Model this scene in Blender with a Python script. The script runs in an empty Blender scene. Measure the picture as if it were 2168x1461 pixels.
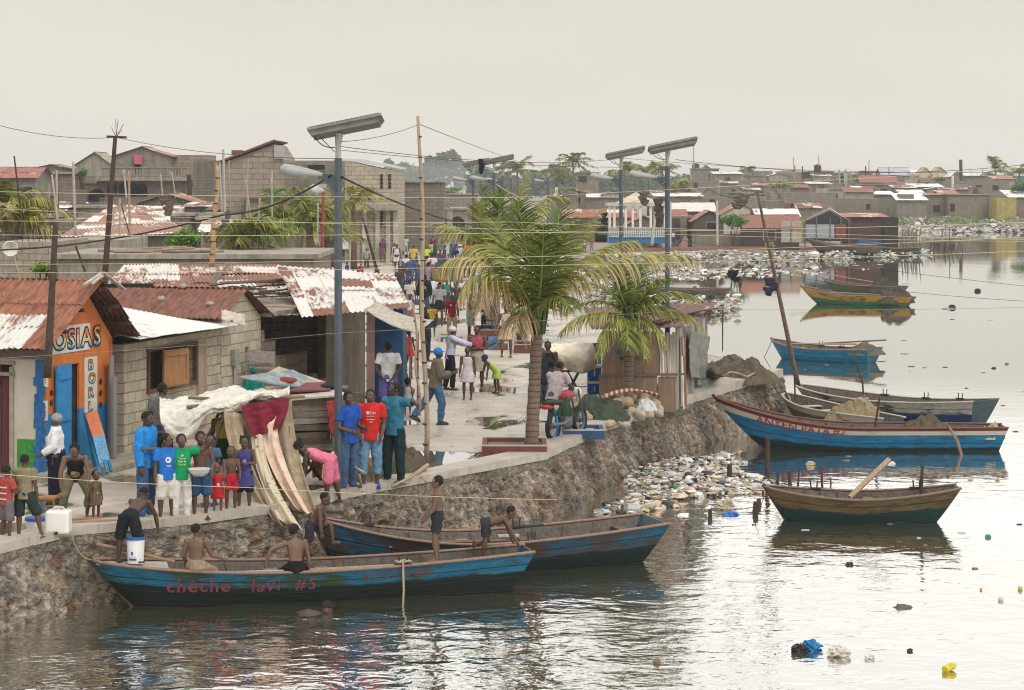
import bpy, math, random
from mathutils import Vector, Matrix, noise
from mathutils.bvhtree import BVHTree
PI = math.pi
R = math.radians
rnd = random.Random(7)
scene = bpy.context.scene
C = scene.collection
# ---------------------------------------------------------------- camera
HC = 5.2          # eye height over the quay
FP = 4500.0       # focal length in photo pixels
YH = 388.0        # horizon row
CX = 1084.0
WZ = -1.1         # water level
cam = bpy.data.cameras.new('camera')
cam.lens = 36 * FP / 2168
cam.sensor_width = 36
cam.shift_y = -(730.5 - YH) / 2168
cam.clip_start = 1; cam.clip_end = 20000
camo = bpy.data.objects.new('camera', cam); C.objects.link(camo)
camo.location = (0, 0, HC); camo.rotation_euler = (R(90), 0, 0)
scene.camera = camo
# ---------------------------------------------------------------- light
w = bpy.data.worlds.new('World'); scene.world = w; w.use_nodes = True
wn, wl = w.node_tree.nodes, w.node_tree.links
bg = wn['Background']
sky = wn.new('ShaderNodeTexSky'); sky.sky_type = 'NISHITA'; sky.sun_disc = False
sky.sun_elevation = R(48); sky.sun_rotation = R(150); sky.air_density = 1; sky.dust_density = 4
wl.new(sky.outputs[0], bg.inputs[0]); bg.inputs[1].default_value = 0.06
# the overcast layer: pale grey, a little brighter overhead than at the horizon
tc = wn.new('ShaderNodeTexCoord'); sx = wn.new('ShaderNodeSeparateXYZ'); wl.new(tc.outputs['Generated'], sx.inputs[0])
rp = wn.new('ShaderNodeValToRGB'); wl.new(sx.outputs[2], rp.inputs[0])
e = rp.color_ramp.elements
e[0].position = 0.0; e[0].color = (.84, .785, .70, 1)
e[1].position = 1.0; e[1].color = (1.4, 1.38, 1.34, 1)
for p_, c_ in ((.03, (.80, .755, .68, 1)), (.09, (.72, .685, .61, 1)), (.12, (1.28, 1.245, 1.18, 1)), (.26, (1.15, 1.12, 1.07, 1)), (.45, (1.38, 1.355, 1.30, 1))):
 k = e.new(p_); k.color = c_
nz = wn.new('ShaderNodeTexNoise'); nz.inputs['Scale'].default_value = 2.2; nz.inputs['Detail'].default_value = 3
mp = wn.new('ShaderNodeMapping'); mp.inputs['Scale'].default_value = (1, 1, 5); wl.new(tc.outputs['Generated'], mp.inputs[0]); wl.new(mp.outputs[0], nz.inputs[0])
mr = wn.new('ShaderNodeMapRange'); mr.inputs[1].default_value = .3; mr.inputs[2].default_value = .7; mr.inputs[3].default_value = .92; mr.inputs[4].default_value = 1.06
wl.new(nz.outputs[0], mr.inputs[0])
vm = wn.new('ShaderNodeVectorMath'); vm.operation = 'SCALE'; wl.new(rp.outputs[0], vm.inputs[0]); wl.new(mr.outputs[0], vm.inputs['Scale'])
bg2 = wn.new('ShaderNodeBackground'); wl.new(vm.outputs[0], bg2.inputs[0]); bg2.inputs[1].default_value = 1.13
mx = wn.new('ShaderNodeMixShader'); mx.inputs[0].default_value = .93
wl.new(bg.outputs[0], mx.inputs[1]); wl.new(bg2.outputs[0], mx.inputs[2])
wl.new(mx.outputs[0], wn['World Output'].inputs[0])
sl = bpy.data.lights.new('sun', 'SUN'); sl.energy = 1.5; sl.angle = R(18); sl.color = (1, .965, .91)
so = bpy.data.objects.new('sun', sl); C.objects.link(so)
so.rotation_euler = (R(42), 0, R(30)); so.location = (0, 0, 40)
scene.view_settings.view_transform = 'Standard'; scene.view_settings.look = 'None'
scene.view_settings.exposure = 0.0; scene.view_settings.gamma = 1
scene.cycles.filter_width = 1.1; scene.cycles.max_bounces = 6; scene.cycles.transparent_max_bounces = 8; scene.cycles.volume_bounces = 0
# ---------------------------------------------------------------- helpers
def P(px, py, z=0.0):
 """point of the plane at height z seen at that row and column of the photo"""
 Y = FP * (HC - z) / (py - YH)
 return Vector(((px - CX) * Y / FP, Y, z))
def Q(px, py, Y):
 return Vector(((px - CX) * Y / FP, Y, HC - (py - YH) * Y / FP))
def PXM(Y): return FP / Y
def tag(o, label=None, cat=None, group=None, kind=None):
 if label: o['label'] = label
 if cat: o['category'] = cat
 if group: o['group'] = group
 if kind: o['kind'] = kind
 return o
def thing(name, label, cat, loc=(0, 0, 0), rotz=0.0, group=None):
 o = bpy.data.objects.new(name, None); C.objects.link(o)
 o.location = loc; o.rotation_euler = (0, 0, rotz); o.empty_display_size = .1
 o['_m'] = 1; del o['_m']
 return tag(o, label, cat, group)
def wm(o):
 m = Matrix.Identity(4)
 while o is not None:
  m = Matrix.LocRotScale(o.location, o.rotation_euler.to_quaternion(), o.scale) @ m
  o = o.parent
 return m
class MB:
 def __init__(s): s.v = []; s.f = []; s.m = []; s.uv = {}; s.col = None; s.cur = 0; s.smooth = False
 def add(s, vs, fs, mi=None):
  b = len(s.v); s.v += [Vector(v) for v in vs]
  for f in fs:
   s.f.append([b + i for i in f]); s.m.append(s.cur if mi is None else mi)
  return b
 def box(s, c, size, rz=0, M=None, mi=None, taper=1.0):
  x, y, z = (a / 2 for a in size)
  vs = [Vector((sx * x * (taper if sz > 0 else 1), sy * y * (taper if sz > 0 else 1), sz * z)) for sz in (-1, 1) for sx, sy in ((-1, -1), (1, -1), (1, 1), (-1, 1))]
  T = Matrix.Translation(Vector(c)) @ (M if M is not None else Matrix.Rotation(rz, 4, 'Z'))
  s.add([T @ v for v in vs], [(3, 2, 1, 0), (4, 5, 6, 7), (0, 1, 5, 4), (1, 2, 6, 5), (2, 3, 7, 6), (3, 0, 4, 7)], mi)
 def beam(s, a, b, wd, th=None, up=(0, 0, 1), mi=None):
  """rectangular bar from a to b"""
  a, b = Vector(a), Vector(b); th = th or wd; d = (b - a); L = d.length; d.normalize()
  u = Vector(up).cross(d)
  if u.length < 1e-4: u = Vector((1, 0, 0)).cross(d)
  u.normalize(); n = d.cross(u)
  vs = [p + u * (i * wd / 2) + n * (j * th / 2) for p in (a, b) for i, j in ((-1, -1), (1, -1), (1, 1), (-1, 1))]
  s.add(vs, [(3, 2, 1, 0), (4, 5, 6, 7), (0, 1, 5, 4), (1, 2, 6, 5), (2, 3, 7, 6), (3, 0, 4, 7)], mi)
 def tube(s, pts, rad, n=8, cap=True, mi=None, side=None, ry=None):
  pts = [Vector(p) for p in pts]
  if not isinstance(rad, (list, tuple)): rad = [rad] * len(pts)
  if ry is None: ry = rad
  elif not isinstance(ry, (list, tuple)): ry = [ry] * len(pts)
  rings = []; u = Vector(side) if side is not None else None
  for i, p in enumerate(pts):
   d = (pts[min(i + 1, len(pts) - 1)] - pts[max(i - 1, 0)])
   if d.length < 1e-9: d = Vector((0, 0, 1))
   d.normalize()
   if u is None:
    u = Vector((0, 0, 1)).cross(d)
    if u.length < .1: u = Vector((1, 0, 0))
   u = u - d * u.dot(d)
   if u.length < 1e-6: u = Vector((0, 1, 0)) - d * d.y
   u.normalize(); v = d.cross(u)
   rings.append([p + u * (math.cos(a) * rad[i]) + v * (math.sin(a) * ry[i]) for a in (2 * PI * k / n for k in range(n))])
  vs = [q for r_ in rings for q in r_]; fs = []
  for i in range(len(pts) - 1):
   for k in range(n):
    a = i * n + k; b = i * n + (k + 1) % n
    fs.append((a, b, b + n, a + n))
  if cap: fs.append(tuple(range(n - 1, -1, -1))); fs.append(tuple(range((len(pts) - 1) * n, len(pts) * n)))
  s.add(vs, fs, mi)
 def ell(s, c, r, M=None, nu=10, nv=7, mi=None, jit=0.0, rr=None):
  """ellipsoid; M 3x3 axes"""
  c = Vector(c); vs = []; fs = []
  if not isinstance(r, (list, tuple)): r = (r, r, r)
  def T(x, y, z):
   k = 1 + (jit * (rr or rnd).uniform(-1, 1) if jit else 0)
   v = Vector((x * r[0] * k, y * r[1] * k, z * r[2] * k))
   return c + (M @ v if M is not None else v)
  vs.append(T(0, 0, -1))
  for i in range(1, nv):
   t = -PI / 2 + PI * i / nv
   for k in range(nu): vs.append(T(math.cos(t) * math.cos(2 * PI * k / nu), math.cos(t) * math.sin(2 * PI * k / nu), math.sin(t)))
  vs.append(T(0, 0, 1)); top = len(vs) - 1
  for k in range(nu): fs.append((0, 1 + (k + 1) % nu, 1 + k))
  for i in range(nv - 2):
   for k in range(nu):
    a = 1 + i * nu + k; b = 1 + i * nu + (k + 1) % nu
    fs.append((a, b, b + nu, a + nu))
  for k in range(nu): fs.append((top, top - nu + k, top - nu + (k + 1) % nu))
  s.add(vs, fs, mi)
 def grid(s, fn, nu, nv, mi=None, uvf=None, close=False):
  b = len(s.v)
  for j in range(nv + 1):
   for i in range(nu + 1): s.v.append(Vector(fn(i / nu, j / nv)))
  for j in range(nv):
   for i in range(nu):
    a = b + j * (nu + 1) + i
    if uvf:
     s.uv[len(s.f)] = [uvf(*q) for q in ((i / nu, j / nv), ((i + 1) / nu, j / nv), ((i + 1) / nu, (j + 1) / nv), (i / nu, (j + 1) / nv))]
    s.f.append([a, a + 1, a + nu + 2, a + nu + 1]); s.m.append(s.cur if mi is None else mi)
 def prism(s, outline, vec, mi=None):
  """closed outline (3D points) pushed along vec"""
  n = len(outline); o = [Vector(p) for p in outline]; vec = Vector(vec)
  nrm = Vector((0, 0, 0))
  for i in range(n): nrm += (o[i] - o[0]).cross(o[(i + 1) % n] - o[0])
  if nrm.dot(vec) > 0: o.reverse()
  s.add(o + [p + vec for p in o], [tuple(range(n))] + [tuple(range(2 * n - 1, n - 1, -1))] + [(i, i + n, (i + 1) % n + n, (i + 1) % n) for i in range(n)], mi)
 def build(s, name, mat, parent=None, smooth=None, solid=0, local=False):
  me = bpy.data.meshes.new(name)
  vs = s.v
  if parent is not None and not local:
   inv = wm(parent).inverted(); vs = [inv @ v for v in vs]; org = None
  elif parent is None and not local:
   xs = [v.x for v in vs]; ys = [v.y for v in vs]; zs = [v.z for v in vs]
   org = Vector(((min(xs) + max(xs)) / 2, (min(ys) + max(ys)) / 2, min(zs))); vs = [v - org for v in vs]
  else: org = None
  me.from_pydata([tuple(v) for v in vs], [], s.f)
  for m_ in (mat if isinstance(mat, (list, tuple)) else [mat]): me.materials.append(m_)
  if any(s.m): me.polygons.foreach_set('material_index', s.m)
  if s.uv:
   ul = me.uv_layers.new(name='UVMap')
   for fi, q in s.uv.items():
    p = me.polygons[fi]
    for k, li in enumerate(p.loop_indices): ul.data[li].uv = q[k]
  if s.col:
   ca = me.color_attributes.new('Col', 'FLOAT_COLOR', 'POINT')
   fl = []
   for c_ in s.col: fl += [c_[0], c_[1], c_[2], 1]
   ca.data.foreach_set('color', fl)
  if (s.smooth if smooth is None else smooth): me.polygons.foreach_set('use_smooth', [True] * len(me.polygons))
  me.update()
  o = bpy.data.objects.new(name, me); C.objects.link(o)
  if org is not None: o.location = org
  if parent is not None: o.parent = parent
  if solid:
   md = o.modifiers.new('s', 'SOLIDIFY'); md.thickness = solid; md.offset = 0
  return o
def copy_tree(o, parent=None):
 c = o.copy(); C.objects.link(c)
 if parent is not None: c.parent = parent
 for ch in list(o.children): copy_tree(ch, c)
 return c
def bez(p0, p1, p2, n):
 p0, p1, p2 = Vector(p0), Vector(p1), Vector(p2)
 return [p0 * (1 - t) ** 2 + p1 * 2 * t * (1 - t) + p2 * t * t for t in (i / n for i in range(n + 1))]
def fbm(p, o=3): return noise.fractal(Vector(p), 1.0, 2.0, o, noise_basis='PERLIN_ORIGINAL')
# ---------------------------------------------------------------- materials
class G:
 def __init__(s, name):
  s.mat = bpy.data.materials.new(name); s.mat.use_nodes = True
  s.t = s.mat.node_tree; s.b = s.t.nodes['Principled BSDF']; s.out = s.t.nodes['Material Output']
 def n(s, typ, **kw):
  nd = s.t.nodes.new('ShaderNode' + typ)
  for k, v in kw.items():
   if k[0] == '_': setattr(nd, k[1:], v); continue
   s.set(nd, int(k[1:]) if k[0] == 'i' and k[1:].isdigit() else k.replace('_', ' '), v)
  return nd
 def set(s, nd, key, v):
  if isinstance(v, bpy.types.ShaderNode): v = v.outputs[0]
  if isinstance(v, bpy.types.NodeSocket): s.t.links.new(v, nd.inputs[key])
  else:
   if isinstance(v, tuple) and len(v) == 3 and nd.inputs[key].type == 'RGBA': v = v + (1,)
   nd.inputs[key].default_value = v
 def math(s, op, a, b=0.0, clamp=False):
  nd = s.n('Math', _operation=op, i0=a, i1=b); nd.use_clamp = clamp; return nd.outputs[0]
 def mix(s, f, a, b, mode='MIX'):
  nd = s.t.nodes.new('ShaderNodeMix'); nd.data_type = 'RGBA'; nd.blend_type = mode
  s.set(nd, 0, f); s.set(nd, 6, a); s.set(nd, 7, b); return nd.outputs[2]
 def ramp(s, f, els):
  nd = s.t.nodes.new('ShaderNodeValToRGB'); s.t.links.new(f, nd.inputs[0])
  cr = nd.color_ramp
  for i, (p, c) in enumerate(els):
   if isinstance(c, (int, float)): c = (c, c, c)
   k = cr.elements[i] if i < 2 else cr.elements.new(p)
   k.position = p; k.color = tuple(c) + (1,)
  return nd.outputs[0]
 def noise(s, vec, sc, det=3, rough=.55, dist=0.0):
  nd = s.n('TexNoise', Scale=sc, Detail=float(det), Roughness=rough, Distortion=dist)
  if vec is not None: s.t.links.new(vec, nd.inputs['Vector'])
  return nd.outputs[0]
 def obj(s): return s.n('TexCoord').outputs['Object']
 def pos(s): return s.n('NewGeometry').outputs['Position']
 def uv(s): return s.n('TexCoord').outputs['UV']
 def mapv(s, v, sc=(1, 1, 1), rot=(0, 0, 0), loc=(0, 0, 0)):
  nd = s.n('Mapping', Scale=sc, Rotation=rot, Location=loc); s.t.links.new(v, nd.inputs[0]); return nd.outputs[0]
 def bump(s, h, st=.5, dist=.02):
  nd = s.n('Bump', Strength=st, Distance=dist, Height=h); s.t.links.new(nd.outputs[0], s.b.inputs['Normal']); return nd
 def fin(s, col, rough=.8, spec=.3):
  s.set(s.b, 'Base Color', col); s.set(s.b, 'Roughness', rough); s.b.inputs['Specular IOR Level'].default_value = spec
  return s.mat
def scl(c, k): return tuple(min(1, x * k) for x in c[:3])
_mc = {}
def mPaint(col, name='paint', rough=.7, var=.25, sc=6, bump=.3, spec=.3, dirt=.35):
 key = ('p', name, tuple(col), rough)
 if key in _mc: return _mc[key]
 g = G(name); o = g.pos()
 a = g.noise(o, sc, 5, .65); d = g.noise(o, sc * .22, 3, .6)
 c = g.mix(g.ramp(a, [(.3, 0.), (.7, 1.)]), scl(col, 1 - var), scl(col, 1 + var * .5))
 c = g.mix(g.math('MULTIPLY', g.ramp(d, [(.45, 0.), (.75, 1.)]), dirt), c, scl((col[0] * .5 + .06, col[1] * .5 + .05, col[2] * .5 + .035), .8))
 g.bump(a, bump, .01)
 _mc[key] = g.fin(c, rough, spec); return _mc[key]
def mFabric(col, sc=9):
 key = ('f', tuple(col))
 if key in _mc: return _mc[key]
 g = G('fabric'); o = g.obj()
 a = g.noise(o, sc, 4, .6, .4)
 c = g.mix(g.ramp(a, [(.3, 0.), (.7, 1.)]), scl(col, .72), scl(col, 1.12))
 g.bump(a, .7, .03)
 _mc[key] = g.fin(c, .9, .15); return _mc[key]
def mSkin(col):
 key = ('s', tuple(col))
 if key in _mc: return _mc[key]
 g = G('skin'); a = g.noise(g.obj(), 14, 3)
 _mc[key] = g.fin(g.mix(a, scl(col, .82), scl(col, 1.18)), .48, .4); return _mc[key]
def mBlock(col=(.25, .22, .18), mortar=None, name='block_wall', scale=1.0, stain=.5, bw=.4, bh=.2):
 key = ('b', tuple(col), scale, stain)
 if key in _mc: return _mc[key]
 g = G(name); p = g.pos(); sp = g.n('SeparateXYZ', Vector=p)
 u = g.math('ADD', sp.outputs[0], sp.outputs[1])
 wob = g.math('MULTIPLY', g.math('SUBTRACT', g.noise(p, 1.7, 2), .5), .12)
 cv = g.n('CombineXYZ', X=g.math('ADD', u, wob), Y=g.math('ADD', sp.outputs[2], g.math('MULTIPLY', wob, .5)))
 br = g.n('TexBrick', Vector=cv, Scale=1.0 * scale, Mortar_Size=.014, Mortar_Smooth=.25, Brick_Width=bw, Row_Height=bh)
 g.set(br, 'Color1', scl(col, .86)); g.set(br, 'Color2', scl(col, 1.14)); g.set(br, 'Mortar', mortar or scl(col, .40))
 a = g.noise(p, 2.2, 5, .7); b = g.noise(g.mapv(p, (1.5, 1.5, .25)), 1.6, 4, .7)
 c = g.mix(g.math('MULTIPLY', g.ramp(a, [(.35, 0.), (.7, 1.)]), .6), br.outputs[0], scl(col, .9))
 c = g.mix(g.math('MULTIPLY', g.ramp(b, [(.45, 0.), (.72, 1.)]), stain), c, (.07, .06, .048))
 fine = g.noise(p, 25, 4, .7)
 c = g.mix(.5, c, g.mix(1.0, c, g.ramp(fine, [(.25, .4), (.75, 1.7)]), 'MULTIPLY'))
 h = g.math('ADD', g.math('MULTIPLY', br.outputs[1], -.6), g.math('MULTIPLY', fine, .5))
 g.bump(h, .6, .015)
 _mc[key] = g.fin(c, .9, .15); return _mc[key]
def mConc(col=(.3, .27, .22), name='concrete', stain=.5, sc=1.0):
 key = ('c', tuple(col), stain, sc)
 if key in _mc: return _mc[key]
 g = G(name); p = g.pos()
 a = g.noise(p, 2.5 * sc, 6, .7); b = g.noise(g.mapv(p, (2, 2, .3)), 1.3 * sc, 4, .7); f = g.noise(p, 30 * sc, 3, .7)
 c = g.mix(g.ramp(a, [(.3, 0.), (.72, 1.)]), scl(col, .7), scl(col, 1.2))
 c = g.mix(g.math('MULTIPLY', g.ramp(b, [(.45, 0.), (.7, 1.)]), stain), c, (.06, .052, .04))
 c = g.mix(.5, c, g.mix(1.0, c, g.ramp(f, [(.25, .45), (.75, 1.6)]), 'MULTIPLY'))
 g.bump(f, .4, .012)
 _mc[key] = g.fin(c, .88, .2); return _mc[key]
def mTin(rust=.5, zinc=(.58, .56, .52), rc=(.17, .072, .042), name='corrugated_tin', wave=False, seed=0.0, pan=.85):
 key = ('t', rust, tuple(zinc), wave, seed, tuple(rc))
 if key in _mc: return _mc[key]
 g = G(name); uv = g.mapv(g.uv(), loc=(seed, seed * 1.7, 0)); sp = g.n('SeparateXYZ', Vector=uv)
 pu = g.math('FLOOR', g.math('DIVIDE', sp.outputs[0], pan)); pv = g.math('FLOOR', g.math('DIVIDE', sp.outputs[1], 1.7))
 wn_ = g.n('TexWhiteNoise', Vector=g.n('CombineXYZ', X=pu, Y=pv))
 a = g.noise(g.mapv(uv, (2.4, .55, 1)), 1.5, 6, .72)
 st = g.noise(g.mapv(uv, (7, .8, 1)), 1.3, 4, .7)
 m = g.math('ADD', g.math('MULTIPLY', a, .62), g.math('MULTIPLY', st, .38))
 m = g.math('ADD', m, g.math('MULTIPLY', g.math('SUBTRACT', wn_.outputs[0], .5), .30))
 th = .68 - rust * .40
 f = g.ramp(m, [(max(0, th - .035), 0.), (min(1, th + .035), 1.)])
 fine = g.noise(uv, 9, 4, .7)
 zc = g.mix(fine, scl(zinc, .8), scl(zinc, 1.1))
 zc = g.mix(g.math('MULTIPLY', wn_.outputs[0], .4), zc, scl(zinc, .72))
 rcol = g.mix(g.ramp(g.noise(g.mapv(uv, (3, 1, 1)), 3.2, 4), [(.3, 0.), (.7, 1.)]), scl(rc, .62), scl(rc, 1.55))
 c = g.mix(f, zc, rcol)
 if wave:
  wv = g.math('SINE', g.math('MULTIPLY', sp.outputs[0], 2 * PI / .16)); g.bump(wv, .6, .02)
 g.set(g.b, 'Roughness', g.math('ADD', g.math('MULTIPLY', f, .35), .5)); g.set(g.b, 'Base Color', c)
 g.b.inputs['Specular IOR Level'].default_value = .35
 _mc[key] = g.mat; return g.mat
def mWood(col=(.2, .13, .08), name='wood', sc=(3, 3, 14), var=.5):
 key = ('w', tuple(col), sc)
 if key in _mc: return _mc[key]
 g = G(name); o = g.pos()
 a = g.noise(g.mapv(o, sc), 2.2, 5, .7); b = g.noise(o, 3, 3)
 c = g.mix(g.ramp(a, [(.3, 0.), (.7, 1.)]), scl(col, 1 - var), scl(col, 1 + var * .6))
 c = g.mix(g.math('MULTIPLY', b, .5), c, scl((sum(col) / 3,) * 3, .9))
 g.bump(a, .5, .01)
 _mc[key] = g.fin(c, .85, .2); return _mc[key]
def mAttr(name, rough=.8, spec=.2, bump=0.0, sc=20, tr=0.0):
 g = G(name); a = g.n('Attribute', _attribute_name='Col')
 c = a.outputs[0]
 n_ = g.noise(g.pos(), sc, 4, .7)
 c = g.mix(.5, c, g.mix(1.0, c, g.ramp(n_, [(.2, .45), (.8, 1.5)]), 'MULTIPLY'))
 if bump: g.bump(n_, bump, .02)
 m = g.fin(c, rough, spec)
 if tr:
  t = g.n('BsdfTranslucent', Color=c); ms = g.n('MixShader', i0=tr)
  g.t.links.new(g.b.outputs[0], ms.inputs[1]); g.t.links.new(t.outputs[0], ms.inputs[2]); g.t.links.new(ms.outputs[0], g.out.inputs[0])
 return m
M_LEAF = mAttr('palm_leaf', .5, .35, tr=.25)
M_FOL = mAttr('foliage', .6, .25, tr=.2)
g = G('wall_stone'); p_ = g.pos(); c_ = g.n('Attribute', _attribute_name='Col').outputs[0]; n1 = g.noise(p_, 10, 6, .75); n2 = g.noise(p_, 45, 4, .7)
vr = g.n('TexVoronoi', _feature='DISTANCE_TO_EDGE', Scale=5.2); g.t.links.new(g.n('VectorMath', i0=p_, i1=g.n('TexNoise', Scale=5.).outputs[1]).outputs[0], vr.inputs['Vector'])
ck = g.ramp(vr.outputs[0], [(.0, .35), (.09, 1.)])
c_ = g.mix(1.0, c_, g.ramp(n1, [(.28, .42), (.52, 1.0), (.75, 1.6)]), 'MULTIPLY'); c_ = g.mix(1.0, c_, g.ramp(n2, [(.25, .6), (.75, 1.4)]), 'MULTIPLY'); c_ = g.mix(.5, c_, g.mix(1.0, c_, ck, 'MULTIPLY'))
g.bump(g.math('ADD', g.math('ADD', n1, g.math('MULTIPLY', n2, .3)), g.math('MULTIPLY', ck, .5)), 1.0, .05); M_STONE = g.fin(c_, .8, .3)
M_TRASH = [mPaint(c_, 'rubbish_plastic', .5, .3, 20) for c_ in ((.66, .64, .6), (.5, .49, .46), (.75, .74, .72), (.3, .26, .2), (.04, .04, .045), (.5, .06, .03), (.03, .16, .45), (.45, .34, .05), (.05, .25, .08), (.62, .48, .35))]
M_GALV = mPaint((.33, .33, .31), 'galvanised', .5, .15, 8, .15, .5)
M_POLE = mPaint((.055, .075, .09), 'blue_grey_paint', .5, .25, 6, .15, .4)
M_BAMB = mWood((.36, .25, .15), 'bamboo', (6, 6, 1.2), .35)
M_STICK = mWood((.07, .042, .028), 'dark_wood', (6, 6, 2), .5)
M_PLANK = mWood((.17, .12, .085), 'plank_wood', (9, 9, 9), .5)
M_ROPE = mPaint((.34, .28, .18), 'rope', .9, .3, 40)
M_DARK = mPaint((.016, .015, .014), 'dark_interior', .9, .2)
M_CABLE = mPaint((.025, .023, .022), 'cable', .7, .2)
M_WIRE = mPaint((.5, .45, .3), 'pale_wire', .6, .2)
M_STUCCO = mConc((.33, .29, .23), 'render_wall', .45)
M_BLK = mBlock((.33, .285, .22), stain=.4)
M_BLKD = mBlock((.19, .162, .125), stain=.6)
M_BLKFAR = mBlock((.22, .19, .15), stain=.5, scale=.7)
M_WHITE = mPaint((.62, .6, .56), 'white_paint', .7, .2)
# ================================================================ setting
# water
g = G('water'); p_ = g.pos(); sp = g.n('SeparateXYZ', Vector=p_)
cd = sp.outputs[1]
# ripples: fine wind ripples over a slow swell, calmer far out
w1 = g.noise(g.mapv(p_, (1.0, 1.35, 1)), 1.5, 2, .5, .5)
w2 = g.noise(g.mapv(p_, (1.0, 1.5, 1)), 5.0, 2, .5, .3)
w3 = g.noise(g.mapv(p_, (.5, .9, 1)), .45, 2, .5)
h = g.math('ADD', g.math('ADD', g.math('MULTIPLY', w1, .60), g.math('MULTIPLY', w2, .13)), g.math('MULTIPLY', w3, .9))
near = g.n('MapRange', i0=cd, i1=27., i2=60., i3=1.0, i4=.10)
side = g.n('MapRange', i0=sp.outputs[0], i1=-3., i2=9., i3=1.0, i4=.36)
patch = g.n('MapRange', i0=g.noise(p_, .12, 2), i1=.35, i2=.65, i3=.65, i4=1.15)
amp = g.math('MULTIPLY', g.math('MULTIPLY', near, side), patch)
bm = g.n('Bump', Strength=1.0, Distance=.092, Height=g.math('MULTIPLY', h, amp))
fres = g.n('LayerWeight', Blend=.32); g.t.links.new(bm.outputs[0], fres.inputs['Normal'])
gl = g.n('BsdfGlossy', Color=(.97, .97, .96), Roughness=.015); g.t.links.new(bm.outputs[0], gl.inputs['Normal'])
turb = g.mix(g.noise(p_, .35, 3), (.060, .057, .032), (.085, .077, .050))
df = g.n('BsdfDiffuse', Color=turb); g.t.links.new(bm.outputs[0], df.inputs['Normal'])
ms = g.n('MixShader', i0=g.math('MULTIPLY', g.math('POWER', fres.outputs[1], .55), 1.0, True))
g.t.links.new(df.outputs[0], ms.inputs[1]); g.t.links.new(gl.outputs[0], ms.inputs[2]); g.t.links.new(ms.outputs[0], g.out.inputs[0])
M_WATER = g.mat
b = MB(); b.add([(-60, 5, WZ), (900, 5, WZ), (900, 2450, WZ), (-60, 2450, WZ)], [(0, 1, 2, 3)])
tag(b.build('water', M_WATER), kind='structure')
# quay paving: damp concrete with puddles
g = G('quay_paving'); p_ = g.pos()
a = g.noise(p_, .55, 5, .6, .6); f_ = g.noise(p_, 14, 4, .7); bb = g.noise(p_, 2.0, 5, .65)
pn = g.noise(g.mapv(p_, (1, .55, 1)), .42, 4, .6); pool = g.ramp(pn, [(.535, 0.), (.545, 1.)])
damp = g.ramp(a, [(.42, 0.), (.62, 1.)])
c_ = g.mix(g.ramp(bb, [(.3, 0.), (.7, 1.)]), (.30, .255, .195), (.50, .435, .345))
c_ = g.mix(g.math('MULTIPLY', damp, .75), c_, (.24, .205, .16))
c_ = g.mix(.3, c_, g.mix(f_, (.25, .22, .18), (.66, .6, .52)))
c_ = g.mix(g.ramp(pn, [(.50, 0.), (.535, .7)]), c_, (.13, .105, .075)); c_ = g.mix(pool, c_, (.09, .08, .06))
rg = g.math('SUBTRACT', .62, g.math('ADD', g.math('MULTIPLY', pool, .58), g.math('MULTIPLY', damp, .25)), True)
bp = g.bump(g.math('MULTIPLY', f_, g.math('SUBTRACT', 1.0, pool)), .35, .01)
M_PAVE = g.fin(c_, rg, .5)
g = G('dusty_ground'); p_ = g.pos()
c_ = g.mix(g.noise(p_, .4, 6, .7), (.16, .14, .11), (.32, .28, .23))
M_EARTH = g.fin(c_, .9, .1)
edge_px = [(-260, 1225), (0, 1160), (160, 1122), (360, 1106), (600, 1074), (750, 1042), (900, 1012), (1150, 965), (1280, 905), (1400, 866), (1500, 835), (1655, 792)]
edge = [P(x, y) for x, y in edge_px]
back_px = [(1600, 772, 0), (1500, 750, 0), (1400, 722, 0), (1300, 692, 0), (1215, 650, 0), (1185, 610, 0), (1190, 575, 0), (1215, 552, -.2), (1300, 537, -.7), (1500, 534, -.7), (1700, 530, -.7), (1895, 527, -.7), (1905, 518, -.7), (1900, 510, -.8), (1875, 500, -.9), (1890, 489, -.9), (2168, 485, -.9), (2700, 482, -.9)]
coast = [P(x, y, z) for x, y, z in back_px]
def inland(p): return Vector((p.x * (p.y + 14) / p.y, p.y + 14, -.75))
import bmesh
from mathutils import geometry
def ngon(name, pts, z, mat, skirt=0):
 n_ = len(pts); r_ = geometry.delaunay_2d_cdt([Vector((p.x, p.y)) for p in pts], [], [list(range(n_))], 1, 1e-4)
 bm = bmesh.new(); vs = [bm.verts.new((p.x, p.y, z + (pts[r_[3][i][0]].z if r_[3][i] else 0))) for i, p in enumerate(r_[0])]
 for f in r_[2]: bm.faces.new([vs[i] for i in f])
 if skirt:
  lo = [bm.verts.new((p.x, p.y, z - skirt)) for p in r_[0]]
  for i in range(len(pts)):
   j = (i + 1) % len(pts); bm.faces.new((vs[i], vs[j], lo[j], lo[i]))
 bmesh.ops.recalc_face_normals(bm, faces=bm.faces)
 me = bpy.data.meshes.new(name); bm.to_mesh(me); bm.free(); me.materials.append(mat)
 o = bpy.data.objects.new(name, me); C.objects.link(o); return o
land = edge + coast + [Vector((1500, 900, 0)), Vector((1500, 2450, 0)), Vector((-1400, 2450, 0)), Vector((-1200, 100, 0)), Vector((-60, 24, 0)), Vector((-14, 24, 0))]
tag(ngon('ground', land, -.004, M_EARTH, 2.0), kind='structure')
pave = edge + [P(*q) for q in [(1600, 775), (1500, 752), (1400, 724), (1300, 694), (1215, 652), (1185, 612), (1190, 577), (1205, 556), (1190, 530), (1100, 512), (700, 512), (640, 560), (300, 900), (-100, 1010), (-400, 1050)]]
tag(ngon('quay_road', pave, 0.0, M_PAVE), kind='structure')
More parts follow.
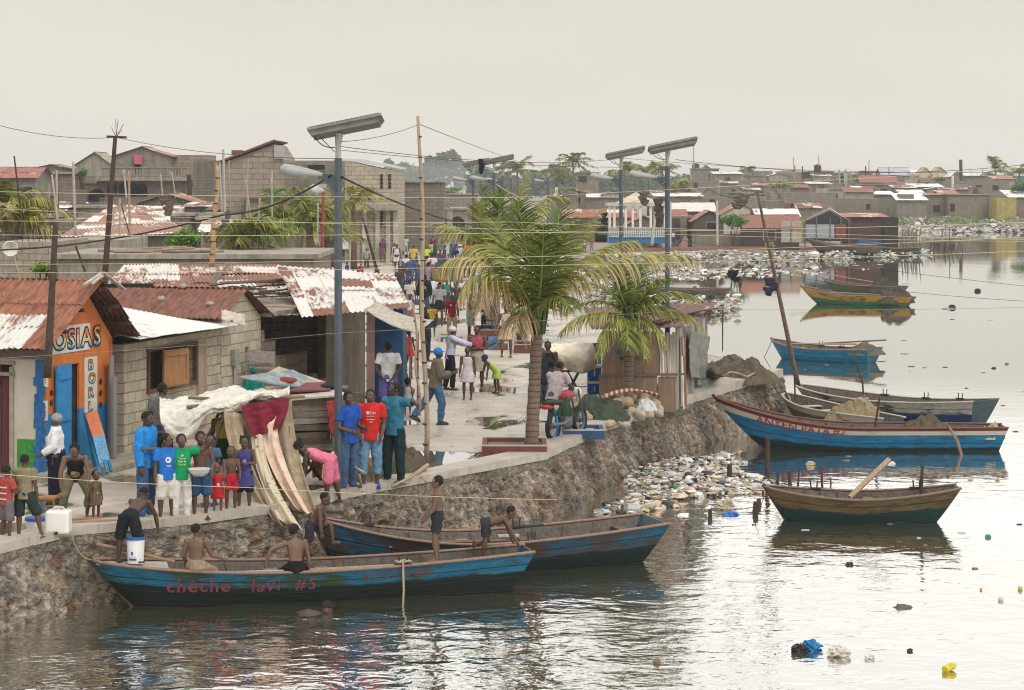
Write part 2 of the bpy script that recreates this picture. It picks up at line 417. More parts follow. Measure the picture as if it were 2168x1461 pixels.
# battered stone wall of the quay
def resample(pts, step):
 out = []
 for a, b_ in zip(pts, pts[1:]):
  n = max(1, int((b_ - a).length / step))
  out += [a.lerp(b_, i / n) for i in range(n)]
 return out + [pts[-1]]
def wall_normals(pts):
 ns = []
 for i in range(len(pts)):
  lo, hi = max(0, i - 12), min(len(pts) - 1, i + 12)
  d = (pts[hi] - pts[lo]); d.z = 0; d.normalize(); ns.append(Vector((d.y, -d.x, 0)))
 return ns
def quay_wall(pts, label, batter=.30, seed=0):
 pts = resample(pts, .035); ns = wall_normals(pts)
 H = 1.32; nv = 44; mb = MB(); col = []
 L = [0.0]
 for a, b_ in zip(pts, pts[1:]): L.append(L[-1] + (b_ - a).length)
 n = len(pts)
 for j in range(nv + 1):
  v = j / nv
  for i in range(n):
   u = L[i]; z = -.06 - v * (H - .06)
   # raking stones: sheared voronoi cells
   k = min(1, max(0, (u - 11.0) / 3.0))
   q = Vector(((u + z * (.15 + .35 * k)) * (4.6 + 3.0 * k), z * (4.6 - 2.4 * k), seed))
   q += Vector((fbm(q * .9), fbm(q * .9 + Vector((5, 3, 1))), 0)) * .35
   dist, pp = noise.voronoi(q)
   e_ = dist[1] - dist[0]
   cell = noise.cell(pp[0] * 3.17 + Vector((.5, .5, .5)))
   c2 = noise.cell(pp[0] * 5.3 + Vector((9, 2, 4)))
   joint = 1 - min(1, e_ / .16)
   bulge = (min(e_, .55) ** .6) * (.05 + .035 * k) + (cell - .4) * .035
   rough = fbm(Vector((u * 8, z * 8, seed))) * .06 + fbm(Vector((u * 17, z * 17, 4))) * .025 + fbm(Vector((u * 1.3, z * 1.3, seed + 3))) * .09
   foot = max(0, v - .86) * 1.6 * (1 + .8 * fbm(Vector((u * 1.6, 0, 3))))
   off = .02 + batter * v + bulge + rough + foot
   if v < .13: off = .03 + batter * v + rough * .6   # rendered band under the coping
   base = pts[i] + ns[i] * off; base.z = z
   mb.v.append(base)
   tone = .25 + .22 * c2 * c2 + .08 * cell
   warm = .85 + .55 * noise.cell(pp[0] * 7.9)
   cc = (tone * (1 + .18 * (warm - .8)), tone * .84, tone * (.66 - .13 * (warm - .8)))
   if c2 > .86: cc = (.20, .125, .075)
   if cell > .93: cc = (.24, .22, .18)
   mort = (.19, .155, .105)
   t = joint * .8
   cc = tuple(a_ * (1 - t) + m_ * t for a_, m_ in zip(cc, mort))
   if v < .13:
    f2 = .5 + .5 * fbm(Vector((u * 2, z * 5, 1))); cc = (.20 + .06 * f2, .175 + .05 * f2, .13 + .04 * f2)
   stain = max(0, fbm(Vector((u * .9, z * .5, 8))) + .15)
   wet = max(0, (v - .72) / .28)
   kk = (1 - .4 * min(1, stain * 1.6)) * (1 - .45 * wet)
   col.append(tuple(a_ * kk for a_ in cc))
 for j in range(nv):
  for i in range(n - 1):
   a = j * n + i; mb.f.append([a, a + n, a + n + 1, a + 1]); mb.m.append(0)
 mb.col = col
 # body behind the face so the wall is solid
 o = mb.build('stone_wall', M_STONE, smooth=True)
 return o
wt = quay_wall(edge, '')
tag(wt, 'rough stone retaining wall of the quay sloping down into the canal', 'wall')
g = G('coping'); p_ = g.pos()
n1 = g.noise(p_, 2.2, 6, .7); n2 = g.noise(p_, 22, 4, .7)
c_ = g.mix(g.ramp(n1, [(.3, 0.), (.7, 1.)]), (.24, .21, .165), (.44, .39, .32)); c_ = g.mix(.3, c_, g.mix(n2, (.2, .17, .14), (.62, .57, .5)))
br = g.n('TexBrick', Vector=p_, Scale=.5, Mortar_Size=.006, Color1=(1, 1, 1), Color2=(.93, .93, .93), Mortar=(.72, .72, .72))
g.bump(n2, .4, .01)
M_COPE = g.fin(g.mix(.6, c_, g.mix(1.0, c_, br.outputs[0], 'MULTIPLY')), .6, .4)
pts = resample(edge, .3); ns = wall_normals(pts) if False else None
def strip_normals(pts, k=3):
 out = []
 for i in range(len(pts)):
  d = pts[min(i + k, len(pts) - 1)] - pts[max(i - k, 0)]; d.z = 0; d.normalize(); out.append(Vector((d.y, -d.x, 0)))
 return out
ns = strip_normals(pts)
mb = MB(); n = len(pts); rows = []
for i in range(n):
 wd = .45 + .45 * min(1, max(0, i / n - .35) * 4)
 jit = .02 * fbm(pts[i] * 3)
 zt_ = .07 + .08 * min(1, max(0, i / n - .45) * 6)
 for off, z in ((-wd, 0.0), (-wd, zt_), (.05 + jit, zt_ - .005), (.055 + jit * 2, -.07), (-.05, -.09)):
  q = pts[i] + ns[i] * off; q.z = z; mb.v.append(q)
for i in range(n - 1):
 for k in range(4):
  a = i * 5 + k; mb.f.append([a, a + 5, a + 6, a + 1]); mb.m.append(0)
tag(mb.build('kerb_coping', M_COPE), 'pale concrete coping slab along the top of the stone quay wall', 'coping')
# right-hand bank rising behind the far shore
def bank(pts_px, hmax, name):
 pts = [P(x, y) for x, y in pts_px]
g = G('bank_soil'); p_ = g.pos()
c_ = g.mix(g.noise(p_, .5, 6, .7), (.09, .075, .055), (.22, .19, .15)); c_ = g.mix(g.ramp(g.noise(p_, .12, 4, .6), [(.5, 0.), (.6, .8)]), c_, (.09, .11, .035))
M_BANK = g.fin(c_, .95, .1)
mb = MB()
def bk(u, v):
 px = 1880 + u * 700; y0 = FP * 6.1 / ((488 if px > 1890 else 499) - YH - 2 * u)
 Y = y0 + v * 60; h_ = math.sin(min(1, v * 2.2) * PI / 2) * (1.3 + .5 * fbm((u * 9, v * 4, 2))) * min(1, (u + .02) * 8)
 return ((px - CX) * y0 / FP, Y, -.9 + h_ + .35 * fbm((u * 40, v * 9, 0)) * min(1, v * 5))
mb.grid(bk, 120, 30)
tag(mb.build('bank_terrain', M_BANK, smooth=True), kind='structure')
# ================================================================ boats
def mBoat(name, hull, low, patch, stripe=None, worn=.4, lowv=.34, stripe_v=.86, band=None):
 g = G(name); uv = g.uv(); sp = g.n('SeparateXYZ', Vector=uv); u, v = sp.outputs[0], sp.outputs[1]
 a = g.noise(g.mapv(uv, (1.2, 4, 1)), 2.2, 6, .7); b = g.noise(g.mapv(uv, (.9, 9, 1)), 3.5, 5, .75)
 s_ = g.noise(g.mapv(uv, (1, 1.5, 1), loc=(3, 1, 0)), 1.1, 3)
 c = g.mix(g.ramp(a, [(.3, 0.), (.75, 1.)]), scl(hull, .55), scl(hull, 1.35))
 wear = g.math('ADD', g.math('MULTIPLY', b, .6), g.math('MULTIPLY', s_, .4))
 f = g.ramp(wear, [(.62 - worn * .22, 0.), (.67 - worn * .22, 1.)])
 c = g.mix(f, c, g.mix(a, scl(patch, .6), scl(patch, 1.4)))
 # plank seams
 seam = g.math('ABSOLUTE', g.math('SUBTRACT', g.math('FRACT', g.math('ADD', g.math('MULTIPLY', v, 4.2), g.math('MULTIPLY', g.noise(uv, .8, 1), .1))), .5))
 c = g.mix(g.math('MULTIPLY', g.ramp(seam, [(.0, 1.), (.06, 0.)]), .8), c, (.01, .01, .01))
 lv = g.math('ADD', v, g.math('MULTIPLY', g.math('SUBTRACT', a, .5), .16))
 c = g.mix(g.ramp(lv, [(lowv, 1.), (lowv + .05, 0.)]), c, g.mix(b, scl(low, .5), scl(low, 1.6)))
 if band:
  c = g.mix(g.ramp(g.math('ADD', v, g.math('MULTIPLY', g.math('SUBTRACT', b, .5), .06)), [(band[0], 0.), (band[0] + .02, 1.)]), c, g.mix(f, scl(band[1], 1), scl(patch, 1)))
 if stripe: c = g.mix(g.ramp(v, [(stripe_v, 0.), (stripe_v + .015, 1.)]), c, g.mix(a, scl(stripe, .5), scl(stripe, 1.3)))
 g.bump(g.math('ADD', g.math('MULTIPLY', b, .6), g.ramp(seam, [(0., 0.), (.06, 1.)])), .8, .02)
 return g.fin(c, .65, .22)
M_RAIL = mWood((.26, .15, .10), 'rail_wood', (9, 9, 3), .4)
M_RAILP = mWood((.44, .40, .34), 'pale_rail', (9, 9, 3), .4)
M_INT = mWood((.12, .095, .075), 'boat_inside', (7, 7, 7), .6)
def boat(label, bow, stern, B, fbm_, fbb, fbs, mats, rail=M_RAIL, rakeb=.16, rakes=.09, tw=.55, bowk=.55, deck=.0, thw=(.3, .5, .7), transom=None, group='fishing boats in the canal', pins=(), cat='boat', fullb=.42, lift=0.0):
 """bow and stern are points of the sheer line at the ends; heights above water fbb, fbm_, fbs"""
 a = Vector((bow.x, bow.y, 0)); b = Vector((stern.x, stern.y, 0)); d = b - a; L = d.length; rz = math.atan2(d.y, d.x)
 t0 = thing('fishing_boat', label, cat, (a.x, a.y, WZ + lift), rz, group)
 T = Matrix.Translation((a.x, a.y, WZ + lift)) @ Matrix.Rotation(rz, 4, 'Z')
 def hb(t):
  if t < fullb: return B / 2 * math.sin(PI / 2 * (t / fullb)) ** bowk
  k = (t - fullb) / (1 - fullb); return B / 2 * (1 - (1 - tw) * k ** 1.8)
 def zs(t):
  if t < .5: return fbm_ + (fbb - fbm_) * (1 - t / .5) ** 1.9
  return fbm_ + (fbs - fbm_) * ((t - .5) / .5) ** 1.7
 def pt(t, v, inset=0.0):
  xb = rakeb * (1 - v) ** 1.1 * L; xs = L - rakes * (1 - v) * L
  y = max(0, hb(t) - inset) * (v ** .5) * (.80 + .2 * v)
  return Vector((xb + (xs - xb) * t, y, -.22 + (zs(t) + .22) * v ** 1.15))
 nt, nv = 40, 10
 mb = MB()
 for sd in (-1, 1):
  def fn(u, v):
   p = pt(u, v); return (p.x, p.y * sd, p.z)
  mb.grid((lambda u, v, f=fn: f(u, v)) if sd > 0 else (lambda u, v, f=fn: f(1 - u, v)), nt, nv, uvf=(lambda u, v: ((u if sd > 0 else 1 - u) * L, v)))
 mb.smooth = True
 hull = mb.build('hull', mats, t0, local=True)
 bvh = BVHTree.FromPolygons([tuple(v) for v in mb.v], mb.f)
 # inner skin and floor
 mi = MB()
 for sd in (-1, 1):
  def fi(u, v):
   vv = .30 + .69 * v; p = pt(.015 + .97 * u, vv, .03); return (p.x, p.y * sd, p.z)
  mi.grid((lambda u, v, f=fi: f(1 - u, v)) if sd > 0 else (lambda u, v, f=fi: f(u, v)), nt, 4)
 def fl(u, v):
  p = pt(.015 + .97 * u, .42, .03); return (p.x, p.y * (2 * v - 1), p.z)
 mi.grid(fl, nt, 2)
 mi.build('inner_planking', M_INT, t0, local=True)
 # transom
 tr = MB(); ring = [pt(1, v) for v in (0.02, .15, .3, .5, .75, 1)]
 out = [Vector((p.x, p.y, p.z)) for p in ring] + [Vector((p.x, -p.y, p.z)) for p in reversed(ring)]
 tr.prism(out, (-.045, 0, 0)); tr.build('transom', transom or mPaint((.05, .075, .08), 'transom', .6, .4, 5), t0, local=True)
 # rails
 for sd in (-1, 1):
  mr_ = MB(); pts_ = [pt(i / 40, 1) for i in range(41)]
  mr_.tube([(p.x, p.y * sd, p.z + .012) for p in pts_], .038, 6, ry=.024, side=(0, 1, 0)); mr_.build('gunwale', rail, t0, local=True, smooth=True)
 # stem post
 ms_ = MB(); ms_.beam(pt(0, 0) + Vector((0, 0, -.05)), pt(0, 1) + Vector((-.02, 0, .05)), .05, .07); ms_.build('stem_post', M_STICK, t0, local=True)
 # ribs
 for i in range(9):
  t = .12 + .82 * i / 9; mr_ = MB(); hp_ = [pt(t, v, .05) for v in (.97, .7, .5, .36)]
  mr_.tube([(p.x, p.y, p.z) for p in hp_] + [(p.x, -p.y, p.z) for p in reversed(hp_)], .02, 4); mr_.build('rib', M_INT, t0, local=True)
 for t in thw:
  q = pt(t, .86, .02); m_ = MB(); m_.box((q.x, 0, q.z), (.2, q.y * 2, .03)); m_.build('thwart', rail if t < .6 else M_INT, t0, local=True)
 if deck:
  m_ = MB()
  def dk(u, v):
   p = pt(.01 + deck * u, .97, .02); return (p.x, p.y * (2 * v - 1), p.z)
  m_.grid(dk, 14, 2); m_.build('bow_deck', M_RAILP, t0, local=True, solid=.02)
 for t, sd in pins:
  p = pt(t, 1); m_ = MB()
  for dx in (-.05, .05): m_.tube([(p.x + dx, p.y * sd * .97, p.z - .03), (p.x + dx * 1.3, p.y * sd * .97, p.z + .17)], .014, 6)
  m_.box((p.x, p.y * sd * .97, p.z + .025), (.26, .07, .03)); m_.build('thole_pin', M_STICK, t0, local=True)
 t0['L'] = L; del t0['L']
 return t0, T, pt, bvh, hull
def text_mesh(body, size, spacing=1.0, extr=0.0, font_shear=0.0):
 cu = bpy.data.curves.new('t', 'FONT'); cu.body = body; cu.size = size; cu.space_character = spacing; cu.resolution_u = 3; cu.shear = font_shear
 cu.offset = size * .012
 o = bpy.data.objects.new('t', cu); C.objects.link(o); bpy.context.view_layer.update()
 me = bpy.data.meshes.new_from_object(o.evaluated_get(bpy.context.evaluated_depsgraph_get())); bpy.data.objects.remove(o)
 bm = bmesh.new(); bm.from_mesh(me); bmesh.ops.subdivide_edges(bm, edges=[e for e in bm.edges if e.calc_length() > size * .25], cuts=2)
 bmesh.ops.triangulate(bm, faces=bm.faces)
 vs = [v.co.copy() for v in bm.verts]; fs = [[v.index for v in f.verts] for f in bm.faces]; bm.free(); bpy.data.meshes.remove(me)
 return vs, fs
def hull_text(bt, body, size, x0, z0, mat, slope=0.0, spacing=1.05, sd=-1, wob=.0):
 t0, T, pt, bvh, hull = bt
 vs, fs = text_mesh(body, size, spacing)
 mb = MB(); out = []
 for v in vs:
  x = x0 + v.x + .010 * fbm((v.x * 5, v.y * 9, z0)); z = z0 + v.y + slope * v.x + .018 * fbm((v.x * 4, v.y * 5, x0 + 7))
  loc, nr, idx, dist = bvh.ray_cast(Vector((x, 3 * sd, z)), Vector((0, -sd, 0)))
  out.append((loc + Vector((0, sd * .006, .002))) if loc else Vector((x, sd * .4, z)))
 mb.add(out, fs); return mb.build('painted_name', mat, t0, local=True)
M_RED = mPaint((.27, .03, .035), 'red_paint', .7, .4, 30, dirt=.5)
g = G('worn_lettering'); nn = g.noise(g.obj(), 16, 5, .75); M_REDW = g.fin(g.mix(g.ramp(nn, [(.50, 0.), (.58, 1.)]), (.25, .035, .04), (.02, .07, .11)), .8, .2)
M_REDF = mPaint((.16, .05, .045), 'faded_red_paint', .8, .5, 30, dirt=.8)
BLUE = (.018, .16, .31)
m1 = mBoat('boat_paint', (.012, .115, .20), (.007, .013, .011), (.03, .05, .025), worn=.62, lowv=.68)
b1 = boat('long blue fishing boat nearest the camera, with faded red lettering', P(190, 1187, -.40), P(1122, 1162, -.48), 1.12, .49, .70, .62, m1, rakeb=.13, rakes=.075, tw=.62, deck=.16, thw=(.24, .40, .52, .80), pins=((.69, -1),), fullb=.35,
          transom=mPaint((.03, .05, .045), 'transom', .6, .5))
hull_text(b1, 'chèche', .30, 1.10, .24, M_REDW, slope=-.012, spacing=1.12)
hull_text(b1, 'lavi', .29, 2.34, .22, M_REDW, slope=-.006, spacing=1.15)
hull_text(b1, '#5', .27, 3.0, .22, M_REDW, spacing=1.25)
hull_text(b1, 'M D S C LABRE', .15, 4.02, .33, M_REDF, slope=.03, spacing=1.1)
m2 = mBoat('boat_paint', (.010, .095, .165), (.007, .017, .015), (.06, .04, .03), worn=.8, lowv=.62)
b2 = boat('weathered blue and brown boat moored against the wall behind the long blue one', P(658, 1094, -.08), P(1392, 1100, -.45), 1.45, .52, 1.02, .66, m2, rail=M_RAIL, rakeb=.10, rakes=.09, tw=.75, thw=(.2, .45, .62, .92), pins=((.18, 1), (.58, -1), (.62, 1)), fullb=.4)
m3 = mBoat('boat_paint', (.13, .085, .04), (.010, .028, .026), (.05, .045, .02), worn=.45, lowv=.64)
b3 = boat('short brown boat with a dark green bottom and a stick propped on its rail', P(1618, 1035, -.52), P(2030, 1031, -.46), 1.2, .46, .62, .64, m3, rail=mWood((.20, .13, .09), 'old_rail', (9, 9, 3), .4), rakeb=.16, rakes=.17, tw=.45, thw=(.28, .55, .8), pins=((.27, 1), (.8, 1)), fullb=.42)
m4 = mBoat('boat_paint', (.012, .13, .26), (.008, .022, .022), (.04, .09, .10), worn=.18, lowv=.42, band=(.80, (.42, .38, .31)), stripe=(.15, .03, .025), stripe_v=.92)
b4 = boat('long blue boat with white and dark red stripes by the quay corner', Q(1510, 838, 50.4), Q(2128, 903, 50.2), 1.25, .56, 1.24, .56, m4, rail=mWood((.17, .07, .05), 'red_rail', (9, 9, 3), .4), rakeb=.22, rakes=.04, tw=.62, thw=(.4, .6, .75), fullb=.45)
hull_text(b4, 'ANYEN', .27, .98, .66, M_RED, slope=-.20, spacing=1.1)
hull_text(b4, 'PATA', .26, 2.02, .47, M_RED, slope=-.10, spacing=1.1)
hull_text(b4, '#2', .26, 2.76, .40, M_RED, slope=-.05, spacing=1.1)
m5 = mBoat('boat_paint', (.18, .14, .10), (.02, .025, .022), (.08, .06, .04), worn=.5, stripe=(.45, .40, .33), stripe_v=.8)
b5 = boat('bare wooden boat with a heap of brown net amidships, between two blue boats', P(1662, 833, -.42), P(1893, 886, -.6), 1.2, .48, .68, .5, m5, rail=M_RAILP, thw=(.2, .35), fullb=.4)
m6 = mBoat('boat_paint', (.36, .33, .28), (.012, .035, .10), (.05, .05, .035), worn=.5, lowv=.66)
b6 = boat('white boat with a broad dark transom, behind the net laden boat', P(1686, 818, -.45), P(2088, 851, -.42), 1.5, .52, .70, .72, m6, rail=M_RAILP, thw=(.3, .5, .7), tw=.8, rakes=.06, pins=((.4, 1), (.62, 1), (.8, 1)), transom=mPaint((.03, .06, .075), 'transom', .6, .5))
m7 = mBoat('boat_paint', (.014, .17, .30), (.02, .06, .06), (.05, .12, .14), worn=.2, lowv=.25)
b7 = boat('plain bright blue boat lying alone on calm water beyond the quay corner', P(1633, 718, -.42), P(1853, 739, -.6), 1.5, .44, .68, .50, m7, rail=M_RAIL, tw=.85, rakes=.05, thw=(.25, .45, .6, .8), transom=mPaint((.02, .13, .20), 'transom', .6, .3), pins=((.4, 1), (.6, 1)))
m8 = mBoat('boat_paint', (.02, .17, .07), (.03, .03, .022), (.10, .06, .035), worn=.5, lowv=.25, band=(.62, (.36, .19, .02)))
b8 = boat('green and yellow boat with a dark net heap in its stern', P(1695, 606, -.2), P(1935, 630, -.65), 1.5, .5, .9, .45, m8, rakeb=.2, thw=(.4, .6), tw=.6)
m9 = mBoat('boat_paint', (.03, .12, .07), (.03, .03, .022), (.10, .065, .04), worn=.7, lowv=.3)
b9 = boat('brown and green boat half hidden behind the green and yellow boat', P(1742, 590, -.3), P(1915, 607, -.6), 1.5, .5, .8, .5, m9, rakeb=.2, thw=(.4, .6), tw=.6)
m10 = mBoat('boat_paint', (.16, .14, .12), (.03, .03, .026), (.09, .075, .06), worn=.5)
b10 = boat('grey wooden boat moored behind the rubbish beyond the small palm', P(1335, 606, -.25), P(1546, 611, -.3), 1.7, .75, .85, .8, m10, rakes=.12, thw=(.3, .5, .7), tw=.7)
b11 = boat('long dark boat drawn up before the shacks on stilts', Q(1708, 505, 187), Q(1862, 517, 185), 1.6, .6, 1.1, .8, m10, thw=(.3, .6), rakeb=.2, lift=.35)
b12 = boat('grey planked boat lying outermost at the rubbish by the shacks', P(1733, 513, .1), P(1868, 536, -.75), 1.7, .5, 1.0, .5, m10, thw=(.3, .6), rakeb=.2, lift=.35)
b13 = boat('low brown boat behind the shacks\' fence of sticks', Q(1850, 508, 187), Q(1950, 512, 185), 1.5, .6, .8, .7, m9, thw=(.3,), rakeb=.2)
# ================================================================ solar street lamps
def lamp(px, s, label, px_sc=1.0, side=-1, pan=1.0, top=1.0, tilt=11.5, arm=True):
 Y = FP / s; X = (px - CX) / s
 t = thing('solar_street_lamp', label, 'street lamp', (X, Y, 0), 0, 'solar street lamps along the quay')
 H = HC + .42
 m = MB(); m.tube([(0, 0, 0), (0, 0, H)], .064, 8); m.build('pole', M_POLE, t, local=True)
 m = MB(); m.tube([(0, 0, H - .02), (0, 0, H + .30)], .048, 10); m.tube([(0, 0, H + .25), (0.02, 0, H + .42)], [.055, .07], 8)
 for z in (H + .05, H + .17, H + .27): m.box((0, -.05, z), (.03, .02, .03))
 m.build('mast_head', M_GALV, t, local=True)
 m = MB(); M = Matrix.Rotation(-R(tilt), 4, 'Y') @ Matrix.Rotation(R(-9), 4, 'X')
 m.box((.13, 0, H + .56), (1.26 * pan, .62, .045), M=M); m.box((.13, 0, H + .50), (1.14 * pan, .50, .10), M=M, taper=1.06)
 m.box((.66 * pan, 0, H + .63), (.14, .5, .05), M=M)
 hs = m.build('panel_housing', mPaint((.20, .19, .165), 'panel_metal', .6, .3), t, local=True)
 m = MB(); m.box((.125, 0, H + .588), (1.2 * pan, .58, .012), M=M); m.build('solar_panel', mPaint((.02, .03, .06), 'solar_glass', .2, .1, 4, .0, .6), hs, local=True)
 m = MB(); m.tube(bez((-.38, -.1, H + .36), (-.28, -.12, H + .16), (-.05, -.07, H + .18), 8), .009, 5); m.tube(bez((-.30, -.12, H + .36), (-.16, -.12, H + .22), (-.05, -.07, H + .10), 8), .007, 5)
 m.build('cable_loop', M_CABLE, t, local=True)
 if arm:
  z = HC + .14; m = MB()
  m.beam((side * .05, 0, z - .04), (side * .33, 0, z - .02), .07, .10); m.add([(side * .05, -.03, z - .3), (side * .05, .03, z - .3), (side * .28, .03, z - .04), (side * .28, -.03, z - .04), (side * .05, -.03, z - .04), (side * .05, .03, z - .04)], [(0, 1, 2, 3), (0, 3, 4), (1, 5, 2)])
  m.build('bracket', M_POLE, t, local=True)
  m = MB(); pts_ = [(side * x, 0, z + dz) for x, dz in ((.26, 0), (.36, .015), (.5, .03), (.8, .075), (.90, .095), (.97, .09))]
  m.tube(pts_, [.04, .08, .12, .15, .14, .05], 10, ry=[.035, .055, .08, .105, .10, .05], side=(0, 1, 0))
  m.build('lamp_head', M_GALV, t, local=True, smooth=True)
  m = MB(); m.box((side * .68, 0, z - .012), (.34, .16, .03), M=Matrix.Rotation(R(-side * 8), 4, 'Y')); m.build('lamp_glass', mPaint((.25, .27, .28), 'lamp_lens', .2, .1), t, local=True)
 return t
lamp(716, 126, 'tall solar street lamp nearest the camera, beside the men on the quay')
lamp(1413, 84, 'solar street lamp rising behind the plywood hut, rightmost of its kind')
lamp(1315, 67.4, 'solar street lamp just left of the one above the plywood hut')
lamp(1160, 30, 'small distant solar lamp standing alone right of the big palms')
lamp(1002, 46, 'solar lamp with its arm reaching left, behind the tall bamboo pole')
lamp(1064, 37, 'solar lamp with a long panel above the crown of the rear palm')
lamp(1082, 26, 'faint solar lamp farthest down the street behind the palms', arm=False)
lamp(1046, 52, 'thick solar lamp post wrapped in dark rags above the rear palm', pan=1.1)
# ================================================================ buildings
SD = Vector((.2706, .9627, 0))      # direction of the quay-side street
def onwall(px, py, A, d):
 k = (px - CX) / FP; u = (k * A.y - A.x) / (d.x - k * d.y); Y = A.y + d.y * u
 return u, HC - (py - YH) * Y / FP
def wall_holes(mb, A, d, W, z0, z1, th, holes, mi=None):
 """wall of thickness th whose outer face starts at A and runs along d; holes are (u0, z0, u1, z1)"""
 n = Vector((d.y, -d.x, 0)); us = sorted({0, W} | {h[0] for h in holes} | {h[2] for h in holes}); zs = sorted({z0, z1} | {h[1] for h in holes} | {h[3] for h in holes})
 for i in range(len(us) - 1):
  for j in range(len(zs) - 1):
   uc, zc = (us[i] + us[i + 1]) / 2, (zs[j] + zs[j + 1]) / 2
   if any(h[0] < uc < h[2] and h[1] < zc < h[3] for h in holes): continue
   c = A + d * uc - n * th / 2; c.z = zc
   mb.box(c, (us[i + 1] - us[i], th, zs[j + 1] - zs[j]), rz=math.atan2(d.y, d.x), mi=mi)
def roof_sheet(mb, p00, p10, p11, p01, wl=.10, amp=.014, seg=4, rows=2, pan=.85, jit=.02, rr=None, u0=0.0):
 """corrugated sheets: p00-p10 is the eave, p01-p11 the upper edge"""
 rr = rr or rnd; p00, p10, p11, p01 = map(Vector, (p00, p10, p11, p01))
 W = (p10 - p00).length; H = (p01 - p00).length; nP = max(1, round(W / pan)); nrm = (p10 - p00).cross(p01 - p00).normalized()
 if nrm.z < 0: nrm = -nrm
 for j in range(rows):
  for i in range(nP):
   du, dv = rr.uniform(-jit, jit), rr.uniform(-jit, jit) * 1.5; lift = (i + j * 2) % 2 * .008 + j * .012 + rr.uniform(0, jit * .6)
   a0, a1 = (i - .03) / nP, (i + 1.03) / nP; b0, b1 = j / rows - .03 + dv / H, (j + 1) / rows + .03
   b0 = max(b0, -.03)
   cols = max(4, int((a1 - a0) * W / wl * seg)) if wl else 2
   tw = rr.uniform(-jit, jit)
   def fn(u, v):
    s_ = a0 + (a1 - a0) * u; t = b0 + (b1 - b0) * v
    p = (p00.lerp(p10, s_)).lerp(p01.lerp(p11, s_), t)
    q = p + nrm * (lift + tw * (u - .5) + (amp * math.sin(2 * PI * s_ * W / wl) if wl else 0))
    return q + (p10 - p00).normalized() * du * v
   mb.grid(fn, cols, 2, uvf=lambda u, v: (u0 + (a0 + (a1 - a0) * u) * W, (b0 + (b1 - b0) * v) * H))
def zup(p, z): return Vector((p.x, p.y, z))
rT = random.Random(3)
M_ROOFR = mTin(.95, (.52, .49, .46), rc=(.20, .085, .055), name='rusty_tin'); M_ROOFM = mTin(.55, seed=3.3); M_ROOFM2 = mTin(.42, seed=7.1); M_ROOFW = mTin(.12, (.70, .68, .65), seed=5.5); M_ROOFD = mTin(.8, (.3, .28, .26), rc=(.12, .06, .045), seed=2.2)
M_ROOFP = mTin(.75, (.62, .55, .5), rc=(.30, .13, .09), seed=9.1, name='faded_red_tin'); 
# ---- orange shop
g = G('shop_wall'); p_ = g.pos(); sp = g.n('SeparateXYZ', Vector=p_); a = g.noise(p_, 3.5, 5, .7); f_ = g.noise(p_, 22, 4, .7)
org = g.mix(g.ramp(a, [(.3, 0.), (.7, 1.)]), (.42, .115, .03), (.60, .19, .05)); blu = g.mix(a, (.015, .13, .30), (.03, .22, .42))
c_ = g.mix(g.ramp(g.math('ADD', sp.outputs[2], g.math('MULTIPLY', g.math('SUBTRACT', f_, .5), .12)), [(.10, 0.), (.101, 1.)]), blu, org)
zz = g.n('MapRange', i0=sp.outputs[2], i1=1.08, i2=1.12, i3=0.0, i4=1.0)
c_ = g.mix(zz.outputs[0], blu, org)
c_ = g.mix(g.math('MULTIPLY', g.ramp(g.noise(g.mapv(p_, (2, 2, .5)), 2, 5, .75), [(.5, 0.), (.72, 1.)]), .55), c_, (.16, .10, .07))
g.bump(f_, .35, .01); M_SHOP = g.fin(c_, .8, .2)
A1 = P(88, 1012); B1 = P(238, 975); d1 = (B1 - A1).normalized(); L1 = (B1 - A1).length; n1 = Vector((d1.y, -d1.x, 0))
shop = thing('orange_shop', 'small orange and blue betting shop with a hand painted sign under its tin gable', 'shop', A1)
door_u0, _ = onwall(147, 900, A1, d1); door_u1, _ = onwall(168, 900, A1, d1); _, door_z = onwall(158, 770, A1, d1)
mb = MB(); EZ = 2.30; AZ = 3.28
wall_holes(mb, A1, d1, L1, 0, EZ, .05, [(door_u0, 0, door_u1, door_z)])
ua, _ = onwall(178, 610, A1, d1)
mb.prism([zup(A1, EZ), zup(B1, EZ), zup(A1 + d1 * ua, AZ)], -n1 * .14)
wall_holes(mb, B1, -n1, 5, 0, EZ, .14, [])
mb.build('wall', M_SHOP, shop)
side = MB(); SA = A1 - n1 * 6; 
g = G('side_wall'); p_ = g.pos(); a = g.noise(p_, 3, 5, .7); f_ = g.noise(p_, 18, 4, .7)
c_ = g.mix(a, (.36, .32, .26), (.52, .47, .40)); g.bump(f_, .4, .012); M_SIDE = g.fin(c_, .85, .2)
du0 = (A1 - n1 * 1.0)
dS = n1; wS = 6.0
uD0, _ = onwall(-8, 900, SA, dS); uD1, _ = onwall(26, 900, SA, dS); _, zD = onwall(10, 795, SA, dS); _, zL = onwall(10, 776, SA, dS)
side_holes = [(uD0, 0, uD1, zL + .05)]
wall_holes(side, SA, dS, wS, 0, EZ - .1, .14, side_holes)
side.build('side_wall', M_SIDE, shop)
mb = MB(); c0 = SA + dS * (uD0 + uD1) / 2; c0 = c0 + d1 * .10
mb.box(zup(c0, zD / 2), (uD1 - uD0 - .12, .05, zD), rz=math.atan2(dS.y, dS.x)); dr = mb.build('door', mWood((.17, .03, .045), 'maroon_boards', (14, 14, .8), .35), shop)
mb = MB()
for z in (zD + .03, zL + .07): mb.box(zup(SA + dS * (uD0 + uD1) / 2 - d1 * .012, z), (uD1 - uD0 + .12, .06, .06), rz=math.atan2(dS.y, dS.x))
for uu in (uD0, uD1): mb.box(zup(SA + dS * uu - d1 * .012, zL / 2), (.07, .06, zL), rz=math.atan2(dS.y, dS.x))
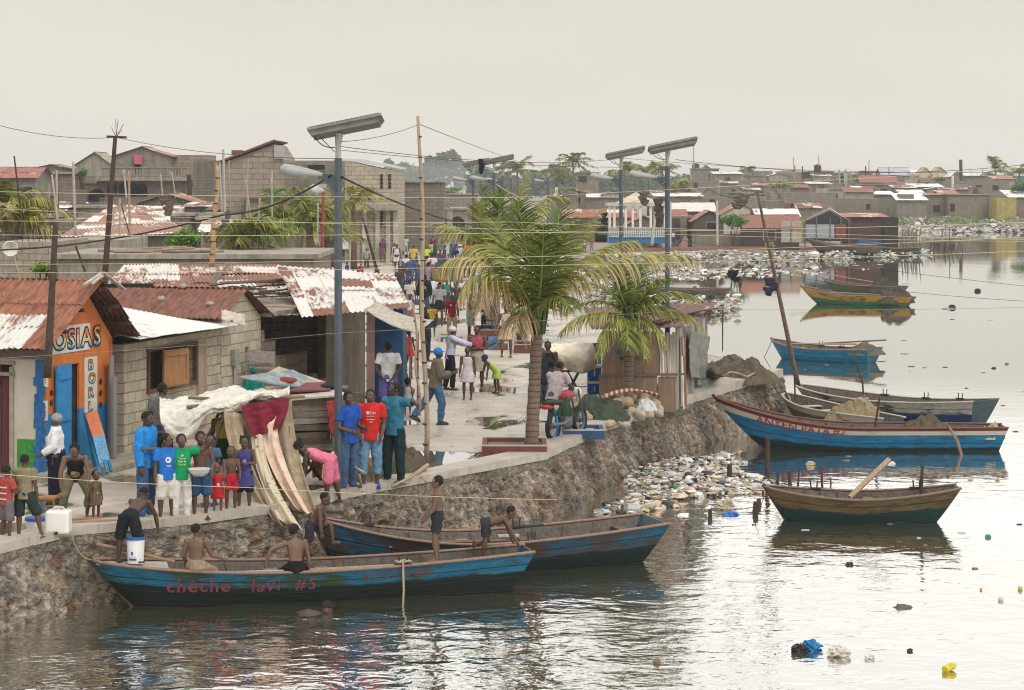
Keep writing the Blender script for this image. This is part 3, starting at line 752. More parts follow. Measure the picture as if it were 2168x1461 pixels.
mb.build('door_frame', mPaint((.3, .27, .22), 'frame_paint'), dr)
# lower part of the side wall painted green, a strip of raw blue plaster at the corner
ug0, _ = onwall(37, 900, SA, dS); ug1, _ = onwall(74, 900, SA, dS); _, zg = onwall(60, 930, SA, dS)
mb = MB(); mb.box(zup(SA + dS * (ug0 + ug1) / 2 - d1 * .006, zg / 2), (ug1 - ug0, .012, zg), rz=math.atan2(dS.y, dS.x)); mb.build('green_dado', mPaint((.04, .22, .035), 'green_paint', .8, .45, 14), shop)
mb = MB(); 
us0, _ = onwall(74, 900, SA, dS)
for k in range(14):
 zc = 2.0 - k * .15; ww = .16 + .06 * rT.random(); mb.box(zup(SA + dS * (us0 + .10 + rT.uniform(-.03, .03)) - d1 * .008, zc), (ww, .014, .155), rz=math.atan2(dS.y, dS.x))
mb.build('plaster_strip', mPaint((.02, .12, .30), 'old_blue_plaster', .9, .5, 12, .8), shop)
mb = MB(); mb.box(zup(SA + dS * 3.0 - d1 * .03, EZ - .12), (6.2, .08, .16), rz=math.atan2(dS.y, dS.x)); mb.build('fascia_board', M_PLANK, shop)
# roof slopes
rdg0 = zup(A1 + d1 * ua + n1 * .38, AZ + .10); rdg1 = zup(A1 + d1 * ua - n1 * 6.4, AZ + .10)
ev0 = zup(A1 - d1 * .38 + n1 * .38, EZ + .0); ev1 = zup(A1 - d1 * .38 - n1 * 6.4, EZ + .0)
mb = MB(); roof_sheet(mb, ev1, ev0, rdg0, rdg1, wl=.115, amp=.017, rr=rT, rows=3, jit=.03); mb.build('roof', mTin(.62, (.60, .58, .54), rc=(.21, .085, .05), seed=1.4, name='roof_tin'), shop, smooth=True)
er0 = zup(B1 + d1 * .30 + n1 * .42, EZ + .02); er1 = zup(B1 + d1 * .30 - n1 * 5, EZ + .02)
mb = MB(); roof_sheet(mb, er0, er1, zup(rdg1, AZ + .1) + n1 * 1.3, rdg0, wl=.115, amp=.017, rr=rT, rows=3, jit=.03); mb.build('roof', mTin(.7, (.22, .2, .18), rc=(.10, .05, .035), seed=4.4, name='shaded_tin'), shop, smooth=True)  # right slope: shade of the underside is put into the darker tin colour
for k in (.04, .36, .68):
 for ee, o_ in ((er0, .05), (ev0, 0)):
  a = rdg0.lerp(ee, k); a.z -= .07; mb = MB(); mb.beam(a + n1 * o_, a - n1 * .5, .07, .07); mb.build('purlin', M_STICK, shop)
# sign boards
def wall_board(px0, px1, pyt, pyb, A, d, mat, name, parent, off=.02, skew=None):
 u0, zt = onwall(px0, pyt, A, d); u1, _ = onwall(px1, pyt, A, d); _, zb = onwall(px0, pyb, A, d)
 n = Vector((d.y, -d.x, 0)); mb = MB(); c = A + d * (u0 + u1) / 2 + n * off / 2
 mb.box(zup(c, (zt + zb) / 2), (u1 - u0, off, zt - zb), rz=math.atan2(d.y, d.x)); return mb.build(name, mat, parent), u0, u1, zt, zb
M_BOARD = mPaint((.60, .57, .51), 'board_white', .7, .15); M_INK = mPaint((.03, .012, .05), 'ink', .7, .2); M_ORL = mPaint((.62, .20, .05), 'letter_orange', .7, .2); M_CREAM = mPaint((.62, .50, .28), 'letter_cream', .7, .2); M_BLL = mPaint((.05, .28, .55), 'letter_blue', .7, .2)
sg, u0, u1, zt, zb = wall_board(103, 189, 694, 752, A1, d1, M_BOARD, 'sign_board', shop)
def wall_text(body, size, u, z, A, d, mat, parent, off=.024, spacing=1.0, sx=1.0, bold=.012, name='lettering', shear=0.0, slope=0.0):
 vs, fs = text_mesh(body, size, spacing, font_shear=shear); n = Vector((d.y, -d.x, 0)); mb = MB()
 pts = []
 for v in vs:
  q = A + d * (u + v.x * sx) + n * off; q.z = z + v.y + slope * v.x; pts.append(q)
 mb.add(pts, fs); return mb.build(name, mat, parent)
lh = zt - zb
# big block letters: dark outline, cream body with orange and blue tips
def block_letter(ch, size, u, z, A, d, parent, sx=1.0):
 vs, fs = text_mesh(ch, size); n = Vector((d.y, -d.x, 0))
 xs = [v.x for v in vs]; ys = [v.y for v in vs]; cx, cy = (min(xs) + max(xs)) / 2, (min(ys) + max(ys)) / 2; wd = (max(xs) - min(xs)) * sx
 for k, (mt, o_, grow) in enumerate(((M_INK, .024, 1), (M_CREAM, .029, 0))):
  mb = MB()
  shifts = [(dx * size * .055, dz * size * .055) for dx in (-1, 0, 1) for dz in (-1, 0, 1)] if grow else [(0, 0)]
  for si, (dx, dz) in enumerate(shifts):
   pts = []
   for v in vs:
    q = A + d * (u + (v.x - min(xs)) * sx + dx) + n * (o_ + si * .0004); q.z = z + v.y - min(ys) + dz; pts.append(q)
   mb.add(pts, fs)
  if not grow: mb.m = [1 if (sum(vs[i].y for i in f) / len(f) - min(ys)) > size * .42 else (2 if (sum(vs[i].y for i in f) / len(f) - min(ys)) < size * .10 else 0) for f in fs]
  mb.build('letter', [mt, M_ORL, M_BLL] if not grow else mt, parent)
 return wd
uu = u0 + .12
for ch in 'OSIAS':
 uu += block_letter(ch, lh * .98, uu, zb + lh * .14, A1, d1, sg, sx=1.18) + .075
wall_text('LOTTO', .07, u1 - .10, zb + .18, A1, d1, mPaint((.3, .3, .3), 'grey_ink'), sg, sx=.6)
sg2, u0, u1, zt, zb = wall_board(178, 204, 758, 874, A1, d1, M_BOARD, 'sign_board', shop)
for i, ch in enumerate('BORL'): block_letter(ch, .25, u0 + .13, zt - .255 * (i + 1) + .03, A1, d1, sg2, sx=1.25)
for (xa, xb, ya, yb, tx) in ((88, 99, 850, 892, '15'), (88, 97, 925, 965, '10'), (92, 100, 790, 820, '5')):
 s3, ua_, ub_, za, zb_ = wall_board(xa, xb, ya, yb, A1, d1, M_BOARD, 'price_board', shop)
 wall_text(tx, (za - zb_) * .75, ua_ + .02, zb_ + .07, A1, d1, M_RED, s3, sx=.35)
for (px, ys) in ((212, (808, 832, 857)), (108, (832, 853))):
 for y in ys:
  u_, z_ = onwall(px, y, A1, d1); mb = MB(); q = zup(A1 + d1 * u_ + n1 * .006, z_); mb.tube([q, q + n1 * .006], .055, 12); mb.build('painted_disc', mPaint((.04, .035, .03), 'black_paint'), shop)
# open blue door leaf
mb = MB(); ha = A1 + d1 * (door_u0 + .02) + n1 * .01; hd = (-d1 * .99 + n1 * .12).normalized(); 
mb.box(zup(ha + hd * .30, door_z / 2 + .04), (.60, .045, door_z - .04), rz=math.atan2(hd.y, hd.x))
for z in (.35, 1.0, 1.75): mb.box(zup(ha + hd * .30 + Vector((hd.y, -hd.x, 0)) * -.035, z), (.5, .03, .12), rz=math.atan2(hd.y, hd.x))
mb.build('door', mPaint((.02, .21, .48), 'door_blue', .6, .2), shop)
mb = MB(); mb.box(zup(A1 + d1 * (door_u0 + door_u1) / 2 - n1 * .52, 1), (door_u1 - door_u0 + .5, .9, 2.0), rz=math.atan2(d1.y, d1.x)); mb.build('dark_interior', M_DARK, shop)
mb = MB(); mb.box(zup(A1 + d1 * (door_u1 - .1) - n1 * .10, 1), (.10, .04, 1.95), rz=math.atan2(d1.y, d1.x)); mb.build('door', mPaint((.02, .15, .33), 'door_blue', .6, .2), shop)
# doorstep pavement in front of the shops
mb = MB(); q0, q1, q2, q3 = P(30, 1040), P(285, 990), P(250, 985), P(60, 1005)
mb.prism([zup(q, .10) for q in (A1 + n1 * .9 - d1 * .4, B1 + n1 * .9 + d1 * .6, B1 + d1 * .6, A1 - d1 * .4)], (0, 0, -.11)); tag(mb.build('shop_step', mConc((.3, .26, .21), 'step_concrete')), 'raised concrete step before the orange shop', 'step')
# leaning painted board
sb = thing('sandwich_board', 'orange and light blue painted board leaning by the shop door', 'sign board', P(215, 1000))
def leanb(px0, px1, pyb, pyt, Y0, Y1, mb, th=.03):
 a, b_, c, d = Q(px0, pyb, Y0), Q(px1, pyb - 6, Y0 + .35), Q(px1 - 34, pyt - 3, Y1 + .35), Q(px0 - 30, pyt, Y1)
 mb.prism([a, b_, c, d], (.02, .04, 0))
mb = MB(); mb.prism([Q(196, 925, 38.0), Q(219, 920, 38.2), Q(203, 868, 38.6), Q(180, 876, 38.5)], (.01, .05, 0)); mb.build('upper_panel', mPaint((.55, .16, .07), 'sign_orange'), sb)
mb = MB(); mb.prism([Q(211, 985, 37.6), Q(232, 978, 37.8), Q(219, 920, 38.19), Q(196, 925, 37.99)], (.01, .05, 0)); mb.build('lower_panel', mPaint((.12, .30, .48), 'sign_blue', .7, .5, 20), sb)
for a, b_ in ((Q(212, 1003, 37.5), Q(186, 900, 38.4)), (Q(226, 1001, 37.5), Q(222, 975, 37.7)), (Q(236, 998, 37.7), Q(230, 975, 37.8)), (Q(203, 1000, 38.2), Q(180, 876, 38.5))):
 mb = MB(); mb.beam(a, b_, .05, .04); mb.build('leg', mPaint((.02, .16, .30), 'sign_leg'), sb)
mb = MB()
vs, fs = text_mesh('OSTA\nLOTTO', .16)
a0, ax, az = Q(184, 884, 38.45), (Q(203, 868, 38.6) - Q(180, 876, 38.5)), (Q(180, 876, 38.5) - Q(196, 925, 38.0))
mb.add([a0 + ax * (v.x * 1.3) + az * (v.y * 1.6) + Vector((0, -.012, 0)) for v in vs], fs); mb.build('lettering', mPaint((.05, .16, .4), 'sign_ink'), sb)
# ---- narrow gap with rusty tin fence
mb = MB(); fa, fb = B1 + d1 * .10 - n1 * .25, P(262, 985) - n1 * .2
for i in range(5):
 c = fa.lerp(fb, (i + .5) / 5); mb.box(zup(c + n1 * rT.uniform(-.04, .04), .85 + rT.uniform(-.1, .1)), (.14, .03, 1.7 + rT.uniform(-.2, .5)), rz=math.atan2(d1.y, d1.x))
tag(mb.build('scrap_fence', mTin(.7, (.2, .18, .17), wave=False, seed=6)), 'narrow fence of rusty scrap between the orange shop and the block house', 'fence')
# ---- grey block house with flat white roof
A2 = P(262, 968); d2 = SD; W2 = onwall(468, 900, A2, d2)[0]
bh = thing('block_house', 'grey concrete block house with wooden shutters under a flat white tin roof', 'house', A2)
w0, wzt = onwall(312, 742, A2, d2); w1, _ = onwall(413, 742, A2, d2); _, wzb = onwall(312, 830, A2, d2)
_, h2 = onwall(262, 735, A2, d2)
mb = MB(); wall_holes(mb, A2, d2, W2, 0, 2.13, .18, [(w0, wzb, w1, wzt)]); n2 = Vector((d2.y, -d2.x, 0))
wall_holes(mb, A2 - n2 * 4, n2, 4 - .18, 0, 2.13, .18, [])
mb.build('wall', mBlock((.37, .32, .24), stain=.25), bh)
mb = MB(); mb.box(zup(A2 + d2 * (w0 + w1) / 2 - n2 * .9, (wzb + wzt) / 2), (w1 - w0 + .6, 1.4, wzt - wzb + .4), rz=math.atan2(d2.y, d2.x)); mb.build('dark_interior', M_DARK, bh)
wf = MB()
for z in (wzb, wzt): wf.box(zup(A2 + d2 * (w0 + w1) / 2 + n2 * .01, z), (w1 - w0 + .1, .08, .06), rz=math.atan2(d2.y, d2.x))
for u_ in (w0, w1): wf.box(zup(A2 + d2 * u_ + n2 * .01, (wzb + wzt) / 2), (.06, .08, wzt - wzb), rz=math.atan2(d2.y, d2.x))
wfo = wf.build('window_frame', mWood((.12, .06, .03), 'frame_wood'), bh)
def panel(px0, px1, pyt, pyb, A, d, off, swing, mat, name, parent, th=.035):
 u0, zt = onwall(px0, pyt, A, d); u1, _ = onwall(px1, pyt, A, d); _, zb = onwall(px0, pyb, A, d); n = Vector((d.y, -d.x, 0))
 hd = (d * math.cos(swing) + n * math.sin(swing)); w_ = u1 - u0; c = A + d * u0 + n * off + hd * w_ / 2; mb = MB()
 M = Matrix.Rotation(math.atan2(hd.y, hd.x), 4, 'Z'); H_ = zt - zb
 mb.box(zup(c, (zt + zb) / 2), (w_, th, H_), M=M)
 for z in (zb + .08, zt - .08): mb.box(zup(c + Vector((hd.y, -hd.x, 0)) * (th / 2 + .012), z), (w_, .024, .09), M=M)
 for s_ in (-1, 1): mb.box(zup(c + hd * (s_ * (w_ / 2 - .04)) + Vector((hd.y, -hd.x, 0)) * (th / 2 + .010), (zt + zb) / 2), (.08, .02, H_ - .26), M=M)
 return mb.build(name, mat, parent)
M_SHUT = mWood((.36, .155, .045), 'orange_shutter', (5, 5, 1.2), .3); M_SHUTD = mWood((.16, .085, .04), 'brown_shutter', (5, 5, 1.2), .4); M_SHUTP = mWood((.36, .24, .16), 'pale_boards', (14, 14, .7), .3)
panel(314, 338, 745, 828, A2, d2, -.25, -.3, M_SHUTD, 'shutter', wfo); panel(340, 375, 742, 822, A2, d2, .05, .25, M_SHUT, 'shutter', wfo); panel(379, 411, 745, 850, A2, d2, -.2, -.2, M_SHUTD, 'shutter', wfo)
panel(416, 434, 724, 905, A2, d2, .01, 0, M_SHUTP, 'boarded_door', bh)
FLr, FRr, BRr = Q(290, 716, 39.9), Q(503, 687, 45.0), Q(213, 636, 46.6)
BLr = FLr + (BRr - FRr)
mb = MB(); roof_sheet(mb, FLr, FRr, BRr, BLr, wl=.10, amp=.011, rr=rT, rows=1, jit=.012); mb.build('roof', mTin(.0, (.66, .65, .63), seed=8.8, name='white_tin'), bh, smooth=True)
# ---- rusty gable house next to it
A3 = A2 + d2 * (W2 + .02); n3 = n2; z3a = onwall(513, 618, A3, d2)[1]; z3e = onwall(481, 668, A3, d2)[1] - .12; WG = onwall(552, 900, A3, d2)[0]; ug, _ = onwall(513, 620, A3, d2)
gh = thing('gable_house', 'plastered block house with a rusty brown corrugated roof and a meter box', 'house', A3)
mb = MB(); wall_holes(mb, A3, d2, WG, 0, z3e, .18, [(onwall(519, 800, A3, d2)[0], 0, onwall(527, 800, A3, d2)[0], 1.65)])
mb.prism([zup(A3, z3e), zup(A3 + d2 * WG, z3e), zup(A3 + d2 * ug, z3a)], -n3 * .18); wall_holes(mb, A3 + d2 * WG, -n3, 4, 0, z3e, .18, [])
mb.build('wall', mBlock((.42, .36, .28), stain=.2, bw=.5, bh=.22), gh)
r0, r1 = zup(A3 + d2 * ug + n3 * .12, z3a + .06), zup(A3 + d2 * ug - n3 * 7, z3a + .06); e0, e1 = zup(A3 - d2 * .3 + n3 * .12, z3e + .10), zup(A3 - d2 * .3 - n3 * 7, z3e + .10)
mb = MB(); roof_sheet(mb, e1, e0, r0, r1, wl=.13, amp=.02, rr=rT, rows=1, jit=.012); mb.build('roof', mTin(1.15, (.4, .3, .25), rc=(.15, .065, .045), seed=2.9, name='brown_tin'), gh, smooth=True)
e2, e3 = zup(A3 + d2 * (WG + .2) + n3 * .3, z3e - .05), zup(A3 + d2 * (WG + .2) - n3 * 5, z3e - .05)
mb = MB(); roof_sheet(mb, e2, e3, r1 + n3 * 2, r0, wl=.13, amp=.02, rr=rT, rows=1); mb.build('roof', M_ROOFD, gh, smooth=True)
mb = MB(); u_, z_ = onwall(493, 757, A3, d2); mb.box(zup(A3 + d2 * u_ + n3 * .05, z_), (.26, .10, .34), rz=math.atan2(d2.y, d2.x)); mb.build('meter_box', mPaint((.28, .27, .24), 'meter_box', .6, .5, 25), gh)
mb = MB(); q = A3 + d2 * u_ + n3 * .04; mb.tube([zup(q, z_ - .17), zup(q, .5)], .03, 6); mb.build('conduit', M_GALV, gh)
mb = MB()
def clothf(u, v):
 p = Q(470 + 50 * u, 655 + 12 * u + 22 * v, 44.2 + .4 * u - .1 * v); return p + Vector((0, -.05, .07 * fbm((u * 6, v * 6, 2))))
mb.grid(clothf, 14, 8); tag(mb.build('torn_sheet', mFabric((.55, .48, .4)), smooth=True, solid=.012), 'torn pale plastic sheet lying over the corner where the two tin roofs meet', 'plastic sheet')
for px, py in ((444, 644), (341, 632), (387, 606)):
 mb = MB(); Yr = 45.2 if py > 620 else 46.2; mb.ell(Q(px, py, Yr), (.09, .08, .06), jit=.15, nu=8, nv=6, rr=rT); tag(mb.build('roof_stone', mConc((.3, .26, .22), 'stone'), smooth=True), {444: 'pale stone weighting the rusty brown roof near its right end', 341: 'small stone in the middle of the rusty brown roof', 387: 'dark lump on the ridge of the rusty brown roof'}[px], 'stone')
# ---- broken block wall, slab roof with washing and sticks
A4 = A3 + d2 * (WG + .02); W4 = onwall(690, 850, A4, d2)[0]; W4b = onwall(773, 850, A4, d2)[0]
ru = thing('ruined_house', 'unfinished block house with a stepped broken wall and dark opening under a slab', 'house', A4)
mb = MB(); steps = [(558, 700), (585, 720), (640, 740), (655, 742), (672, 800), (688, 830)]
prev = 0; prof = [(560, 698), (583, 720), (650, 743), (672, 790), (690, 800)]
u_prev = 0
for x, y in prof:
 u_, z_ = onwall(x, y, A4, d2); mb.box(zup(A4 + d2 * (u_ + u_prev) / 2 - n2 * .1, z_ / 2), (max(.05, u_ - u_prev), .2, z_), rz=math.atan2(d2.y, d2.x)); u_prev = u_
mb.build('broken_wall', mBlock((.20, .165, .12), stain=.3, bw=.42, bh=.21), ru)
mb = MB(); mb.box(zup(A4 + d2 * (W4 + (W4b - W4) / 2) - n2 * .10, 1.13), (W4b - W4, .2, 2.26), rz=math.atan2(d2.y, d2.x)); wall_holes(mb, A4 + d2 * W4b, -n2, 3.5, 0, 2.26, .2, [])
mb.build('wall', mConc((.20, .165, .12), 'stained_wall', .7), ru)
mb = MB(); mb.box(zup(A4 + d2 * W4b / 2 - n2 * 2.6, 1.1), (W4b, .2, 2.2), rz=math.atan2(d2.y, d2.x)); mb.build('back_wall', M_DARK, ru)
mb = MB(); mb.box(zup(A4 + d2 * (W4b / 2 + .1) - n2 * 1.3, 2.31), (W4b + .3, 3.1, .10), rz=math.atan2(d2.y, d2.x)); mb.build('roof_slab', mConc((.27, .23, .18), 'slab'), ru)
rT2 = random.Random(5)
mb = MB()
for i in range(46):
 c = A4 + d2 * rT2.uniform(1.2, W4b + .3) - n2 * rT2.uniform(.2, 2.2); dd = (d2 * rT2.uniform(.5, 1) - n2 * rT2.uniform(-.5, .9)).normalized() * rT2.uniform(1.0, 2.2)
 z = 2.5 + rT2.uniform(0, .32); mb.beam(zup(c - dd / 2, z), zup(c + dd / 2, z + rT2.uniform(-.05, .05)), rT2.uniform(.03, .1), rT2.uniform(.02, .04))
tag(mb.build('timber_pile', M_STICK), 'dark heap of old sticks and planks on the slab roof', 'timber pile')
for i, (x0, x1, y, c, lb) in enumerate(((548, 600, 655, (.16, .2, .33), 'dark blue cloth drying on the slab roof above the broken wall'), (590, 655, 657, (.5, .47, .42), 'white washing drying on the slab roof above the broken wall'), (650, 700, 658, (.45, .38, .22), 'straw coloured cloth drying on the slab roof by the lamp post'))):
 mb = MB(); mb.grid(lambda u, v: (lambda p: p + Vector((0, 0, .03 * fbm((u * 8 + i, v * 5, 1)))))(Q(x0 + (x1 - x0) * u, y + 10 * v, 47.4 + .9 * u - v * .8 + i * .8)), 12, 5); tag(mb.build('drying_cloth', mFabric(c), smooth=True, solid=.01), lb, 'cloth', 'washing drying on the slab roof')
mb = MB(); mb.tube([Q(540, 648, 46.6), Q(705, 650, 49.0)], .025, 6); tag(mb.build('bamboo_rail', M_BAMB), 'long bamboo rail across the slab roof over the washing', 'bamboo pole')
mb = MB(); mb.prism([Q(524, 743, 45.6), Q(582, 745, 46.0), Q(582, 800, 46.0), Q(524, 800, 45.6)], (0, .05, 0))
for y in (765, 778): mb.beam(Q(526, y, 45.5), Q(582, y + 1, 45.9), .05, .03)
tag(mb.build('plank_gate', mWood((.26, .22, .17), 'grey_planks')), 'grey plank gate before the broken block wall', 'gate')
# ---- blue kiosk with tin roof and awning
kk = thing('blue_kiosk', 'dark blue walled kiosk with a pinkish post under a streaked tin roof', 'kiosk', P(813, 872))
mb = MB(); a, b_ = P(776, 874), P(853, 874); mb.box((( a.x + b_.x) / 2, a.y + .9, 1.17), (b_.x - a.x, 1.8, 2.34)); mb.build('wall', mPaint((.008, .055, .135), 'dark_blue_paint', .7, .3, 3), kk)
mb = MB(); mb.box((P(786, 874).x, a.y - .12, 1.17), (.17, .17, 2.34)); mb.build('post', mPaint((.34, .22, .20), 'pink_post', .8, .25), kk)
mb = MB(); roof_sheet(mb, Q(640, 668, 46.5), Q(866, 650, 47.6), Q(833, 584, 54), Q(590, 566, 54), wl=.12, amp=.017, rr=rT, rows=2, jit=.02); mb.build('roof', mTin(.32, (.60, .57, .52), seed=12.5, name='streaked_tin'), kk, smooth=True)
aw = MB()
def awf(u, v):
 p = Q(800, 640, 47.4).lerp(Q(918, 677, 46.6), u); q = Q(770, 655, 46.9).lerp(Q(884, 706, 45.9), u); r_ = p.lerp(q, v); r_.z -= .10 * math.sin(u * PI) * (1 - .3 * v); r_.z += .02 * fbm((u * 5, v * 5, 0)); return r_
aw.grid(awf, 16, 8); tag(aw.build('awning', mFabric((.40, .36, .30)), smooth=True, solid=.015), 'sagging grey tarpaulin awning stretched from the blue kiosk', 'awning')
for i, (x, yb, yt, lb) in enumerate(((884, 872, 696, 'thin reddish pole holding the tip of the grey awning'), (868, 862, 690, 'thin pole left of the one at the tip of the awning'))):
 mb = MB(); q = P(x, yb); mb.tube([q, Q(x + 1, yt, q.y)], .022, 6); tag(mb.build('awning_pole', mPaint((.22, .10, .08), 'red_pipe')), lb, 'pole', 'poles under the grey awning')
# ---- roofs and houses behind
def far_house(label, x0, x1, yt, Y, depth=5.0, mat=None, roof=None, rmat=None, rise=10, wins=(), yaw=0.0, over=.25, name='house', cat='house', group=None, back=True, doors=()):
 """box house whose front stands at distance Y and spans photo columns x0-x1 with its wall top at row yt"""
 X0, X1 = (x0 - CX) * Y / FP, (x1 - CX) * Y / FP; H = HC - (yt - YH) * Y / FP; mat = mat or M_BLKFAR
 if H < 1.2: H = 1.2
 W = X1 - X0; cx = (X0 + X1) / 2; ca = Vector((cx, Y, 0)); t = thing(name, label, cat, ca, R(yaw), group)
 mb = MB(); mb.box((0, depth / 2, H / 2 - .5), (W, depth, H + 1)); wl_ = mb.build('wall', mat, t, local=True)
 rz_ = rise * Y / FP; rmat = rmat or M_ROOFM
 if roof == 'flat':
  mb = MB(); mb.box((0, depth / 2, H + .07), (W + over * 2, depth + over * 2, .14)); mb.build('roof_slab', mConc((.30, .27, .22), 'slab'), t, local=True)
 elif roof in ('shed', 'gable', 'side'):
  mb = MB(); o = over; cor = .16 if Y > 80 else .12
  if roof == 'shed': roof_sheet(mb, (-W / 2 - o, -o, H + .02), (W / 2 + o, -o, H + .02), (W / 2 + o, depth + o, H + .02 + rz_ * (1 + 2 * o / depth)), (-W / 2 - o, depth + o, H + .02 + rz_ * (1 + 2 * o / depth)), wl=None, rows=2, jit=.03, rr=rT)
  elif roof == 'gable':
   for s_ in (0, 1):
    e = (-o, depth + o)[s_]; roof_sheet(mb, (-W / 2 - o, e, H - .02), (W / 2 + o, e, H - .02), (W / 2 + o, depth / 2, H + rz_), (-W / 2 - o, depth / 2, H + rz_), wl=None, rows=2 - s_, jit=.03, rr=rT)
   g_ = MB()
   for s_ in (-1, 1): g_.prism([(s_ * W / 2, 0, H), (s_ * W / 2, depth, H), (s_ * W / 2, depth / 2, H + rz_ - .04)], (-s_ * .15, 0, 0))
   g_.build('gable_wall', mat, t, local=True)
  else:
   for s_ in (-1, 1): roof_sheet(mb, (s_ * (W / 2 + o), -o, H - .06), (s_ * (W / 2 + o), depth + o, H - .06), (0, depth + o, H + rz_), (0, -o, H + rz_), wl=None, rows=1, jit=.02, rr=rT)
   g_ = MB(); g_.prism([(-W / 2, 0, H), (W / 2, 0, H), (0, 0, H + rz_ - .05)], (0, .15, 0)); g_.build('gable_wall', mat, t, local=True)
  mb.build('roof', rmat, t, local=True, smooth=False)
 for (fx, fz, fw, fh) in wins:
  z = H * fz; m_ = MB(); m_.box((W * (fx - .5), -.02, z), (fw + .16, .08, fh + .16)); wo = m_.build('window', mConc((.26, .23, .19), 'trim'), t, local=True)
  m_ = MB(); m_.box((W * (fx - .5), -.055, z), (fw, .04, fh)); m_.build('pane', M_DARK, wo, local=True)
 for (fx, fw, fh, mt) in doors:
  m_ = MB(); m_.box((W * (fx - .5), -.03, fh / 2), (fw, .08, fh)); m_.build('door', mt or M_DARK, t, local=True)
 return t, W, H
def hip(label, TL, TR, BL, BR, mat, parent_name='tin_roof_house', wall=M_BLK, wl=.13, rows=3, side=None):
 """low house under a wide roof; corners given as world points of the sheet"""
 base = (BL + BR) / 2; t = thing(parent_name, label, 'house', zup(base, 0))
 mb = MB(); roof_sheet(mb, BL, BR, TR, TL, wl=wl, amp=.02, rr=rT, rows=rows, jit=.04); mb.build('roof', mat, t, smooth=True)
 if side: mb = MB(); roof_sheet(mb, BR, side[0], side[1], TR, wl=wl, amp=.02, rr=rT, rows=2); mb.build('roof', mat, t, smooth=True)
 mb = MB(); a, b_ = zup(BL, 0), zup(BR, 0); d = (b_ - a).normalized(); mb.box(zup((a + b_) / 2 + Vector((0, 1.2, 0)), min(BL.z, BR.z) / 2 - .05), ((b_ - a).length - .5, 2, min(BL.z, BR.z) - .1), rz=math.atan2(d.y, d.x)); mb.build('wall', wall, t)
 return t
hip('low house under a wide patched rusty and white tin roof behind the brown gable', Q(262, 566, 60), Q(590, 564, 60), Q(196, 640, 51), Q(720, 642, 52), mTin(.48, (.60, .56, .50), rc=(.20, .09, .06), seed=21, pan=1.1), rows=4, side=(Q(800, 625, 55), Q(720, 590, 62)))
# long slab roofed building
far_house('long low building with a thick concrete slab roof across the village', 122, 664, 548, 63, depth=6, mat=mConc((.27, .24, .19), 'plaster'), roof='flat', wins=((.12, .5, .5, .5), (.2, .5, .5, .5)), over=.15)
lt = far_house('grey block house with bare steel rods, left of the long slab roof', 0, 118, 512, 66, depth=5, mat=M_BLK)
for i in range(9):
 mb = MB(); x = 12 + i * 12; mb.tube([Q(x, 513, 66.5), Q(x + rT.uniform(-2, 2), 478 + rT.uniform(-8, 8), 66.5)], .012, 4); mb.build('rebar', M_CABLE, lt[0])
far_house('plastered block house with two square holes behind the slab roof', 125, 262, 508, 76, mat=mConc((.30, .27, .21), 'plaster', .6), wins=((.2, .6, .7, .7), (.55, .6, .6, .6)))
hip('house under a pyramid shaped rusty striped roof in the middle of the village', Q(235, 437, 112), Q(300, 437, 112), Q(128, 500, 96), Q(400, 492, 98), mTin(.62, (.66, .62, .57), rc=(.25, .13, .09), seed=31, pan=1.0), wall=M_BLKD, wl=.2, rows=3, side=(Q(415, 500, 104), Q(305, 440, 118)))
hip('house with a plain whitish tin roof right behind the pyramid roof', Q(182, 437, 128), Q(412, 437, 128), Q(180, 468, 118), Q(405, 470, 118), mTin(.3, seed=33), wall=M_BLKD, wl=None, rows=2)
hip('house with a rust striped roof beside the left palm', Q(95, 428, 125), Q(150, 428, 125), Q(70, 447, 116), Q(142, 447, 116), mTin(.6, seed=35), wall=M_BLKD, wl=None, rows=1)
hip('shed with small rust and white roof over the bushes', Q(430, 465, 92), Q(492, 465, 92), Q(416, 492, 86), Q(500, 492, 86), mTin(.55, rc=(.25, .12, .08), seed=36), wall=M_BLKD, wl=None, rows=1)
far_house('low house with a narrow red tin gable before the balcony mansion', 292, 420, 432, 135, roof='side', rmat=M_ROOFP, rise=22, mat=M_BLKD)
far_house('white walled house with clay pots on its ledge behind the left palm', 82, 145, 450, 118, mat=M_WHITE, roof='flat')
far_house('dark flat shed between the left palm and the pyramid roof', 60, 160, 470, 108, mat=M_BLKD, roof='flat')
far_house('low rust roofed shed under the left palm', 0, 60, 492, 92, mat=M_BLKD, roof='shed', rise=6, rmat=M_ROOFM)
far_house('low house with white tin roof behind the bushes', 500, 600, 500, 90, mat=M_BLKD, roof='shed', rise=8, rmat=M_ROOFW)
far_house('pale gable shed at the far left', 85, 150, 430, 150, mat=M_BLK, roof='side', rise=18, rmat=M_ROOFW)
far_house('red roofed house at the left edge', -40, 75, 376, 150, roof='gable', rise=22, rmat=mTin(.9, (.5, .3, .25), rc=(.24, .10, .08), seed=41), mat=mConc((.22, .2, .165), 'plaster'), wins=((.8, .8, 1.1, .9), (.5, .8, .5, .9)))
far_house('grey terrace house with a flat roof and bare columns', 85, 152, 368, 165, roof='flat', mat=M_BLKD, wins=((.5, .55, 1.2, 1.2), (.2, .8, .6, .7)))
far_house('small dark shack on the roofs behind the terrace house', 68, 145, 356, 190, roof='side', rise=8, mat=M_BLKD, rmat=M_ROOFD)
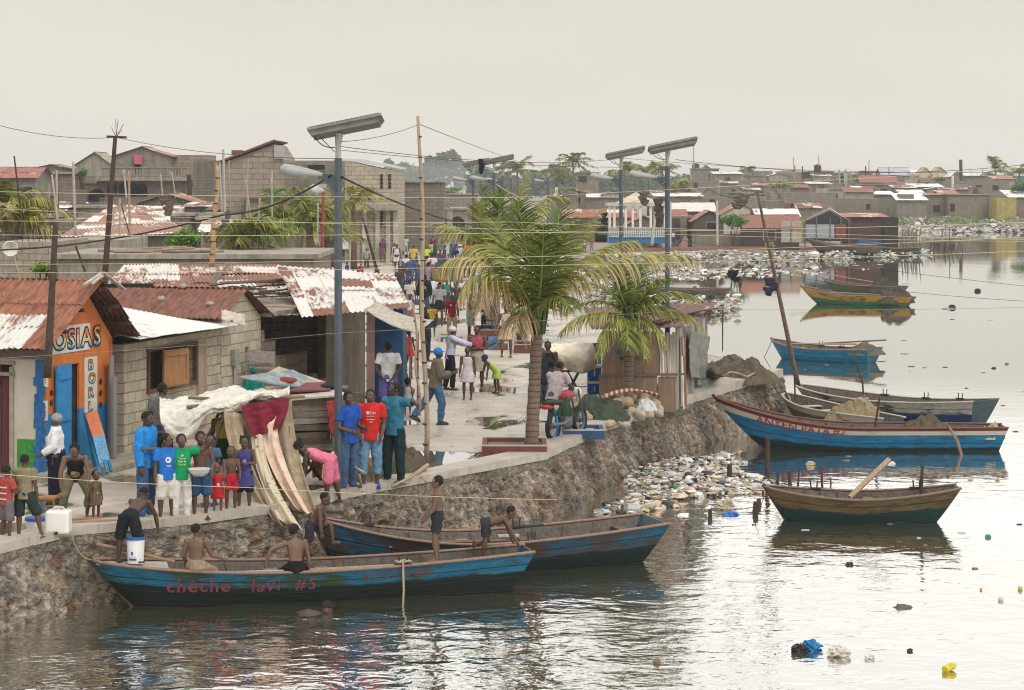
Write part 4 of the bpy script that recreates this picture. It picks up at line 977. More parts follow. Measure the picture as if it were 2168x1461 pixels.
# balcony mansion
Ym = 170; man, Wm, Hm = far_house('large grey mansion with arches and two balustraded balconies', 152, 415, 385, Ym, depth=9, mat=mConc((.25, .22, .18), 'grey_render', .5), roof='flat', wins=((.90, .62, 1.6, 1.3), (.72, .62, 1.3, 1.2)))
def arches(parent, xs, y0, y1, Y, mat=M_DARK, w=None):
 for x in xs:
  ww = (w or 34) / 2; zt = HC - (y0 - YH) * Y / FP; zb = HC - (y1 - YH) * Y / FP; rr_ = ww * Y / FP; Xc = (x - CX) * Y / FP
  o = [(Xc - rr_, Y - .1, zb), (Xc + rr_, Y - .1, zb)] + [(Xc + rr_ * math.cos(a), Y - .1, zt - rr_ + rr_ * math.sin(a)) for a in (PI * k / 10 for k in range(11))]
  mb = MB(); mb.prism(o, (0, .07, 0)); mb.build('arch', mat, parent)
arches(man, (238, 262), 388, 415, Ym, w=20); arches(man, (282, 300), 388, 415, Ym, w=22); arches(man, (205,), 400, 425, Ym, w=34)
def balus(parent, x0, x1, yt, yb, Y, mat=None, step=3.2):
 mat = mat or mConc((.27, .24, .19), 'baluster'); mb = MB(); k = Y / FP
 mb.box(((x0 + x1) / 2 * k - CX * k, Y, HC - (yt + .8 - YH) * k), ((x1 - x0) * k, .25, 1.8 * k)); mb.box(((x0 + x1) / 2 * k - CX * k, Y, HC - (yb - .5 - YH) * k), ((x1 - x0) * k, .25, 1.6 * k))
 x = x0
 while x < x1: mb.box(((x - CX) * k, Y, HC - ((yt + yb) / 2 - YH) * k), (step * .5 * k, .12, (yb - yt) * k)); x += step
 mb.build('balustrade', mat, parent)
balus(man, 215, 402, 354, 373, Ym - 1.0); balus(man, 158, 205, 372, 388, Ym - 1.2); balus(man, 212, 275, 419, 432, Ym - 1.5)
mb = MB(); mb.box(((310 - CX) * (Ym - .5) / FP, Ym - .4, HC - (378 - YH) * Ym / FP), (200 * Ym / FP, 1.4, .35)); mb.build('balcony_slab', mConc((.28, .25, .2), 'slab'), man)
uf, _, _ = far_house('upper storey shack with a pink curtain in its window on the mansion', 242, 360, 330, 174, depth=5, roof='side', rise=20, rmat=M_ROOFP, mat=mConc((.20, .185, .16), 'grey_render', .5), wins=((.42, .86, .5, .9),))
mb = MB(); mb.box(((293 - CX) * 173.8 / FP, 173.7, HC - (338 - YH) * 173.8 / FP), (.62, .1, .75)); mb.build('curtain', mPaint((.5, .10, .12), 'pink_cloth'), uf)
far_house('bare block wall house with a bamboo pole before it, right of the mansion', 350, 440, 328, 176, depth=5, mat=mBlock((.27, .23, .17), stain=.4, scale=.7), wins=((.3, .8, .5, .6),))
pg, _, _ = far_house('small gabled dormer house left of the mansion roof', 160, 240, 350, 176, roof='side', rise=28, rmat=mConc((.33, .3, .24), 'slate'), mat=mConc((.30, .27, .21), 'plaster'))
far_house('narrow grey house with a pierced parapet, left of the tall gable', 408, 470, 340, 152, depth=6, mat=M_BLKD, roof=None, wins=((.8, .45, .5, 1.2),))
# big gabled grey wall
Yg = 140; t = thing('gabled_building', 'big grey block building with a half gable rising to the right', 'house', Q(535, 388, Yg) - Vector((0, 0, HC)))
k = Yg / FP
def QQ(x, y): return Q(x, y, Yg)
mb = MB(); mb.prism([zup(QQ(467, 388), 0), zup(QQ(600, 388), 0), QQ(600, 338), QQ(580, 306), QQ(470, 345)], (0, 8, 0)); mb.build('wall', mBlock((.27, .235, .18), stain=.35, scale=.55), t)
mb = MB(); a, b_ = QQ(462, 347), QQ(583, 300); mb.beam(a + Vector((0, -.2, .1)), b_ + Vector((0, -.2, .1)), .3, .12); mb.prism([a + Vector((0, 0, .05)), b_ + Vector((0, 0, .05)), b_ + Vector((0, 8, .05)), a + Vector((0, 8, .05))], (0, 0, .06)); mb.build('roof', M_ROOFD, t)
mb = MB(); mb.box(QQ(592, 322) + Vector((0, -.15, 0)), (22 * k, .1, 28 * k)); mb.build('tin_panel', M_GALV, t)
mb = MB(); mb.box(QQ(500, 323) + Vector((0, 1, 0)), (20 * k, 2, 10 * k)); mb.build('roof_shed', M_ROOFD, t)
far_house('long grey concrete building behind the nearest lamp head', 596, 735, 340, 150, depth=8, mat=mConc((.235, .21, .165), 'grey_render', .5, .6), wins=((.02, .93, .4, .9), (.53, .93, 1.2, .35)), roof=None)
mb = MB()
# building with tall vent slots at the head of the street
Yv = 140; vb = thing('vented_building', 'tall block building with rows of vent slots and a white monopitch roof', 'house', zup(Q(790, 388, Yv), 0))
def QV(x, y): return Q(x, y, Yv)
mb = MB(); mb.prism([zup(QV(730, 388), 0), zup(QV(842, 388), 0), QV(842, 362), QV(815, 358), QV(730, 340)], (0, 9, 0)); mb.build('wall', mBlock((.36, .31, .235), stain=.25, scale=.7), vb)
mb = MB(); mb.prism([QV(724, 335), QV(775, 338), QV(846, 354), QV(846, 357), QV(770, 346), QV(724, 339)], (0, 9, 0)); mb.build('roof', mTin(.05, (.55, .54, .53), seed=44), vb)
for x in (808, 825):
 for y in (372, 380, 388, 396, 452, 460, 468, 476):
  mb = MB(); mb.box(QV(x, y) + Vector((0, -.03, 0)), (.16, .1, .20)); mb.build('vent', M_DARK, vb)
for x in (745, 772, 800, 822, 838):
 mb = MB(); mb.box(zup(QV(x, 388) + Vector((0, -.1, 0)), (HC - (440 - YH) * Yv / FP) / 2), (.3, .3, HC - (440 - YH) * Yv / FP)); mb.build('pilaster', mConc((.42, .38, .31), 'pale_pilaster', .3), vb)
mb = MB(); mb.box(QV(786, 442) + Vector((0, -.5, 0)), (118 * Yv / FP, 1.2, .2)); mb.build('ledge', mConc((.3, .27, .22), 'slab'), vb)
for x in (732, 735): pass
mb = MB(); mb.box(QV(740, 502) + Vector((0, -.1, 0)), (.9, .1, 1.6)); mb.build('door', M_WHITE, vb)
far_house('dark block house with a ragged parapet behind the bamboo pole', 842, 938, 386, 165, depth=6, mat=mBlock((.17, .145, .115), stain=.5, scale=.7), roof='flat')
ah, _, _ = far_house('arcaded building closing the street, with scalloped dark arches', 846, 985, 444, 188, depth=7, mat=mConc((.25, .22, .18), 'grey_render', .5), roof='flat')
arches(ah, (895, 935, 968), 458, 500, 187.5, w=32)
for x in (878, 915, 952):
 mb = MB(); k = 187 / FP; mb.box(((x - CX) * k, 187.2, 1.4), (.5, .5, 2.8)); mb.build('column', mConc((.30, .26, .21), 'column'), ah)
rT3 = random.Random(12)
bp_ = MB()
for i in range(16): 
 c = Q(920 + rT3.uniform(-25, 25), 434, 189); dd = Vector((rT3.uniform(-1, 1), rT3.uniform(-.5, .5), rT3.uniform(-.1, .35))); bp_.beam(c - dd, c + dd, .08, .06)
tag(bp_.build('branch_pile', M_PLANK), 'pile of branches on the roof of the arcaded building', 'branch pile')
far_house('white walled house far beyond the arcade', 930, 985, 398, 420, mat=M_WHITE, wins=((.3, .6, 1, 1),), roof='flat')
far_house('grey wall house below the misty hill', 940, 1010, 412, 300, mat=M_BLKFAR, roof='flat')
# ---- buildings beyond the palms and the plaza
FH = [
 ('long block wall with a white tin roof edge behind the palms', 1178, 1312, 418, 300, None, dict(roof='shed', rise=6, rmat=M_ROOFW)),
 ('tall brick tower house among the coconut palms', 1222, 1268, 366, 340, None, dict(roof='flat', wins=((.25, .85, 1.4, 1.0),), mat=mBlock((.27, .21, .17), scale=.7))),
 ('long grey block building behind the right street lamps', 1395, 1622, 418, 285, None, dict(wins=((.2, .8, .6, .8), (.5, .8, .8, .8)))),
 ('flat roofed block house with a white roof edge by the rightmost lamp', 1388, 1486, 416, 278, None, dict(roof='shed', rise=5, rmat=M_ROOFW)),
 ('wide grey upper terrace of bare block walls', 1436, 1622, 383, 370, None, dict(wins=((.55, .8, 1.2, 1.2), (.2, .85, .8, 1.0)))),
 ('block house carrying a black water tank', 1466, 1522, 358, 420, None, dict(roof='flat')),
 ('small house with a brown and cream pointed roof behind the water tank', 1478, 1512, 362, 430, None, dict(roof='side', rise=12, rmat=M_ROOFP)),
 ('grey house with white roof beams on the skyline', 1512, 1570, 368, 410, None, dict(roof='shed', rise=4, rmat=M_ROOFW, wins=((.5, .85, 1, .8),))),
 ('square grey rooftop room on the skyline left of the far mast', 1592, 1636, 362, 430, None, dict()),
 ('broad grey block on the skyline with a stair opening', 1648, 1722, 363, 420, None, dict(wins=((.8, .9, 1.6, 1.2),))),
 ('grey house under a black tank on a slab roof', 1720, 1765, 364, 425, None, dict(roof='flat', wins=((.4, .9, .8, .8),))),
 ('open roofed house frame with white posts', 1770, 1806, 371, 400, None, dict(wins=((.5, .9, 1.5, 1.2),))),
 ('dark gabled house with an aerial on the skyline', 1812, 1846, 370, 410, None, dict(roof='side', rise=8, rmat=M_ROOFD)),
 ('house with a wide blue grey tin roof on the skyline', 1866, 1926, 370, 415, None, dict(roof='gable', rise=15, rmat=mTin(.05, (.36, .38, .42), seed=51))),
 ('cream house with the left of two pointed gables', 1946, 1974, 371, 405, None, dict(roof='side', rise=16, mat=mConc((.55, .46, .30), 'cream_render', .2), rmat=mConc((.40, .33, .22), 'cream_roof', .2))),
 ('cream house with the right of two pointed gables', 1972, 2010, 371, 404, None, dict(roof='side', rise=17, mat=mConc((.55, .46, .30), 'cream_render', .2), rmat=mConc((.42, .34, .22), 'cream_roof', .2))),
 ('grey tin gabled house right of the cream pair', 2012, 2040, 374, 395, None, dict(roof='side', rise=12, rmat=M_ROOFW)),
 ('low house with a white sheet roof near the far palm', 2045, 2085, 372, 400, None, dict(roof='shed', rise=5, rmat=M_ROOFW)),
 ('dark block house below the far right palm', 2085, 2150, 374, 400, None, dict()),
 ('teal shuttered house at the right edge of the skyline', 2150, 2215, 372, 390, None, dict(mat=mConc((.10, .16, .17), 'teal_render'))),
 ('block house with a red tin roof in the middle terrace', 1824, 1898, 386, 372, None, dict(roof='gable', rise=13, rmat=mTin(1., (.4, .2, .15), rc=(.24, .09, .07), seed=52))),
 ('house with a white door frame in the middle terrace', 1684, 1716, 388, 360, None, dict(wins=((.5, .7, 1.4, 2.0),))),
 ('open fronted house with a white lintel and posts', 1712, 1758, 389, 355, None, dict(roof='shed', rise=3, rmat=M_ROOFW, wins=((.5, .75, 2.2, 1.3),))),
 ('low grey houses\' side wall with a blue door', 1754, 1782, 390, 350, None, dict(wins=((.3, .6, .8, 2.4),))),
 ('broad stained wall below the skyline blocks', 1600, 1700, 384, 372, None, dict()),
 ('shed with a small white roof amid the grey terrace', 1812, 1830, 400, 345, None, dict(roof='shed', rise=5, rmat=M_ROOFW)),
 ('grey house with twin small windows in the terrace', 1826, 1900, 392, 352, None, dict(roof='flat', wins=((.1, .8, .7, .8), (.6, .8, 1.2, .8)))),
 ('block house with a white shed roof beside a tin side', 1932, 1996, 396, 345, None, dict(roof='shed', rise=6, rmat=M_ROOFW)),
 ('grey house with a blue grey shed roof sloping right', 1895, 1940, 398, 342, None, dict(roof='shed', rise=5, rmat=M_ROOFM2)),
 ('pink white parapet house under the cream gables', 1908, 1948, 380, 385, None, dict(mat=mConc((.42, .34, .3), 'pink_render', .3))),
 ('long two storey block wall with three boarded windows', 1995, 2136, 383, 350, None, dict(wins=((.32, .8, 1.1, .9), (.55, .8, 1.1, .9), (.8, .8, 1.0, .9)))),
 ('house whose white tin roof lies before a long grey wall', 1812, 1892, 412, 318, None, dict(roof='shed', rise=6, rmat=M_ROOFW, depth=4)),
 ('long grey wall house left of the white roofed one', 1766, 1862, 420, 305, None, dict(wins=((.75, .6, .6, .8),))),
 ('block house with a bright white sloping roof at the rubbish bank', 1900, 1961, 424, 300, None, dict(roof='shed', rise=12, rmat=mTin(-.3, (.8, .8, .78), seed=53), depth=4)),
 ('block house with a pink edged flat roof at the rubbish bank', 1960, 2006, 413, 302, None, dict(roof='shed', rise=2, rmat=M_ROOFP, wins=((.5, .45, 1.0, 1.0),))),
 ('long low house with a crumbling white parapet', 2008, 2096, 413, 300, None, dict(roof='flat', wins=((.1, .5, .7, 1.2),))),
 ('pale yellow walled yard at the right bank', 2110, 2152, 420, 295, None, dict(mat=mConc((.36, .29, .10), 'yellow_render', .4))),
 ('low house under a big white tin roof at the right edge', 2138, 2200, 418, 297, None, dict(roof='shed', rise=13, rmat=M_ROOFW)),
 ('rust streaked house above the shacks on stilts', 1690, 1740, 440, 215, None, dict(roof='gable', rise=10, rmat=M_ROOFM)),
 ('grey tin hut before the long block wall', 1660, 1700, 430, 260, None, dict(mat=M_ROOFD, roof=None)),
 ('block wall house with climbing plants left of the stilts', 1630, 1770, 408, 300, None, dict()),
 ('dark reed walled house before the grey wall', 1620, 1660, 425, 240, None, dict(mat=M_BLKD)),
 ('long house with a rust and white tin roof behind the palms', 1195, 1345, 460, 215, None, dict(roof='gable', rise=16, rmat=mTin(.75, (.7, .62, .56), rc=(.24, .09, .06), seed=54), mat=M_BLKD, wins=((.55, .55, 1.2, 1.5),))),
 ('house with green shutters behind the palms', 1260, 1290, 480, 200, None, dict(roof='flat', mat=M_BLKD, doors=((.5, .9, 1.8, mPaint((.06, .16, .06), 'green_door')),))),
 ('rust red tin roofed house right of the pavilion', 1398, 1452, 461, 196, None, dict(roof='gable', rise=16, rmat=mTin(.9, (.7, .62, .56), rc=(.24, .10, .06), seed=55))),
 ('house draped in big white tarpaulins', 1424, 1512, 447, 205, None, dict(roof='gable', rise=17, rmat=mFabric((.62, .58, .52)), mat=M_BLKD)),
 ('block house with a dark doorway and pink gable', 1418, 1472, 458, 184, None, dict(roof=None, mat=mBlock((.20, .175, .14), scale=.8), doors=((.85, .8, 1.9, None), (.25, .7, 1.9, mPaint((.05, .03, .025), 'door'))))),
 ('brown timber house with a low tin gable', 1470, 1532, 468, 180, None, dict(roof='side', rise=22, rmat=M_ROOFP, mat=mWood((.10, .07, .055), 'timber_wall', (6, 6, 1)), wins=((.6, .75, 1, .6),))),
 ('white gable walled house behind the bush', 1524, 1612, 456, 200, None, dict(roof='side', rise=26, rmat=M_ROOFP, mat=mConc((.45, .42, .36), 'white_render', .3))),
 ('white tin gabled house behind the brown roof', 1604, 1690, 458, 195, None, dict(roof='gable', rise=15, rmat=M_ROOFW, mat=M_BLKD)),
 ('long shack with a rusty brown roof facing the water', 1578, 1692, 482, 172, None, dict(roof='gable', rise=26, rmat=mTin(1.1, (.4, .3, .28), rc=(.20, .09, .065), seed=56), mat=mWood((.055, .04, .035), 'dark_planks', (6, 6, 1)), depth=4, wins=((.45, .5, 1.0, .8),), doors=((.75, .8, 1.9, mPaint((.3, .29, .28), 'grey_door')), (.95, .9, 1.9, mPaint((.34, .28, .2), 'pale_door'))))),
]
for (lb, x0, x1, yt, Y, dp, kw) in FH: far_house(lb, x0, x1, yt, Y + (15 if Y < 206 else 0), **kw)
for lb, x, y, Y in (('black water tank on the block house at the skyline, near the tall mast', 1473, 356, 421), ('black water tank right of the stair opening on the skyline', 1731, 358, 426)):
 mb = MB(); q = Q(x, y, Y); mb.tube([q - Vector((0, 0, .5)), q + Vector((0, 0, .7)), q + Vector((0, 0, .95))], [.75, .75, .3], 12); tag(mb.build('water_tank', mPaint((.02, .02, .022), 'black_plastic')), lb, 'water tank')
# shacks on the point
Ys = 191; sh = thing('gabled_shack', 'open fronted dark shack with a pale tin gable on the point', 'shack', zup(Q(1750, 388, Ys), 0))
def QS(x, y, dy=0): return Q(x, y, Ys + dy)
mb = MB(); roof_sheet(mb, QS(1700, 468), QS(1700, 468, 4), QS(1757, 441, 4), QS(1757, 441), wl=.2, rows=1, rr=rT); roof_sheet(mb, QS(1800, 468), QS(1800, 468, 4), QS(1757, 441, 4), QS(1757, 441), wl=.2, rows=1, rr=rT); mb.build('roof', mTin(.1, (.5, .5, .49), seed=61), sh)
mb = MB(); mb.prism([zup(QS(1704, 500), 0), zup(QS(1795, 500), 0), QS(1795, 470), QS(1757, 446), QS(1704, 470)], (0, .1, 0)); mb.build('dark_front', mPaint((.02, .022, .028), 'open_front_shade'), sh)  # near-black sheet stands in for the shade inside the open front
mb = MB(); mb.box((QS(1735, 500).x, Ys - .06, .9), (62 * Ys / FP, .08, 1.2)); mb.build('tin_apron', mTin(.1, (.30, .33, .36), seed=62), sh)
mb = MB(); mb.box((QS(1780, 500).x, Ys - .06, .9), (22 * Ys / FP, .08, 1.2)); mb.build('red_panel', mPaint((.22, .06, .05), 'red_board'), sh)
for x in (1704, 1728, 1757, 1780, 1797):
 mb = MB(); q = QS(x, 500); mb.tube([(q.x, Ys - .12, -1.3), (q.x, Ys - .12, 2.1)], .06, 5); mb.build('stilt', M_PLANK, sh)
rs = far_house('red plank shack on the point beside the gabled one', 1796, 1876, 460, 192, depth=4, roof='shed', rise=6, rmat=mTin(.7, (.55, .48, .44), rc=(.27, .12, .09), seed=63), mat=mWood((.11, .045, .035), 'red_planks', (8, 8, 1), .5), name='plank_shack', cat='shack')
oh = far_house('narrow dark outhouse of black boards standing over the water', 1872, 1902, 460, 189, depth=1.5, mat=mWood((.035, .028, .024), 'black_boards', (8, 8, 1)), name='outhouse', cat='outhouse')
mb = MB(); mb.box((QS(1852, 512).x, Ys - .4, -.3), (75 * Ys / FP, 1.4, .8)); tag(mb.build('blue_barrels_base', mPaint((.02, .10, .28), 'blue_sheet')), 'blue sheeted ledge at the foot of the red plank shack', 'ledge')
rr4 = random.Random(9)
for i in range(34):
 x = 1896 + i * 1.6 + rr4.uniform(-1, 1); q = P(x, 535 + rr4.uniform(-4, 3), -1.1); mb = MB(); h_ = rr4.uniform(1.3, 2.4); mb.tube([(q.x, q.y, -1.3), (q.x + rr4.uniform(-.1, .5), q.y, -1.1 + h_)], .035, 4); tag(mb.build('fence_stake', M_PLANK), 'thin wooden stake in the dense stockade beside the dark outhouse', 'stake', 'stakes of the stockade by the outhouse')
for i, (x, y) in enumerate([(1967, 533), (1971, 533), (1976, 533), (1982, 533), (1995, 535), (1999, 535), (2004, 535), (2011, 536), (2013, 536), (2020, 536), (2025, 536), (2031, 537), (2038, 537)]):
 q = P(x, y, -1.1); mb = MB(); h_ = (1.0, .8, 1.1, .6, .9, 1.1, 1.2, 2.3, 1.0, .5, 1.3, 1.0, .9)[i]; mb.tube([(q.x, q.y, -1.4), (q.x + rr4.uniform(-.1, .45), q.y, -1.1 + h_)], .035, 4); tag(mb.build('water_stake', M_STICK), 'dark stake standing in open water right of the stockade', 'stake', 'stakes in open water right of the stockade')
# pavilion with blue base
Yp = 184; pv = thing('pavilion', 'white pavilion with railings, blue base and a cream pyramid roof', 'pavilion', zup(Q(1350, 388, Yp), 0)); k = Yp / FP
xa, xb = (1289 - CX) * k, (1412 - CX) * k; W_ = xb - xa
mb = MB(); mb.box(((xa + xb) / 2, Yp + 2, .45), (W_, 4, .9)); mb.build('base', mPaint((.02, .14, .34), 'blue_base', .7, .3), pv)
for x in (1291, 1301, 1325, 1340, 1356, 1378, 1408):
 mb = MB(); mb.box(((x - CX) * k, Yp + .15, 1.75), (.2, .2, 3.4)); mb.build('column', M_WHITE, pv)
mb = MB(); mb.box(((xa + xb) / 2, Yp + 2, 3.35), (W_ + .3, 4.3, .25)); mb.build('ring_beam', mPaint((.42, .41, .39), 'grey_white'), pv)
mb = MB(); ap = Vector(((1349 - CX) * k, Yp + 2, HC - (407 - YH) * k)); c4 = [Vector((x, y, 3.5)) for x, y in ((xa + .8, Yp - .1), (xb - .6, Yp - .1), (xb - .6, Yp + 4.1), (xa + .8, Yp + 4.1))]
mb.add(c4 + [ap], [(0, 1, 4), (1, 2, 4), (2, 3, 4), (3, 0, 4), (3, 2, 1, 0)]); mb.build('roof', mConc((.52, .44, .32), 'cream_roof', .2), pv)
balus(pv, 1291, 1412, 482, 502, Yp, mPaint((.5, .49, .46), 'rail_white'), step=4.5)
rg = far_house('small shed with a pink gable inside the pavilion yard', 1325, 1400, 478, 191, roof='side', rise=22, rmat=mTin(1., (.5, .3, .3), rc=(.36, .10, .10), seed=66), mat=M_BLKD, depth=3)
# low walls, kerbs and curved benches of the plaza
mb = MB(); mb.box(((1520 - CX) * .0424, 191, 0), (110 * .0424, .4, 1.3)); tag(mb.build('rubble_wall', mBlock((.22, .19, .15), bw=.3, bh=.2)), 'low rubble stone wall before the timber house', 'wall')
mb = MB(); q0, q1 = P(1330, 530, -.6), P(1890, 525, -.6); mb.beam(q0, q1, .5, .45); tag(mb.build('plaza_kerb', mPaint((.26, .13, .10), 'red_kerb', .85)), 'long faded red kerb along the far plaza', 'kerb')
for i, (x, y, f, lb) in enumerate(((1382, 527, 1, 'curved pink concrete bench end before the blue pavilion base'), (1447, 522, 1, 'small curved concrete bench end right of the pavilion'), (1562, 524, 1, 'large curved pink concrete bench before the stone wall'), (1655, 522, 1, 'dark curved bench end beside the pale doors'))):
 q = P(x, y, -.6); s_ = q.y / FP; o = [(-14, 0), (14, 0), (14, -18), (10, -24), (3, -24), (-2, -16), (-8, -8), (-14, -5)]
 mb = MB(); mb.prism([(q.x + a * s_ * .95 * (.7 if i == 1 else 1), q.y, -.7 - b_ * s_) for a, b_ in o], (0, .5, 0)); tag(mb.build('concrete_bench', mConc((.34, .24, .21) if i != 3 else (.1, .09, .1), 'bench_concrete', .3)), lb, 'bench', 'curved benches on the far plaza')
# crowded small houses between the named ones
rf_ = random.Random(99)
def filler(n, xr, yr, Yr, label, group, wr=(18, 60)):
 for i in range(n):
  x = rf_.uniform(*xr); k = rf_.random(); Y = Yr[0] + (Yr[1] - Yr[0]) * k; y = yr[0] + (yr[1] - yr[0]) * k + rf_.uniform(-4, 4); w_ = rf_.uniform(*wr)
  rt_ = rf_.choice((None, 'flat', 'shed', 'shed', 'gable', 'side')); wins = [(rf_.uniform(.15, .85), .72, rf_.uniform(.5, 1.0), rf_.uniform(.6, .9)) for _ in range(rf_.choice((0, 1, 1, 2)))]
  far_house(label, x, x + w_, y, Y, depth=rf_.uniform(2.5, 4.5), roof=rt_, rise=rf_.uniform(3, 8), rmat=rf_.choice((M_ROOFW, M_ROOFM, M_ROOFM2, M_ROOFP, M_ROOFD, M_ROOFR)), mat=rf_.choice((M_BLKFAR, M_BLKD, M_BLK, M_STUCCO)), wins=wins, group=group)
filler(46, (1440, 2150), (410, 366), (300, 440), 'small grey block house among the crowded rooftops beyond the canal', 'crowded houses beyond the canal')
filler(16, (1150, 1440), (418, 398), (260, 340), 'small block house among the far rooftops behind the palms', 'far houses behind the palms', (20, 50))
filler(20, (-20, 560), (470, 400), (100, 150), 'small grey house wedged between the village roofs at the left', 'small houses between the village roofs', (25, 60))
for i in range(44):
 x, Y = (rf_.uniform(1450, 2160), rf_.uniform(340, 430)) if i < 26 else (rf_.uniform(0, 640), rf_.uniform(80, 150)); y = 372 + rf_.uniform(-6, 20) if i < 26 else 440 + rf_.uniform(-60, 20); q = Q(x, y, Y); mb = MB(); mb.tube([(q.x, Y, 0), (q.x + rf_.uniform(-.3, .3), Y, q.z + rf_.uniform(.4, 1.8))], .05 if i >= 26 else .12, 4)
 tag(mb.build('thin_pole', (M_STICK, M_GALV, M_BAMB)[i % 3]), ('thin pole sticking up from the rooftops beyond the canal', 'thin pole sticking up between the village roofs at the left')[i >= 26], 'pole', ('poles on the rooftops beyond the canal', 'poles between the village roofs')[i >= 26])
# ================================================================ palms and plants
def frond(mb, pts, leaf, rr, hue=0.0, n=46, droop=.55, wind=(.0, 0, 0), wid=.032, dry=0.0, fold=.35):
 """feather leaf along a curve of points; hue 0 green .. 1 dry"""
 wind = Vector(wind); L = sum((b - a).length for a, b in zip(pts, pts[1:])); col = mb.col
 def at(t):
  x = t * (len(pts) - 1); i = min(int(x), len(pts) - 2); return pts[i].lerp(pts[i + 1], x - i), (pts[i + 1] - pts[i]).normalized()
 gcol = (.030, .078, .012); ycol = (.24, .24, .045); bcol = (.40, .29, .17)
 def shade(h):
  h = max(0, min(1, h)); a, b_, k = (gcol, ycol, h / .5) if h < .5 else (ycol, bcol, (h - .5) / .5)
  return tuple(x * (1 - k) + y * k for x, y in zip(a, b_))
 b0 = len(mb.v)
 mb.tube([at(i / 8)[0] for i in range(9)], [.028 * (1 - .85 * i / 8) + .003 for i in range(9)], 4); col += [tuple(x * 1.3 for x in shade(hue * .5 + .35))] * (len(mb.v) - b0)
 for i in range(n):
  t = .10 + .89 * (i + rr.random() * .5) / n; p, d = at(t)
  side0 = d.cross(Vector((0, 0, 1)))
  if side0.length < .15: side0 = Vector((1, 0, 0)) - d * d.x
  side0.normalize(); up = side0.cross(d)
  prof = (math.sin(PI * min(1, .14 + .80 * t))) ** .75; ll = leaf * prof * rr.uniform(.85, 1.1)
  for sd in (-1, 1):
   if rr.random() < .05: continue
   out = (side0 * sd * (1 - .3 * t) + d * (.40 + .6 * t) + up * fold + Vector((rr.uniform(-.1, .1), rr.uniform(-.1, .1), rr.uniform(-.1, .1)))).normalized()
   q = p.copy(); dirv = out.copy(); ww = wid * rr.uniform(.8, 1.2); prev = None; wv = d.normalized(); h = hue + rr.uniform(-.12, .12)
   b0 = len(mb.v); segs = 4; dr = droop * rr.uniform(.7, 1.3); fk = rr.choice((.55, .8, 1, 1.25, 1.5))
   for s_ in range(segs + 1):
    k = s_ / segs; w_ = ww * (1 - k ** 1.6) + .003
    pw = wv * w_; mb.v += [q - pw, q + pw]
    c_ = shade(h + dry * k * k + (rr.random() < .1) * .1); f_ = fk * rr.uniform(.93, 1.07); col += [tuple(x * f_ for x in c_)] * 2
    dirv = (dirv + Vector((0, 0, -dr * .42)) + wind * .3).normalized(); q = q + dirv * (ll / segs)
   for s_ in range(segs):
    a = b0 + 2 * s_; mb.f.append([a, a + 1, a + 3, a + 2]); mb.m.append(0)
M_PTR = None
g = G('palm_trunk'); p_ = g.obj(); sp = g.n('SeparateXYZ', Vector=p_)
rg_ = g.math('FRACT', g.math('ADD', g.math('MULTIPLY', sp.outputs[2], 9.0), g.math('MULTIPLY', g.noise(p_, 5, 3), .8)))
c_ = g.mix(g.ramp(rg_, [(.0, 0.), (.25, 1.)]), (.035, .025, .018), g.mix(g.noise(p_, 11, 5, .75), (.07, .048, .035), (.30, .215, .165)))
g.bump(rg_, .7, .03); M_PTR = g.fin(c_, .9, .15)
def palm_trunk(base, top, r0, r1, bulb=1.5, bend=0.0, parent=None):
 mb = MB(); n = 22; pts = []; rad = []
 for i in range(n + 1):
  t = i / n; p = base.lerp(top, t); p.x += bend * math.sin(PI * t); pts.append(p); rad.append((r0 + (r1 - r0) * t) * (1 + (bulb - 1) * max(0, 1 - t * 6) ** 2) * (1 + .05 * ((i * 7) % 3 - 1)))
 mb.tube(pts, rad, 12); return mb.build('trunk', M_PTR, parent, smooth=True)
def palm_px(label, base, crown_px, fronds, leaf=.75, n=48, r0=.16, r1=.12, wid=.032, bend=0.0, seed=1, wind=(.25, 0, 0), group='coconut palms by the canal'):
 rr = random.Random(seed); t = thing('coconut_palm', label, 'palm tree', base, 0, group); Y = base.y; cr = Q(crown_px[0], crown_px[1], Y)
 palm_trunk(base - Vector((0, 0, .1)), cr - Vector((0, 0, .1)), r0, r1, bend=bend, parent=t)
 for (tx, ty, kx, ky, dy, hue, dr) in fronds:
  tip = Q(tx, ty, Y + dy); ctl = Q(kx, ky, Y + dy * .5); mb = MB(); mb.col = []
  frond(mb, bez(cr, ctl, tip, 14), leaf, rr, hue=hue, n=n, droop=dr, wind=wind, wid=wid, dry=.35)
  mb.build('frond', M_LEAF, t)
 mb = MB(); mb.col = []   # sheath of leaf bases
 for k in range(9):
  a = 2 * PI * k / 9; q = cr + Vector((math.cos(a) * .10, math.sin(a) * .10, -.32)); mb.tube([q, q + Vector((math.cos(a) * .06, math.sin(a) * .06, .35)), cr + Vector((math.cos(a) * .22, math.sin(a) * .22, .35))], [.05, .045, .02], 5); 
 mb.col = [(.10, .13, .03) if (i // 15) % 3 else (.03, .035, .012) for i in range(len(mb.v))]
 mb.build('leaf_base', M_LEAF, t, smooth=True)
 return t
